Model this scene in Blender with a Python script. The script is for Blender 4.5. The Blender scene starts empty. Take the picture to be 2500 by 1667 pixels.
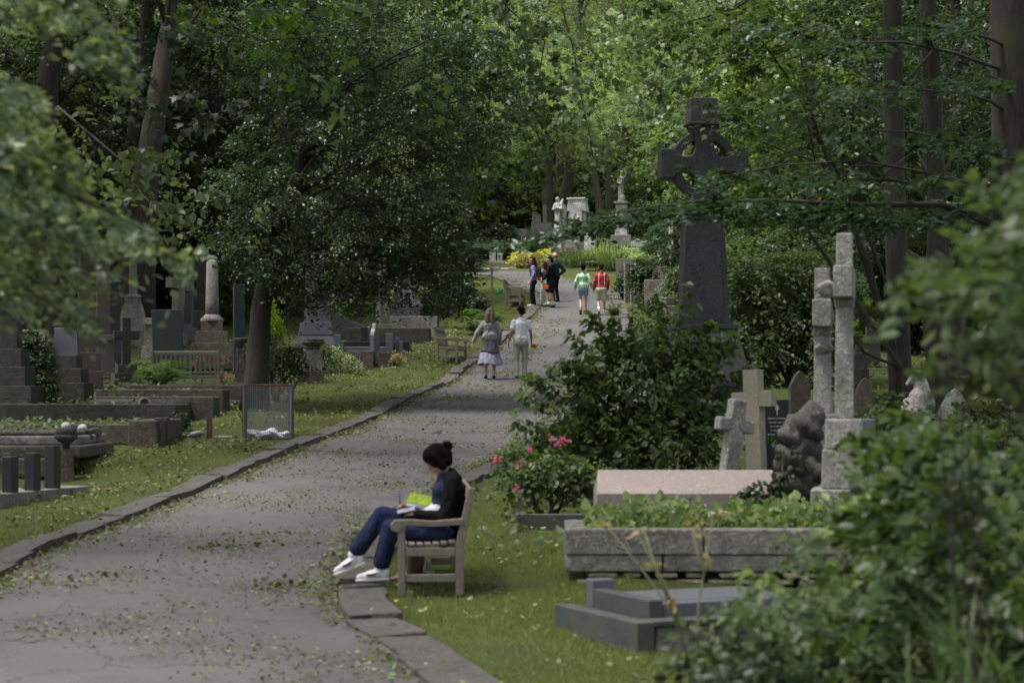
import bpy, bmesh, math, random
import numpy as np
from mathutils import Vector, Matrix, Euler
R = math.radians
SC = bpy.context.scene
COL = SC.collection
# ---------------------------------------------------------------- camera
F, CX, HY = 4861.1, 1250.0, 960.0          # 70 mm lens; photo pixels of the optical axis / eye level
cam = bpy.data.cameras.new('camera')
camo = bpy.data.objects.new('camera', cam); COL.objects.link(camo)
camo.location = (0, 0, 0); camo.rotation_euler = (R(90), 0, 0)
cam.sensor_width = 36; cam.lens = 70; cam.clip_start = 0.2; cam.clip_end = 1500
cam.shift_y = (HY - 833.5) / 2500.0
cam.dof.use_dof = True; cam.dof.focus_distance = 70.0; cam.dof.aperture_fstop = 2.8
SC.camera = camo
# ---------------------------------------------------------------- sky, sun, exposure
SUN_EL, SUN_AZ = 70.0, 250.0                # high sun behind thin cloud, from the left
w = bpy.data.worlds.new('World'); SC.world = w; w.use_nodes = True
nt = w.node_tree; nt.nodes.clear()
sky = nt.nodes.new('ShaderNodeTexSky'); sky.sky_type = 'NISHITA'; sky.sun_disc = False
sky.sun_elevation = R(SUN_EL); sky.sun_rotation = R(SUN_AZ); sky.air_density = 1.0; sky.dust_density = 3.0; sky.ozone_density = 1.0
hs = nt.nodes.new('ShaderNodeHueSaturation'); hs.inputs['Saturation'].default_value = 0.42
bg = nt.nodes.new('ShaderNodeBackground'); bg.inputs['Strength'].default_value = 0.12
wo = nt.nodes.new('ShaderNodeOutputWorld')
nt.links.new(sky.outputs[0], hs.inputs['Color']); nt.links.new(hs.outputs[0], bg.inputs[0]); nt.links.new(bg.outputs[0], wo.inputs[0])
sl = bpy.data.lights.new('sun', 'SUN'); sl.energy = 2.6; sl.angle = R(13); sl.color = (1.0, 0.96, 0.9)
so = bpy.data.objects.new('sun', sl); COL.objects.link(so)
_sd = Vector((math.sin(R(SUN_AZ)) * math.cos(R(SUN_EL)), math.cos(R(SUN_AZ)) * math.cos(R(SUN_EL)), math.sin(R(SUN_EL))))
so.rotation_euler = _sd.to_track_quat('Z', 'Y').to_euler(); so.location = (0, 0, 60)
SC.view_settings.view_transform = 'Standard'; SC.view_settings.look = 'None'
SC.view_settings.exposure = 1.32; SC.view_settings.gamma = 1.0; SC.view_settings.use_curve_mapping = False
SC.render.engine = 'CYCLES'
SC.cycles.use_denoising = True
try: SC.cycles.denoiser = 'OPENIMAGEDENOISE'
except Exception: pass
SC.cycles.max_bounces = 6; SC.cycles.diffuse_bounces = 4; SC.cycles.glossy_bounces = 2
SC.cycles.transmission_bounces = 4; SC.cycles.transparent_max_bounces = 4
SC.cycles.use_adaptive_sampling = True; SC.cycles.adaptive_threshold = 0.02
rng = np.random.default_rng(7); rnd = random.Random(5)
# ---------------------------------------------------------------- placing
def W(px, py, d): return Vector(((px - CX) * d / F, d, (HY - py) * d / F))
def X(px, d): return (px - CX) * d / F
def Z(py, d): return (HY - py) * d / F
_py = [-60, 0, 8, 13, 17.2, 25, 35, 48, 58, 70.4, 80, 90, 93, 96, 100, 110, 130, 160, 200, 260, 330, 400]
_pz = [-1.9, -1.95, -1.95, -1.88, -1.767, -1.40, -0.72, 0.317, 1.4, 3.0, 4.25, 5.4, 5.75, 6.5, 7.2, 9, 13.5, 22, 36, 62, 92, 118]
_ty = np.arange(-60, 400, 0.25); _tz = np.interp(_ty, _py, _pz)
_k = np.ones(13) / 13.0; _tz = np.convolve(np.pad(_tz, 6, mode='edge'), _k, 'valid')
def prof(y): return np.interp(y, _ty, _tz)
_dd = np.arange(9, 93, 0.1); _pp = HY - prof(_dd) * F / _dd
def D(py): return float(np.interp(-py, -_pp, _dd))          # distance at which the ground shows on photo row py
_L = [(0, 1414), (106, 1350), (330, 1265), (500, 1196), (733, 1095), (914, 1026), (1000, 978), (1100, 937), (1136, 906), (1162, 888), (1225, 841), (1243, 825), (1294, 779), (1316, 752), (1321, 725), (1300, 714), (1279, 705), (1245, 689), (1216, 676), (1150, 668)]
_Rr = [(1031, 1658), (935, 1573), (850, 1531), (824, 1478), (818, 1403), (900, 1300), (1075, 1195), (1165, 1150), (1250, 1105), (1330, 1040), (1400, 970), (1450, 900), (1490, 840), (1504, 796), (1504, 770), (1500, 743), (1486, 725), (1448, 700), (1410, 689), (1375, 678), (1350, 670)]
_ld = [D(p[1]) for p in _L]; _lx = [X(p[0], D(p[1])) for p in _L]
_rd = [D(p[1]) for p in _Rr]; _rx = [X(p[0], D(p[1])) for p in _Rr]
_ld = [-30, 8] + _ld + [92.0]; _lx = [-5.0, -5.0] + _lx + [-14.0]
_rd = [-30, 8, 11] + _rd + [92.5]; _rx = [1.2, 0.6, -0.05] + _rx + [1.0]
def xl(y): return np.interp(y, _ld, _lx)
def xr(y): return np.interp(y, _rd, _rx)
def hgt(x, y):
    x = np.asarray(x, float); y = np.asarray(y, float)
    b = 0.05 * np.sin(x * 1.3 + y * 0.7) + 0.04 * np.sin(x * 0.6 - y * 1.1 + 1) + 0.03 * np.sin(x * 2.3 + 2 * np.sin(y * .9))
    m = np.clip(np.maximum(xl(y) - 0.7 - x, x - xr(y) - 0.7) / 2.0, 0, 1)
    side = 0.035 * np.maximum(np.abs(x) - 14, 0)
    return prof(y) + b * m + side
def H(x, y): return float(hgt(x, y))
# ---------------------------------------------------------------- mesh building
class MB:
    def __init__(s): s.v = []; s.f = []
    def add(s, v, f, M=None):
        o = len(s.v)
        s.v += [tuple(M @ Vector(p)) if M else tuple(p) for p in v]; s.f += [tuple(i + o for i in q) for q in f]; return s
    def box(s, cx, cy, cz, sx, sy, sz, M=None):
        return s.fru(cz - sz / 2, cz + sz / 2, sx, sy, sx, sy, cx, cy, M)
    def fru(s, z0, z1, w0, d0, w1, d1, cx=0, cy=0, M=None):
        v = []
        for z, a, b in ((z0, w0, d0), (z1, w1, d1)):
            v += [(cx - a / 2, cy - b / 2, z), (cx + a / 2, cy - b / 2, z), (cx + a / 2, cy + b / 2, z), (cx - a / 2, cy + b / 2, z)]
        return s.add(v, [(3, 2, 1, 0), (4, 5, 6, 7), (0, 1, 5, 4), (1, 2, 6, 5), (2, 3, 7, 6), (3, 0, 4, 7)], M)
    def prism(s, pts, y0, y1, M=None):       # outline in x,z extruded along y
        n = len(pts)
        v = [(p[0], y0, p[1]) for p in pts] + [(p[0], y1, p[1]) for p in pts]
        return s.add(v, [tuple(range(n)), tuple(range(2 * n - 1, n - 1, -1))] + [(i, i + n, (i + 1) % n + n, (i + 1) % n) for i in range(n)], M)
    def lathe(s, prof, n=14, cx=0, cy=0, M=None):
        v = []; f = []; m = len(prof)
        for r, z in prof:
            for k in range(n):
                a = 2 * math.pi * k / n; v.append((cx + r * math.cos(a), cy + r * math.sin(a), z))
        for i in range(m - 1):
            for k in range(n): f.append((i * n + k, i * n + (k + 1) % n, (i + 1) * n + (k + 1) % n, (i + 1) * n + k))
        f += [tuple(range(n - 1, -1, -1)), tuple((m - 1) * n + k for k in range(n))]
        return s.add(v, f, M)
    def tube(s, pts, rad, n=6, M=None):
        pts = [Vector([float(q) for q in p]) for p in pts]; v = []; f = []; m = len(pts)
        rad = [float(q) for q in rad] if hasattr(rad, "__len__") else [float(rad)] * m
        ref = Vector((0.31, 0.87, 0.38)).normalized()
        for i, p in enumerate(pts):
            t = (pts[min(i + 1, m - 1)] - pts[max(i - 1, 0)]).normalized()
            a = t.cross(ref).normalized(); b = t.cross(a)
            for k in range(n):
                an = 2 * math.pi * k / n; v.append(p + rad[i] * (math.cos(an) * a + math.sin(an) * b))
        for i in range(m - 1):
            for k in range(n): f.append((i * n + k, (i + 1) * n + k, (i + 1) * n + (k + 1) % n, i * n + (k + 1) % n))
        f += [tuple(range(n)), tuple((m - 1) * n + k for k in range(n - 1, -1, -1))]
        return s.add(v, f, M)
    def mesh(s, name):
        me = bpy.data.meshes.new(name); me.from_pydata(s.v, [], s.f); me.update(); return me
    def build(s, name, mat, parent=None, bevel=0.0, smooth=False, label=None):
        return link(name, s.mesh(name), mat, parent, bevel, smooth, label)
def link(name, me, mat, parent=None, bevel=0.0, smooth=False, label=None):
    if mat is not None and len(me.materials) == 0: me.materials.append(mat)
    o = bpy.data.objects.new(name, me); COL.objects.link(o)
    if parent: o.parent = parent
    if smooth: me.shade_smooth()
    if bevel:
        b = o.modifiers.new('bevel', 'BEVEL'); b.width = bevel; b.segments = 2; b.limit_method = 'ANGLE'; b.angle_limit = R(35)
    if label: o['label'] = label
    return o
def tag(o, label, cat, group=None, kind=None):
    if label: o['label'] = label
    if cat: o['category'] = cat
    if group: o['group'] = group
    if kind: o['kind'] = kind
    return o
def thing(name, label, cat, loc=(0, 0, 0), rz=0.0, group=None):
    o = bpy.data.objects.new(name, None); COL.objects.link(o); o.empty_display_size = .2
    o.location = loc; o.rotation_euler = (0, 0, rz)
    return tag(o, label, cat, group)
def structure(name, loc=(0, 0, 0)):
    o = bpy.data.objects.new(name, None); COL.objects.link(o); o.location = loc; o['kind'] = 'structure'; return o
def copy_tree(o, parent=None):
    c = o.copy(); COL.objects.link(c); c.parent = parent
    for ch in o.children: copy_tree(ch, c)
    return c
def dup(o, loc, rz=0, label=None, sc=1.0, group=None):
    c = copy_tree(o); c.location = loc; c.rotation_euler = (0, 0, rz); c.scale = (sc, sc, sc) if not hasattr(sc, '__len__') else sc
    if label: c['label'] = label
    if group: c['group'] = group
    return c
def npmesh(name, V, Fc):                      # V (n,3), Fc (m,k) index array
    me = bpy.data.meshes.new(name); m, k = Fc.shape
    me.vertices.add(len(V)); me.vertices.foreach_set('co', np.ascontiguousarray(V, np.float32).ravel())
    me.loops.add(m * k); me.loops.foreach_set('vertex_index', np.ascontiguousarray(Fc, np.int32).ravel())
    me.polygons.add(m); me.polygons.foreach_set('loop_start', np.arange(0, m * k, k, dtype=np.int32))
    try: me.polygons.foreach_set('loop_total', np.full(m, k, np.int32))
    except Exception: pass
    me.update(calc_edges=True); return me
# ---------------------------------------------------------------- leaves
T_OVAL = (np.array([(0, 0, 0), (.30, .32, .06), (.22, .72, .05), (0, 1, -.06), (-.22, .72, .05), (-.30, .32, .06), (0, .5, 0)]), np.array([(0, 1, 6), (1, 2, 6), (2, 3, 6), (3, 4, 6), (4, 5, 6), (5, 0, 6)]))
T_DIA = (np.array([(0, 0, 0), (.34, .42, .08), (0, 1, -.05), (-.34, .42, .08)]), np.array([(0, 1, 2), (0, 2, 3)]))
T_NARROW = (np.array([(0, 0, 0), (.15, .45, .04), (0, 1, -.10), (-.15, .45, .04)]), np.array([(0, 1, 2), (0, 2, 3)]))
def _lobed():
    a = [(-.0, 0), (.42, .02), (.30, .25), (.62, .50), (.27, .52), (0, 1.0), (-.27, .52), (-.62, .50), (-.30, .25), (-.42, .02)]
    v = [(x, y, .10 * abs(x) - .12 * y * y) for x, y in a] + [(0, .32, 0)]
    return np.array(v), np.array([(i, (i + 1) % 10, 10) for i in range(10)])
T_LOBED = _lobed()
T_RAG = (np.array([(0, 0, 0), (.36, .3, .10), (.2, .62, -.02), (.05, 1, .1), (-.3, .66, .04), (-.38, .28, -.05)]), np.array([(0, 1, 2), (0, 2, 3), (0, 3, 4), (0, 4, 5)]))
T_BLADE = (np.array([(-.045, 0, 0), (.045, 0, 0), (.03, .55, .06), (0, 1, .28), (-.03, .55, .06)]), np.array([(0, 1, 2), (0, 2, 4), (2, 3, 4)]))
def _n(a): return a / np.maximum(np.linalg.norm(a, axis=1, keepdims=True), 1e-9)
def leaves(name, P, N, size, T, tdir=None, r=rng):
    n = len(P); N = _n(N)
    t = r.normal(size=(n, 3)) if tdir is None else tdir
    t = _n(t - N * (t * N).sum(1, keepdims=True)); b = np.cross(t, N)
    tv, tf = T; size = np.broadcast_to(np.asarray(size, float), (n,))[:, None, None]
    V = P[:, None, :] + size * (tv[None, :, 0:1] * b[:, None] + tv[None, :, 1:2] * t[:, None] + tv[None, :, 2:3] * N[:, None])
    Fc = (np.arange(n)[:, None, None] * len(tv) + tf[None]).reshape(-1, 3)
    return npmesh(name, V.reshape(-1, 3), Fc)
def sprays(C, O, r, m, sr=0.5, droop=0.35, up=0.8, jit=0.35):
    """leaf positions and normals of flat drooping sprays centred at C and growing outward along O"""
    k = len(C); N0 = _n(np.array([0, 0, up]) + O * (1 - up) * 1.2 + r.normal(size=(k, 3)) * .22)
    t = _n(O + np.array([0, 0, -droop]) + r.normal(size=(k, 3)) * .15); t = _n(t - N0 * (t * N0).sum(1, keepdims=True)); b = np.cross(N0, t)
    u = r.normal(size=(k, m, 1)) * .55; v = r.normal(size=(k, m, 1)) * .38
    srr = sr * r.uniform(.6, 1.35, size=(k, 1, 1))
    P = C[:, None] + srr * (u * t[:, None] + v * b[:, None] + r.normal(size=(k, m, 1)) * .10 * N0[:, None])
    P[:, :, 2] -= (srr * droop * (u * u + v * v))[:, :, 0]
    N = N0[:, None] + r.normal(size=(k, m, 3)) * jit
    T = t[:, None] + r.normal(size=(k, m, 3)) * .6
    return P.reshape(-1, 3), N.reshape(-1, 3), T.reshape(-1, 3)
def shell(r, k, blobs, lo=.5):
    """spray centres and outward directions in a set of ellipsoids (cx,cy,cz,rx,ry,rz)"""
    B = np.array(blobs, float); wt = (B[:, 3] * B[:, 4] + B[:, 3] * B[:, 5] + B[:, 4] * B[:, 5]); wt /= wt.sum()
    i = r.choice(len(B), k, p=wt); d = _n(r.normal(size=(k, 3)))
    rad = (lo + (1 - lo) * r.uniform(0, 1, (k, 1)) ** .6)
    C = B[i, :3] + d * rad * B[i, 3:6]; O = _n(d / B[i, 3:6] * B[i, 3:6].mean(1, keepdims=True)); return C, O
def px_fill(r, n, poly, d0, d1):
    """random points whose outline seen from the path is a polygon, spread over the distances d0..d1"""
    poly = np.array(poly, float); lo = poly.min(0); hi = poly.max(0); out = []
    while len(out) < n:
        q = r.uniform(lo, hi, (n, 2)); ins = np.zeros(n, bool); j = len(poly) - 1
        for i in range(len(poly)):
            a, b = poly[i], poly[j]
            c = ((a[1] > q[:, 1]) != (b[1] > q[:, 1])) & (q[:, 0] < (b[0] - a[0]) * (q[:, 1] - a[1]) / (b[1] - a[1] + 1e-9) + a[0]); ins ^= c; j = i
        out += list(q[ins])
    q = np.array(out[:n]); d = r.uniform(d0, d1, n); dm = (d0 + d1) / 2
    return np.stack([(q[:, 0] - CX) * dm / F, d, (HY - q[:, 1]) * dm / F], 1)
# ---------------------------------------------------------------- materials
def newmat(name):
    m = bpy.data.materials.new(name); m.use_nodes = True; n = m.node_tree; n.nodes.clear()
    out = n.nodes.new('ShaderNodeOutputMaterial'); b = n.nodes.new('ShaderNodeBsdfPrincipled'); n.links.new(b.outputs[0], out.inputs[0])
    return m, n, b, out
def rgb(c): return (c[0], c[1], c[2], 1)
def noise(n, vec, scale, detail=4, rough=.6):
    t = n.nodes.new('ShaderNodeTexNoise'); t.inputs['Scale'].default_value = scale; t.inputs['Detail'].default_value = detail; t.inputs['Roughness'].default_value = rough
    n.links.new(vec, t.inputs['Vector']); return t.outputs['Fac']
def ramp(n, fac, stops):
    r = n.nodes.new('ShaderNodeValToRGB'); e = r.color_ramp.elements
    while len(e) < len(stops): e.new(.5)
    for i, (p, c) in enumerate(stops): e[i].position = p; e[i].color = rgb(c) if hasattr(c, '__len__') else (c, c, c, 1)
    n.links.new(fac, r.inputs[0]); return r.outputs[0]
def mix(n, fac, a, b, mode='MIX'):
    m = n.nodes.new('ShaderNodeMix'); m.data_type = 'RGBA'; m.blend_type = mode
    for k, s in ((0, fac), (6, a), (7, b)):
        if hasattr(s, 'is_linked') or hasattr(s, 'node'): n.links.new(s, m.inputs[k])
        elif k == 0: m.inputs[0].default_value = s
        else: m.inputs[k].default_value = rgb(s)
    return m.outputs[2]
def coords(n, world=False):
    if world:
        return n.nodes.new('ShaderNodeNewGeometry').outputs['Position']
    tc = n.nodes.new('ShaderNodeTexCoord'); oi = n.nodes.new('ShaderNodeObjectInfo'); a = n.nodes.new('ShaderNodeVectorMath'); a.operation = 'ADD'
    mu = n.nodes.new('ShaderNodeMath'); mu.operation = 'MULTIPLY'; mu.inputs[1].default_value = 37.0
    n.links.new(oi.outputs['Random'], mu.inputs[0]); n.links.new(tc.outputs['Object'], a.inputs[0]); n.links.new(mu.outputs[0], a.inputs[1]); return a.outputs[0]
def bump(n, b, h, st, dist=.02):
    bp = n.nodes.new('ShaderNodeBump'); bp.inputs['Strength'].default_value = st; bp.inputs['Distance'].default_value = dist
    n.links.new(h, bp.inputs['Height']); n.links.new(bp.outputs[0], b.inputs['Normal'])
def m_stone(name, c, dark=.45, moss=(.07, .085, .035), mossamt=.5, lichen=.25, rough=.9, bs=.5):
    m, n, b, o = newmat(name); v = coords(n)
    n1 = noise(n, v, 2.2, 6, .65); n2 = noise(n, v, 30, 4, .7); n3 = noise(n, v, 7, 5, .6)
    base = mix(n, ramp(n, n1, [(.32, 0), (.68, 1)]), tuple(x * dark for x in c), c)
    base = mix(n, ramp(n, n3, [(.62 - .2 * mossamt, 0), (.72, mossamt)]), base, moss)
    base = mix(n, ramp(n, n2, [(.3, .6), (.7, 1.15)]), base, base, 'MIX') if False else base
    lv = n.nodes.new('ShaderNodeTexVoronoi'); lv.inputs['Scale'].default_value = 9; n.links.new(v, lv.inputs['Vector'])
    ms = n.nodes.new('ShaderNodeMath'); ms.operation = 'MULTIPLY'
    n.links.new(ramp(n, lv.outputs['Distance'], [(.12, 1), (.24, 0)]), ms.inputs[0]); n.links.new(ramp(n, n3, [(.5, 0), (.6, lichen)]), ms.inputs[1])
    base = mix(n, ms.outputs[0], base, tuple(min(.6, x * 1.9 + .06) for x in c))
    mp = n.nodes.new('ShaderNodeMapping'); mp.inputs['Scale'].default_value = (7, 7, .9); n.links.new(v, mp.inputs[0])
    st = noise(n, mp.outputs[0], 1.0, 5, .65); n5 = noise(n, v, 13, 5, .75)
    base = mix(n, ramp(n, st, [(.5, 0), (.68, .6)]), base, tuple(x * .38 for x in c))
    base = mix(n, ramp(n, n5, [(.52, 0), (.66, .55)]), base, tuple(min(.7, x * 1.55 + .015) for x in c))
    mul = n.nodes.new('ShaderNodeMix'); mul.data_type = 'RGBA'; mul.blend_type = 'MULTIPLY'; mul.inputs[0].default_value = 1
    n.links.new(base, mul.inputs[6]); n.links.new(ramp(n, n2, [(.3, .5), (.7, 1.15)]), mul.inputs[7])
    n.links.new(mul.outputs[2], b.inputs['Base Color']); b.inputs['Roughness'].default_value = rough
    ad = n.nodes.new('ShaderNodeMath'); ad.operation = 'ADD'; n.links.new(n2, ad.inputs[0]); n.links.new(n5, ad.inputs[1])
    bump(n, b, ad.outputs[0], min(1, bs * 1.5), .025); return m
def m_granite(name, c, c2, rough=.35, scale=90, bs=.05, dirt=None, da=.6):
    m, n, b, o = newmat(name); v = coords(n); n1 = noise(n, v, scale, 3, .8); n2 = noise(n, v, 1.7, 5, .6)
    k = mix(n, ramp(n, n1, [(.42, 0), (.60, 1)]), c, c2)
    k = mix(n, ramp(n, n2, [(.45, 0), (.75, .45)]), k, tuple(.45 * x + .03 for x in c))
    if dirt:
        n3 = noise(n, v, 3.2, 6, .7); n4 = noise(n, v, 19, 4, .7)
        k = mix(n, ramp(n, n3, [(.42, 0), (.62, da)]), k, dirt); k = mix(n, ramp(n, n4, [(.60, 0), (.70, .5)]), k, tuple(min(.5, x * 2.2 + .05) for x in c)); k = mix(n, ramp(n, n4, [(.28, .5), (.38, 0)]), k, tuple(x * .4 for x in c))
    n.links.new(k, b.inputs['Base Color']); b.inputs['Roughness'].default_value = rough; bump(n, b, n1, bs, .004); return m
def m_leaf(name, a, bcol, trans=.45, gl=.35, old=None):
    m, n, b, o = newmat(name); g = n.nodes.new('ShaderNodeNewGeometry'); rn = g.outputs['Random Per Island']
    st = [(0, a), (.85, bcol)] + ([(1.0, old)] if old else [])
    c = ramp(n, rn, st)
    oi = n.nodes.new('ShaderNodeObjectInfo'); hv = n.nodes.new('ShaderNodeHueSaturation'); n.links.new(c, hv.inputs['Color'])
    mr = n.nodes.new('ShaderNodeMapRange'); mr.inputs[3].default_value = .8; mr.inputs[4].default_value = 1.2; n.links.new(oi.outputs['Random'], mr.inputs[0]); n.links.new(mr.outputs[0], hv.inputs['Value'])
    c = hv.outputs[0]
    n.links.new(c, b.inputs['Base Color']); b.inputs['Roughness'].default_value = gl; b.inputs['Specular IOR Level'].default_value = .28
    t = n.nodes.new('ShaderNodeBsdfTranslucent'); tc = mix(n, 1.0, c, (1.4, 1.5, .65), 'MULTIPLY'); n.links.new(tc, t.inputs[0])
    ms = n.nodes.new('ShaderNodeMixShader'); ms.inputs[0].default_value = trans; n.links.new(b.outputs[0], ms.inputs[1]); n.links.new(t.outputs[0], ms.inputs[2]); n.links.new(ms.outputs[0], o.inputs[0]); return m
def m_bark(name, c, c2):
    m, n, b, o = newmat(name); v = coords(n); mp = n.nodes.new('ShaderNodeMapping'); mp.inputs['Scale'].default_value = (9, 9, 1.6); n.links.new(v, mp.inputs[0])
    n1 = noise(n, mp.outputs[0], 1.6, 6, .7); n2 = noise(n, v, 1.2, 3, .5)
    k = mix(n, ramp(n, n1, [(.35, 0), (.65, 1)]), c, c2); k = mix(n, ramp(n, n2, [(.5, 0), (.65, .6)]), k, (.045, .05, .025))
    n.links.new(k, b.inputs['Base Color']); b.inputs['Roughness'].default_value = .95; bump(n, b, n1, .8, .03); return m
def m_plain(name, c, rough=.7, metal=0, var=.18, scale=25, bs=.1, spec=.5):
    m, n, b, o = newmat(name); v = coords(n); n1 = noise(n, v, scale, 4, .6)
    k = mix(n, ramp(n, n1, [(.3, 0), (.7, 1)]), tuple(x * (1 - var) for x in c), tuple(min(1, x * (1 + var)) for x in c))
    n.links.new(k, b.inputs['Base Color']); b.inputs['Roughness'].default_value = rough; b.inputs['Metallic'].default_value = metal; b.inputs['Specular IOR Level'].default_value = spec
    bump(n, b, n1, bs, .01); return m
def m_wood(name, c):
    m, n, b, o = newmat(name); v = coords(n); mp = n.nodes.new('ShaderNodeMapping'); mp.inputs['Scale'].default_value = (18, 18, 18); n.links.new(v, mp.inputs[0])
    n1 = noise(n, mp.outputs[0], 1.3, 5, .7); n2 = noise(n, v, 2.5, 4, .6)
    k = mix(n, ramp(n, n1, [(.3, 0), (.7, 1)]), tuple(x * .6 for x in c), c); k = mix(n, ramp(n, n2, [(.45, 0), (.7, .45)]), k, (c[0] * .55, c[1] * .62, c[2] * .5))
    n.links.new(k, b.inputs['Base Color']); b.inputs['Roughness'].default_value = .85; bump(n, b, n1, .4, .006); return m
M = {}
M['brown'] = m_stone('brown_sandstone', (.112, .092, .072), .5, (.045, .048, .026), .6, .12)
M['dark'] = m_stone('dark_weathered_stone', (.062, .057, .048), .5, (.042, .05, .026), .7, .15)
M['grey'] = m_stone('grey_limestone', (.27, .255, .235), .5, (.09, .10, .06), .5, .3)
M['pale'] = m_stone('pale_limestone', (.245, .225, .19), .5, (.13, .13, .075), .5, .3)
M['white'] = m_stone('white_marble_weathered', (.74, .73, .70), .34, (.13, .13, .11), .75, .1, .7, .25)
M['rough'] = m_stone('lichened_rough_stone', (.42, .405, .37), .5, (.10, .11, .06), .5, .5, .95, .9)
M['boulder'] = m_stone('lichened_boulder', (.12, .11, .098), .45, (.06, .065, .035), .5, .95, .95, 1.0)
M['kerb'] = m_stone('kerb_stone', (.125, .112, .10), .55, (.06, .07, .035), .35, .15, .95, .6)
M['wall'] = m_stone('garden_wall_stone', (.26, .24, .205), .5, (.13, .14, .07), .4, .25, .9, .6)
M['rubble'] = m_stone('rubble_stone', (.46, .38, .25), .7, (.2, .17, .1), .3, .2)
M['planter'] = m_stone('planter_stone', (.31, .29, .255), .45, (.10, .10, .06), .5, .25)
M['redgran'] = m_granite('brown_red_granite', (.078, .058, .049), (.046, .035, .03), .55)
M['pink'] = m_granite('pink_granite', (.29, .225, .215), (.17, .125, .12), .65, 60, .1, (.19, .165, .135), .6)
M['greygran'] = m_granite('blue_grey_granite', (.125, .135, .15), (.065, .072, .084), .45)
M['blackgran'] = m_granite('black_granite', (.009, .010, .013), (.018, .02, .025), .32)
M['darkgran'] = m_granite('dark_grey_granite', (.032, .034, .037), (.062, .066, .075), .6, 70, .1, (.075, .072, .052), .75)
M['celtic'] = m_granite('dark_speckled_granite', (.012, .013, .017), (.06, .063, .078), .62, 38, .1, (.05, .055, .045), .45)
M['slate'] = m_plain('blue_slate', (.022, .029, .033), .6, 0, .2, 12)
M['wood'] = m_wood('weathered_teak', (.215, .18, .15))
M['oldwood'] = m_wood('pale_oak', (.42, .39, .29))
M['darkwood'] = m_wood('dark_mossy_wood', (.25, .225, .17))
M['redwood'] = m_wood('red_brown_post', (.12, .055, .035))
M['bark'] = m_bark('grey_brown_bark', (.040, .033, .026), (.10, .083, .066))
M['barkdark'] = m_bark('dark_bark', (.014, .012, .010), (.042, .034, .028))
M['barkred'] = m_bark('reddish_bark', (.022, .016, .013), (.050, .037, .030))
M['twig'] = m_plain('twig_bark', (.035, .03, .024), .9)
M['soil'] = m_stone('grave_soil', (.075, .06, .042), .5, (.05, .07, .025), .9, 0)
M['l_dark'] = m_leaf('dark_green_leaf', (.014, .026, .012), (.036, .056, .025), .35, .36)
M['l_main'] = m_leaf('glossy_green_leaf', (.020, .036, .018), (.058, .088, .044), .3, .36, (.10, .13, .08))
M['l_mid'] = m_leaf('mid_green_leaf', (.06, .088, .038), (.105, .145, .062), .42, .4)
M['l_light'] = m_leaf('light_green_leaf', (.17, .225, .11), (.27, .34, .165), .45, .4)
M['l_syc'] = m_leaf('sycamore_leaf', (.04, .075, .022), (.10, .155, .04), .5, .35, (.16, .20, .05))
M['l_grey'] = m_leaf('grey_green_leaf', (.06, .09, .055), (.20, .25, .15), .35, .28, (.44, .46, .22))
M['l_planter'] = m_leaf('planter_leaf', (.07, .12, .035), (.20, .27, .095), .45, .45, (.30, .31, .14))
M['l_rose'] = m_leaf('rose_leaf', (.034, .060, .022), (.085, .125, .045), .4, .38)
M['l_blue'] = m_leaf('blue_green_leaf', (.022, .045, .028), (.05, .085, .05), .35, .35)
M['l_yel'] = m_leaf('golden_leaf', (.34, .35, .06), (.60, .57, .17), .45, .6)
M['l_lime'] = m_leaf('lime_conifer_leaf', (.12, .20, .015), (.27, .36, .03), .4, .5)
M['l_var'] = m_leaf('variegated_leaf', (.12, .17, .08), (.36, .40, .24), .35, .5)
M['l_ivy'] = m_leaf('ivy_leaf', (.016, .032, .012), (.045, .075, .024), .25, .5)
M['l_fern'] = m_leaf('fern_leaf', (.05, .10, .025), (.11, .18, .045), .45, .5)
M['l_dry'] = m_leaf('dry_grass_leaf', (.25, .19, .09), (.42, .33, .17), .35, .6)
M['grass'] = m_leaf('grass_blade', (.095, .13, .034), (.215, .255, .085), .4, .7, (.34, .31, .15))
M['litter'] = m_leaf('fallen_leaf', (.07, .095, .035), (.22, .25, .125), .25, .6, (.26, .22, .07))
M['litterb'] = m_leaf('fallen_leaf_dark', (.03, .05, .015), (.12, .12, .05), .25, .55, (.14, .08, .04))
M['pinkfl'] = m_leaf('pink_petal', (.55, .04, .18), (.75, .12, .32), .3, .5)
M['redfl'] = m_leaf('red_petal', (.5, .01, .015), (.65, .03, .04), .3, .5)
M['whitefl'] = m_leaf('white_petal', (.55, .5, .52), (.7, .66, .68), .3, .5)
M['skin'] = m_plain('skin', (.48, .29, .21), .55, 0, .05, 40, .02)
M['skintan'] = m_plain('tanned_skin', (.36, .20, .135), .55, 0, .05, 40, .02)
M['metal'] = m_plain('rusty_galvanised_steel', (.07, .065, .068), .6, .4, .3, 30)
M['rust'] = m_plain('rusty_steel', (.14, .075, .05), .8, .3, .35, 30)
M['wire'] = m_plain('grey_wire', (.20, .20, .22), .6, .2)
M['bag'] = m_plain('white_plastic_film', (.62, .66, .72), .35, 0, .06, 12)
def cloth(name, c, rough=.95):
    m, n, b, o = newmat(name); v = coords(n); mp = n.nodes.new('ShaderNodeMapping'); mp.inputs['Scale'].default_value = (9, 9, 5); n.links.new(v, mp.inputs[0])
    f = noise(n, mp.outputs[0], 1.0, 3, .55); w_ = noise(n, v, 60, 2, .6)
    k = mix(n, ramp(n, w_, [(.3, 0), (.7, 1)]), tuple(x * .86 for x in c), tuple(min(1, x * 1.1) for x in c))
    n.links.new(k, b.inputs['Base Color']); b.inputs['Roughness'].default_value = rough; b.inputs['Specular IOR Level'].default_value = .06
    bump(n, b, f, 1.0, .07); return m
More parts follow.
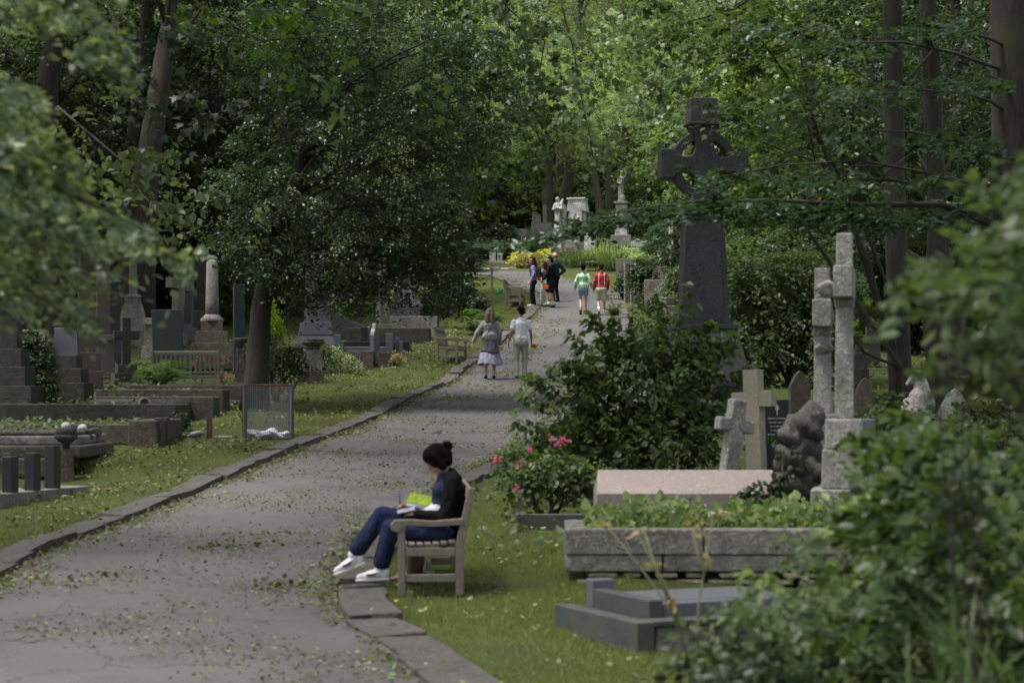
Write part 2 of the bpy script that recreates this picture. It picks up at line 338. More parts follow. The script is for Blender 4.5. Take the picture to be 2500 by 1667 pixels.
# ---------------------------------------------------------------- ground, path, kerb
def m_ground():
    m, n, b, o = newmat('verge_ground'); v = coords(n, True)
    n1 = noise(n, v, .55, 6, .65); n2 = noise(n, v, 4, 6, .7); n3 = noise(n, v, 45, 3, .7)
    k = mix(n, ramp(n, n2, [(.35, 0), (.62, 1)]), (.075, .058, .04), (.055, .075, .022))
    k = mix(n, ramp(n, n1, [(.4, 0), (.6, .75)]), k, (.085, .115, .027))
    mu = n.nodes.new('ShaderNodeMix'); mu.data_type = 'RGBA'; mu.blend_type = 'MULTIPLY'; mu.inputs[0].default_value = 1
    n.links.new(k, mu.inputs[6]); n.links.new(ramp(n, n3, [(.3, .55), (.7, 1.1)]), mu.inputs[7]); n.links.new(mu.outputs[2], b.inputs['Base Color'])
    b.inputs['Roughness'].default_value = 1; b.inputs['Specular IOR Level'].default_value = .1; bump(n, b, n3, .8, .04); return m
def m_asphalt(name, c1, c2):
    m, n, b, o = newmat(name); v = coords(n, True)
    n1 = noise(n, v, .45, 5, .6); n2 = noise(n, v, 3.1, 6, .7); n3 = noise(n, v, 70, 3, .8)
    k = mix(n, ramp(n, n1, [(.35, 0), (.65, 1)]), c1, c2)
    k = mix(n, ramp(n, n2, [(.5, 0), (.72, .38)]), k, (.115, .10, .07))
    vo = n.nodes.new('ShaderNodeTexVoronoi'); vo.feature = 'DISTANCE_TO_EDGE'; vo.inputs['Scale'].default_value = .55
    wv = n.nodes.new('ShaderNodeVectorMath'); wv.operation = 'ADD'; ns = n.nodes.new('ShaderNodeTexNoise'); ns.inputs['Scale'].default_value = 2.5; n.links.new(v, ns.inputs['Vector'])
    n.links.new(v, wv.inputs[0]); n.links.new(ns.outputs['Color'], wv.inputs[1]); n.links.new(wv.outputs[0], vo.inputs['Vector'])
    k = mix(n, ramp(n, vo.outputs['Distance'], [(.0, .85), (.016, 0)]), k, (.03, .027, .022))
    mu = n.nodes.new('ShaderNodeMix'); mu.data_type = 'RGBA'; mu.blend_type = 'MULTIPLY'; mu.inputs[0].default_value = 1
    n.links.new(k, mu.inputs[6]); n.links.new(ramp(n, n3, [(.3, .5), (.7, 1.2)]), mu.inputs[7]); n.links.new(mu.outputs[2], b.inputs['Base Color'])
    b.inputs['Roughness'].default_value = .92; bump(n, b, n3, .5, .006); return m
M['ground'] = m_ground(); M['asphalt'] = m_asphalt('worn_asphalt', (.064, .058, .059), (.110, .100, .099)); M['tar'] = m_asphalt('newer_asphalt', (.07, .068, .075), (.10, .096, .104))
YS = np.concatenate([np.arange(-40, 4, 4), np.arange(4, 34, .25), np.arange(34, 102, .5), np.arange(102, 340, 5)])
XS = np.concatenate([np.arange(-160, -16, 6), np.arange(-16, 16.01, .3), np.arange(20, 164, 6)])
gx, gy = np.meshgrid(XS, YS); V = np.stack([gx, gy, hgt(gx, gy)], -1).reshape(-1, 3); nx, ny = len(XS), len(YS)
i = np.arange(ny - 1)[:, None] * nx + np.arange(nx - 1)[None]; Fq = np.stack([i, i + 1, i + nx + 1, i + nx], -1).reshape(-1, 4)
g = link('ground', npmesh('ground', V, Fq), M['ground'], smooth=True); g['kind'] = 'structure'
def strip(name, y0, y1, fl, fr, dz, mat, nc=12):
    ys = YS[(YS >= y0) & (YS <= y1)]; t = np.linspace(0, 1, nc + 1)
    a = fl(ys)[:, None]; b = fr(ys)[:, None]; gx = a + (b - a) * t; gy = np.repeat(ys[:, None], nc + 1, 1)
    z = prof(gy) + dz; V = np.stack([gx, gy, z], -1).reshape(-1, 3)
    i = np.arange(len(ys) - 1)[:, None] * (nc + 1) + np.arange(nc)[None]
    o = link(name, npmesh(name, V, np.stack([i, i + 1, i + nc + 2, i + nc + 1], -1).reshape(-1, 4)), mat); o['kind'] = 'structure'; return o
strip('path', 4, 92, xl, xr, .012, M['asphalt'])
strip('path_patch', 69, 79, lambda y: xl(y) + .05 + .06 * np.sin(y * 2), lambda y: xr(y) - .04, .016, M['tar'])
strip('path_patch', 47, 63, lambda y: xl(y) + .25, lambda y: xl(y) + .95 + .1 * np.sin(y * .5), .016, M['tar'], 4)
# kerb stones: each its own piece, laid end to end along both edges
kerb = structure('path_kerb')
kv = []
for k in range(5):
    mb = MB(); mb.box(0, 0, 0, 1, 1, 1); me = mb.mesh('kerb_stone'); bm = bmesh.new(); bm.from_mesh(me)
    bmesh.ops.subdivide_edges(bm, edges=bm.edges[:], cuts=1, use_grid_fill=True)
    for v in bm.verts: v.co += Vector((rnd.gauss(0, .012), rnd.gauss(0, .035), rnd.gauss(0, .03)))
    bm.to_mesh(me); bm.free(); me.materials.append(M['kerb']); kv.append(me)
def lay(fx, y0, y1, L, side, wd=.32, top=.085):
    y = y0
    while y < y1:
        dx = float(fx(y + .05) - fx(y - .05)) / .1; sl = float(prof(y + .2) - prof(y - .2)) / .4
        ln = L * rnd.uniform(.75, 1.25); dy = ln / math.sqrt(1 + dx * dx + sl * sl); ym = y + dy / 2
        xm = float(fx(ym)) + side * wd / 2; o = bpy.data.objects.new('kerb_stone', kv[rnd.randrange(5)]); COL.objects.link(o); o.parent = kerb
        dx = float(fx(y + dy) - fx(y)) / dy; sl = float(prof(y + dy) - prof(y)) / dy
        t = Vector((dx, 1, sl)).normalized(); sv = Vector((1, 0, 0)); sv = (sv - t * sv.dot(t)).normalized(); nv = sv.cross(t)
        mt = Matrix((sv, t, nv)).transposed().to_4x4() @ Euler((rnd.gauss(0, .012), rnd.gauss(0, .05), rnd.gauss(0, .02))).to_matrix().to_4x4()
        o.matrix_local = Matrix.Translation((xm + rnd.gauss(0, .015), ym, float(prof(ym)) + top - .11 + rnd.gauss(0, .018))) @ mt @ Matrix.Diagonal((wd * rnd.uniform(.93, 1.07), ln * .985, .22, 1))
        bv = o.modifiers.new('bevel', 'BEVEL'); bv.width = .02; bv.segments = 1
        y += dy
lay(xl, 12, 73, 1.0, -1); lay(xr, 8, 24, .85, 1, .42, .06); lay(xr, 24, 52, .9, 1); lay(xr, 52, 84, .6, 1, .42); lay(xl, 73, 88, .7, -1)
# ---------------------------------------------------------------- lawn blades, fallen leaves
def zone(y0, y1, x0f, x1f, n, r=rng):
    y = r.uniform(y0, y1, n); a = x0f(y); b = x1f(y); x = a + (b - a) * r.uniform(0, 1, n)
    # low-frequency clumping
    c = .5 + .25 * np.sin(x * 2.1 + 1.7 * np.sin(y * 1.3)) + .25 * np.sin(y * 1.9 + 2.2 * np.sin(x * 1.1 + 2)); return x, y, c
def lawn(name, y0, y1, x0f, x1f, n, size):
    x, y, c = zone(y0, y1, x0f, x1f, n); k = rng.uniform(0, 1, n) < .12 + 1.0 * c; x, y, c = x[k], y[k], c[k]; m = len(x)
    P = np.stack([x, y, hgt(x, y) - .005], 1); up = np.array([0, 0, 1.]) + rng.normal(size=(m, 3)) * np.array([.45, .45, .1])
    Nn = rng.normal(size=(m, 3)) * np.array([1, 1, .15]); o = link(name, leaves(name, P, Nn, size * rng.uniform(.5, 1.3, m) * (.7 + .5 * c), T_BLADE, up), M['grass']); o['kind'] = 'stuff'; return o
lawn('grass', 9, 21, lambda y: xr(y) + .36, lambda y: xr(y) + 2.3 + .12 * (20 - y), 110000, .052)
lawn('grass', 21, 25, lambda y: xr(y) + .34, lambda y: xr(y) + 2.6, 14000, .055)
lawn('grass', 21, 45, lambda y: xl(y) - 4.3, lambda y: xl(y) - .34, 80000, .055)
lawn('grass', 15, 24, lambda y: xl(y) - 2.2, lambda y: xl(y) - .34, 12000, .06)
lawn('grass', 45, 88, lambda y: xl(y) - 3.5 + .03 * (y - 45), lambda y: xl(y) - .34, 45000, .075)
lawn('grass', 50, 90, lambda y: xr(y) + .44, lambda y: xr(y) + 2.2, 32000, .075)
def litter(name, y0, y1, f0, f1, n, size, lift, mat, clump=1.6, flat=.35):
    x, y, c = zone(y0, y1, f0, f1, n); k = rng.uniform(0, 1, n) < c ** clump; x, y = x[k], y[k]; m = len(x)
    P = np.stack([x, y, hgt(x, y) + lift], 1); Nn = np.array([0, 0, 1.]) + rng.normal(size=(m, 3)) * flat
    o = link(name, leaves(name, P, Nn, size * np.clip(rng.lognormal(-.15, .4, m), .3, 1.5), T_RAG), M[mat]); o['kind'] = 'stuff'; return o
litter('fallen_leaves', 11, 46, xl, xr, 19000, .032, .02, 'litter', 1.5); litter('fallen_leaves', 11, 46, xl, xr, 14000, .035, .02, 'litterb', 1.6)
litter('fallen_leaves', 46, 88, xl, xr, 4500, .06, .024, 'litter', 2.2); litter('fallen_leaves', 40, 66, lambda y: xl(y) + .5, lambda y: xl(y) + 1.35, 3000, .062, .024, 'litter', 1.4)
litter('fallen_leaves', 13, 88, xl, lambda y: xl(y) + .4, 7000, .05, .03, 'litter', .8); litter('fallen_leaves', 13, 88, xl, lambda y: xl(y) + .16, 6000, .05, .035, 'litterb', .5); litter('fallen_leaves', 13, 80, lambda y: xr(y) - .14, xr, 4000, .05, .035, 'litterb', .5); litter('fallen_leaves', 13, 88, lambda y: xr(y) - .35, xr, 4500, .052, .03, 'litter', .8)
litter('fallen_leaves', 17, 62, lambda y: xl(y) - 4, lambda y: xl(y) - .05, 17000, .058, .05, 'litter', 1.5, .5); litter('fallen_leaves', 17, 70, lambda y: xl(y) - 4, lambda y: xl(y) - .05, 9000, .062, .05, 'litterb', 1.3, .5)
litter('fallen_leaves', 10, 22, lambda y: xr(y), lambda y: xr(y) + 2.5, 900, .05, .06, 'litter', 1.5, .5)
# tufts of torn twigs lying on the path
P = []; 
for (px, py) in [(510, 1345), (545, 1338), (700, 1440), (665, 1432), (610, 1336), (860, 1325), (905, 1318), (300, 1405), (120, 1430), (1080, 1060), (940, 1190), (560, 1165), (820, 1110), (960, 1140), (1290, 880), (1310, 865)]:
    d = D(py); c = np.array([X(px, d), d]); q = c + rng.normal(size=(20, 2)) * np.array([.16, .13]); P.append(np.column_stack([q, hgt(q[:, 0], q[:, 1]) + rng.uniform(.02, .06, 20)]))
P = np.concatenate(P); o = link('fallen_leaves', leaves('fallen_leaves', P, np.array([0, 0, 1.]) + rng.normal(size=P.shape) * .6, .06, T_RAG), M['litterb']); o['kind'] = 'stuff'
# ground ivy and low weeds between the graves
def cover(name, y0, y1, f0, f1, n, size, mat, T=T_OVAL, lift=.12, clump=1.2):
    x, y, c = zone(y0, y1, f0, f1, n); k = rng.uniform(0, 1, n) < c ** clump; x, y = x[k], y[k]; m = len(x)
    P = np.stack([x, y, hgt(x, y) + lift * rng.uniform(.1, 1, m)], 1)
    o = link(name, leaves(name, P, np.array([0, -.25, .9]) + rng.normal(size=(m, 3)) * .5, size * rng.uniform(.6, 1.4, m), T), M[mat]); o['kind'] = 'stuff'
cover('ground_ivy', 26, 62, lambda y: -13 - y * .12, lambda y: xl(y) - 3.6, 22000, .10, 'l_ivy', T_DIA, .16)
cover('ground_ivy', 62, 110, lambda y: -26 + 0 * y, lambda y: xl(y) - 3.5, 14000, .2, 'l_dark', T_DIA, .35)
cover('ground_weeds', 20, 60, lambda y: xr(y) + .5, lambda y: 4.5 + y * .2, 16000, .10, 'l_mid', T_DIA, .2)
cover('ground_weeds', 93, 125, lambda y: -18 + 0 * y, lambda y: 26 + 0 * y, 22000, .22, 'l_mid', T_DIA, .45)
# ---------------------------------------------------------------- trees
def limb(mb, a, b, r0, r1, sag=.12, n=6, seg=4, r=rnd):
    a = Vector([float(q) for q in a]); b = Vector([float(q) for q in b]); L = (b - a).length; pts = []; j = Vector((r.gauss(0, 1), r.gauss(0, 1), r.gauss(0, .5))) * L * .05
    for k in range(seg + 1):
        t = k / seg; p = a.lerp(b, t) + j * math.sin(math.pi * t) + Vector((0, 0, L * sag * math.sin(math.pi * t) * (1 - .3 * t))); pts.append(p)
    mb.tube(pts, [r0 + (r1 - r0) * k / seg for k in range(seg + 1)], n)
def trunk_at(tp, t):
    f = t * (len(tp) - 1); i = min(int(f), len(tp) - 2); return Vector(tp[i]).lerp(Vector(tp[i + 1]), f - i)
def tree_parts(root, tp, tr, blobs, ns, m, leaf, size, sr, bark, droop=.35, nl=14, T=T_DIA, lo=.5, up=.8, r=None, l0=.35, jit=.35, nsides=9, extra=None, limbk=.45):
    r = r or rng
    C, O = shell(r, ns, blobs, lo)
    if extra is not None: C = np.concatenate([C, extra[0]]); O = np.concatenate([O, extra[1]])
    P, N, Td = sprays(C, O, r, m, sr, droop, up, jit)
    mb = MB()
    tp = [Vector(p) for p in tp]
    nseg = len(tp) * 3; pts = [trunk_at(tp, k / nseg) + Vector((rnd.gauss(0, .012), rnd.gauss(0, .012), 0)) for k in range(nseg + 1)]
    rad = list(np.interp(np.linspace(0, 1, nseg + 1), np.linspace(0, 1, len(tr)), tr)); rad[0] *= 1.35; rad[1] *= 1.08
    mb.tube(pts, rad, nsides)
    pick = r.choice(len(C), min(nl, len(C)), replace=False)
    for q in pick:
        e = Vector(C[q]); zt = min(max((e.z - tp[0].z) * .75 / max(tp[-1].z - tp[0].z, .1), l0), .97); a = trunk_at(tp, zt)
        rr = float(np.interp(zt, np.linspace(0, 1, len(tr)), tr)); limb(mb, a, e, rr * limbk, .008, .06, 5, 5)
    t = mb.build('trunk', M[bark], root, smooth=True)
    c = link('crown', leaves('crown', P, N, size * r.uniform(.65, 1.3, len(P)), T, Td, r), M[leaf], root)
    return t, c
def ellips(x, y, z, a, b, c): return (x, y, z, a, b, c)
# the dense tree leaning over the graves left of the path
d0 = 40.0; bx, by = X(620, d0), d0
tz = H(bx, by)
root = thing('broadleaf_tree', 'dense dark leafy tree with a brown leaning trunk behind the wire litter basket', 'tree', (bx, by, tz - .1))
def rel(px, py, d): p = W(px, py, d) - Vector((bx, by, tz - .1)); return (p.x, p.y, p.z)
tp = [(0, 0, 0), rel(640, 717, 40.2), rel(690, 560, 40.5), rel(722, 430, 40.6), rel(765, 250, 40.8), rel(800, 60, 41)]
bl = [ellips(*rel(760, 430, 40.5), 1.9, 1.8, 1.9), ellips(*rel(980, 450, 40.3), 1.5, 1.6, 2.0), ellips(*rel(1060, 560, 40.2), .95, 1.3, 1.45), ellips(*rel(880, 600, 39.8), 1.5, 1.3, 1.0),
      ellips(*rel(620, 520, 39.6), 1.25, 1.3, 1.2), ellips(*rel(900, 300, 40.5), 2.0, 1.8, 1.2), ellips(*rel(960, 120, 41), 2.2, 2.0, 1.3), ellips(*rel(720, 90, 41), 2.2, 1.8, 1.3), ellips(*rel(1150, 230, 41.2), 1.1, 1.4, 1.6), ellips(*rel(750, 690, 40), .8, .9, .5), ellips(*rel(1080, 700, 40.2), .55, .8, .5), ellips(*rel(660, 640, 39.2), .8, .7, .55), ellips(*rel(840, 700, 39.6), .9, .9, .5), ellips(*rel(980, 690, 39.8), .9, .9, .55)]
tree_parts(root, tp, [.25, .2, .17, .14, .1, .05], bl, 1200, 60, 'l_main', .075, .36, 'barkdark', .6, 26, lo=.45, r=np.random.default_rng(11), jit=.45, l0=.3)
# woodland kinds, built once and repeated
def kind(name, H0, tr, blobs, ns, m, leaf, size, sr, bark, T=T_DIA, lean=(0, 0), **kw):
    root = thing(name, '', 'tree'); lx, ly = lean
    tp = [(0, 0, -.2), (lx * .25, ly * .25, H0 * .25), (lx * .55, ly * .55, H0 * .5), (lx * .8, ly * .8, H0 * .75), (lx, ly, H0)]
    tree_parts(root, tp, tr, blobs, ns, m, leaf, size, sr, bark, T=T, **kw); return root
rA, rB, rC, rD, rE = [np.random.default_rng(s) for s in (21, 22, 23, 24, 25)]
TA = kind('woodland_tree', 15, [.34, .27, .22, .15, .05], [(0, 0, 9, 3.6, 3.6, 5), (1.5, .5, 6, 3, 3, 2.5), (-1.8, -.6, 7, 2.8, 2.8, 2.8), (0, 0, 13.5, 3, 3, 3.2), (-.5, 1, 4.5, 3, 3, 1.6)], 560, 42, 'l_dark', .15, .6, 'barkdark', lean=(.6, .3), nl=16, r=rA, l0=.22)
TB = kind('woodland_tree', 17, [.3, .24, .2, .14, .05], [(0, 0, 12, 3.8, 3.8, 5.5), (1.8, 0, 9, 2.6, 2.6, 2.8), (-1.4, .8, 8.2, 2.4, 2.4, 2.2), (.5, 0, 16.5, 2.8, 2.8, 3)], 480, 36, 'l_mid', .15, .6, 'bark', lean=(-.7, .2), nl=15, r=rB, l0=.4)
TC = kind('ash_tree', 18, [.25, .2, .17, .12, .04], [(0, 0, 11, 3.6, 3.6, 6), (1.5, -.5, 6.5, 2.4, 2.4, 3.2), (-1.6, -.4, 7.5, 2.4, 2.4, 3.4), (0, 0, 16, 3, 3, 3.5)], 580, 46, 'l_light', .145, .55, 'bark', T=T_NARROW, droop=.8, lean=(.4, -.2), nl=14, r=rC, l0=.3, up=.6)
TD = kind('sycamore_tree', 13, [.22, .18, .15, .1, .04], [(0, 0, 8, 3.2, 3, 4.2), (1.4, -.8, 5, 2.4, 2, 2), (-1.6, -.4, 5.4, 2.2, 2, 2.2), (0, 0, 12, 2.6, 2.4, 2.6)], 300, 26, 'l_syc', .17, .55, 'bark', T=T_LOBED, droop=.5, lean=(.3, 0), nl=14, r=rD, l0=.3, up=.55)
used = set()
def put(t, px, d, sc=1.0, rz=0.0, label='', group=None, dx=0):
    x = X(px, d) + dx; loc = (x, d, H(x, d) - .15)
    if t.name not in used:
        used.add(t.name); t.location = loc; t.rotation_euler = (0, 0, rz); t.scale = (sc, sc, sc); t['label'] = label
        if group: t['group'] = group
        return t
    return dup(t, loc, rz, label, sc, group)
gl, gc, gr = 'trees of the dark wood on the left', 'trees on the slope beyond the path', 'trees of the wood on the right'
ll = 'tall dark woodland tree in the shaded wood behind the graves on the left'
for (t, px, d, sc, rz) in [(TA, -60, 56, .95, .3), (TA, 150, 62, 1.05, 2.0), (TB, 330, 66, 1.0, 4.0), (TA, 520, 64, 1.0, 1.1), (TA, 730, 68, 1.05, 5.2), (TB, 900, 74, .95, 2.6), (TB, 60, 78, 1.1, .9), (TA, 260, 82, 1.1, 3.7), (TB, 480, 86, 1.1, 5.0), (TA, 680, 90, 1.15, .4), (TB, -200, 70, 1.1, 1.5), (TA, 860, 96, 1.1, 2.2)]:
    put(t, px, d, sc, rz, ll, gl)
lc = 'tall green tree on the wooded slope beyond the statues'
for (t, px, d, sc, rz) in [(TC, 1130, 104, 1.0, .5), (TB, 1020, 100, 1.0, 3.0), (TC, 1240, 112, 1.05, 2.2), (TC, 1320, 124, 1.2, 4.2), (TB, 1430, 118, 1.0, 1.0), (TC, 1520, 122, 1.1, 5.5), (TC, 1180, 132, 1.25, 3.3), (TB, 1370, 142, 1.2, 2.0), (TC, 1480, 148, 1.3, .2), (TB, 1600, 130, 1.1, 4.4), (TC, 1660, 112, 1.0, 1.7), (TC, 1250, 158, 1.35, 5.0), (TC, 1090, 150, 1.3, 1.2)]:
    put(t, px, d, sc, rz, lc, gc)
lr = 'leafy tree in the wood on the right beyond the dark stone cross'
for (t, px, d, sc, rz) in [(TD, 1830, 66, 1.0, .4), (TD, 1990, 60, 1.0, 2.4), (TD, 2140, 66, 1.05, 4.0), (TD, 1720, 78, 1.15, 1.0), (TC, 1780, 92, 1.0, 3.0), (TB, 2240, 72, .95, .7), (TA, 2370, 62, .95, 2.9), (TB, 2480, 70, 1.0, 5.1), (TB, 1960, 88, 1.05, 1.9), (TA, 2160, 92, 1.1, 4.9), (TB, 2400, 94, 1.1, .2), (TA, 2590, 58, 1.0, 3.5), (TC, 1880, 112, 1.2, .8)]:
    put(t, px, d, sc, rz, lr, gr)
TE = kind('woodland_shrub', 3.2, [.08, .06, .05, .03, .02], [(0, 0, 1.7, 1.9, 1.7, 1.5), (1.0, -.3, 1.1, 1.4, 1.3, 1.1), (-1.1, -.2, 1.2, 1.4, 1.3, 1.1), (.2, 0, 3.0, 1.3, 1.2, 1.1)], 330, 40, 'l_mid', .13, .42, 'twig', nl=8, r=np.random.default_rng(26), l0=.1)
TF = kind('woodland_shrub', 4.0, [.08, .06, .05, .03, .02], [(0, 0, 2.2, 1.8, 1.6, 2.0), (.8, -.3, 1.2, 1.5, 1.3, 1.2), (-.9, -.2, 3.2, 1.4, 1.3, 1.3)], 330, 40, 'l_dark', .13, .42, 'twig', nl=8, r=np.random.default_rng(27), l0=.1)
TE['category'] = TF['category'] = 'bush'
ls = ['leafy undergrowth shrub on the slope beyond the statues', 'dark undergrowth shrub in the shaded wood on the left', 'leafy undergrowth shrub among the trunks on the right']; gs = ['undergrowth beyond the statues', 'undergrowth of the left wood', 'undergrowth of the right wood']
for i, (px, d, sc) in enumerate([(1110, 106, 1.1), (1170, 109, 1.0), (1225, 111, 1.1), (1290, 114, 1.2), (1345, 118, 1.1), (1400, 112, 1.0), (1440, 116, 1.1), (1500, 113, 1.1), (1545, 108, 1.0), (1590, 112, 1.2), (1640, 105, 1.1), (1700, 100, 1.2), (1250, 122, 1.3), (1330, 128, 1.3), (1420, 126, 1.3), (1500, 128, 1.4), (1580, 126, 1.4), (1180, 122, 1.3), (1100, 118, 1.3)]): put((TE, TF, TE)[i % 3], px, d, sc, i * 1.7, ls[0], gs[0])
for i, (px, d, sc) in enumerate([(-40, 66, 1), (80, 70, 1.1), (190, 66, 1), (300, 72, 1.1), (400, 68, 1), (500, 74, 1.1), (600, 70, 1), (700, 78, 1.1), (800, 80, 1.1), (900, 84, 1.1), (1000, 86, 1.1), (540, 64, .7), (1060, 92, 1.0), (430, 78, 1.2), (640, 84, 1.2)]): put((TF, TF, TE)[i % 3], px, d, sc, i * 2.1, ls[1], gs[1])
for i, (px, d, sc) in enumerate([(1790, 62, .9), (1870, 58, .9), (1960, 60, 1), (2050, 57, .9), (2150, 60, 1), (2260, 56, 1), (2370, 58, 1), (2480, 54, 1), (1740, 72, 1.1), (1840, 76, 1.1), (2010, 74, 1.1), (2190, 76, 1.1), (2330, 74, 1.1)]): put((TE, TE, TF)[i % 3], px, d, sc, i * 1.3, ls[2], gs[2])
# far wood closing the view: one uncountable mass of leaf clumps on the steep hill
r = np.random.default_rng(31); n = 60000; x = r.uniform(-75, 85, n); y = r.uniform(150, 330, n)
k = (np.sin(x * .5 + 2 * np.sin(y * .21)) + np.sin(y * .33 + x * .17)) * .5 + r.uniform(-.6, 1, n); x, y = x[k > -.25], y[k > -.25]
P = np.stack([x, y, hgt(x, y) + r.uniform(.5, 1, len(x)) ** .5 * (11 + 3.5 * np.sin(x * .55 + y * .13) + 2.5 * np.sin(y * .37))], 1)
o = link('far_wood', leaves('far_wood', P, np.array([0, -.55, .7]) + r.normal(size=P.shape) * .45, r.uniform(.7, 1.6, len(P)), T_DIA, r=r), M['l_mid']); o['kind'] = 'stuff'
# unseen leaf clumps of the wood, added behind, beside and overhead for shade
r = np.random.default_rng(33); n = 3000; x = r.uniform(-45, 45, n); y = r.uniform(-45, 24, n); k = (y < -7) & (np.abs(x) > 2.5) | (np.abs(x) > 13 + .35 * np.maximum(y, 0)); x, y = x[k], y[k]
P = np.stack([x, y, hgt(x, y) + r.uniform(2.5, 17, len(x))], 1)
n = 4200; cx_ = r.uniform(-15, 14, n); cy_ = r.uniform(-7, 56, n); k = (np.sin(cx_ * .9 + 1.3 * np.sin(cy_ * .4)) + np.sin(cy_ * .55 + cx_ * .3)) * .3 + r.uniform(-.5, .8, n) > -.1  # canopy above the view, added to dim and dapple the near path
cx_, cy_ = cx_[k], cy_[k]; P = np.concatenate([P, np.stack([cx_, cy_, np.maximum(9.5, .2 * cy_ + 2.6) + r.uniform(.5, 6, len(cx_))], 1)])
o = link('unseen_shade_wood', leaves('unseen_shade_wood', P, r.normal(size=P.shape) + np.array([0, 0, .5]), r.uniform(.9, 1.8, len(P)), T_DIA, r=r), M['l_dark']); o['kind'] = 'stuff'
# single trunks that show in front of the wood
def bare(label, pts, rad, bark, name='woodland_tree', group=None, crown=None, ivy=0):
    """pts = [(px, py, d)] up the trunk"""
    b = W(*pts[0]); b.z = H(b.x, b.y) - .1
    root = thing(name, label, 'tree', b, 0, group); tp = [Vector((0, 0, 0))] + [W(*p) - b for p in pts[1:]]
    top = tp[-1]; r = np.random.default_rng(int(abs(b.x * 100)) + 3)
    cr = crown or dict(leaf='l_dark', size=.15, ns=130, m=36)
    bl = [(top.x, top.y, top.z + 2.2, 2.6, 2.4, 2.4), (top.x + 1, top.y, top.z + 1.0, 2, 2, 1.5), (top.x - 1, top.y + .3, top.z + 1.2, 2, 2, 1.6)] if 'blobs' not in cr else [(*(W(*q[:3]) - b), q[3], q[4], q[5]) for q in cr['blobs']]
    tree_parts(root, tp, rad, bl, cr['ns'], cr['m'], cr['leaf'], cr['size'], cr.get('sr', .55), bark, T=cr.get('T', T_DIA), droop=cr.get('droop', .4), nl=cr.get('nl', 8), limbk=cr.get('limbk', .35), r=r, l0=cr.get('l0', .6), up=cr.get('up', .8))
    return root
bare('thick brown trunk leaning right in the dark wood on the left', [(335, 760, 58), (345, 520, 58.3), (365, 370, 58.6), (398, 170, 59), (440, -80, 60)], [.5, .44, .36, .30, .22], 'barkred')
bare('slim greyish trunk just left of the thick leaning trunk in the left wood', [(300, 740, 61), (322, 340, 61), (350, 140, 61), (360, -60, 61)], [.26, .2, .17, .12], 'bark')
bare('brown trunk half hidden by the hanging foliage at upper left', [(60, 820, 55), (110, 250, 55), (130, 120, 55), (150, -60, 55)], [.4, .33, .28, .2], 'barkred')
bare('upright trunk rising behind the angel statue', [(1338, 575, 106), (1337, 500, 106), (1335, 425, 106), (1333, 330, 106)], [.34, .3, .28, .2], 'bark', 'ash_tree', None, dict(leaf='l_light', size=.16, ns=150, m=40, T=T_NARROW, droop=.8))
bare('leaning forked trunk right of the angel statue', [(1362, 560, 107), (1375, 490, 107), (1392, 420, 107), (1398, 330, 107)], [.36, .32, .3, .2], 'bark', 'ash_tree', None, dict(leaf='l_light', size=.16, ns=150, m=40, T=T_NARROW, droop=.8))
bare('thin leaning trunk left of a straight pale one behind the marble tomb', [(1470, 560, 104), (1462, 500, 104), (1453, 440, 104), (1448, 380, 104)], [.24, .2, .18, .12], 'bark', 'ash_tree', None, dict(leaf='l_light', size=.16, ns=90, m=40, T=T_NARROW, droop=.8))
bare('straight pale trunk between the marble tomb and the standing statue', [(1487, 560, 105), (1487, 470, 105), (1485, 400, 105), (1485, 340, 105)], [.24, .22, .2, .14], 'bark', 'ash_tree', None, dict(leaf='l_light', size=.16, ns=90, m=40, T=T_NARROW, droop=.8))
lay_ = lambda L: dict(leaf='l_dark', size=.10, ns=120, m=34, sr=.42, droop=.2, nl=9, limbk=.2, l0=.25, up=.95, blobs=L)
bare('straight grey ring-barked trunk right of the tall stone crosses', [(2205, 958, 36), (2195, 780, 36), (2185, 450, 36), (2180, 150, 36), (2178, -60, 36)], [.24, .21, .195, .18, .16], 'barkdark', 'woodland_tree', None,
     lay_([(2120, 60, 37, 2.2, 1.5, .4), (2030, 250, 38, 1.7, 1.4, .35), (2000, 120, 38, 2.0, 1.4, .4), (1960, 330, 37, 1.5, 1.2, .3)]))
bare('twin-stemmed grey trunk at right with drooping layered branches', [(2310, 960, 38), (2275, 780, 38), (2290, 500, 38), (2275, 200, 38), (2262, -60, 38)], [.25, .2, .18, .18, .15], 'barkdark', 'woodland_tree', None,
     lay_([(2320, 90, 40, 2.2, 1.5, .6), (2400, 250, 40, 1.8, 1.4, .6), (2230, 40, 40, 2.2, 1.2, .5), (2430, 420, 40, 1.4, 1.4, .7), (2340, 560, 40, 1.0, 1, .5), (2150, 540, 40, 1.5, 1, .35), (2050, 560, 40, 1.3, 1, .28)]))
bare('reddish trunk forking low behind the right-hand gravestones', [(2345, 950, 49), (2330, 760, 49), (2300, 600, 49), (2270, 400, 49)], [.26, .22, .18, .12], 'barkred')
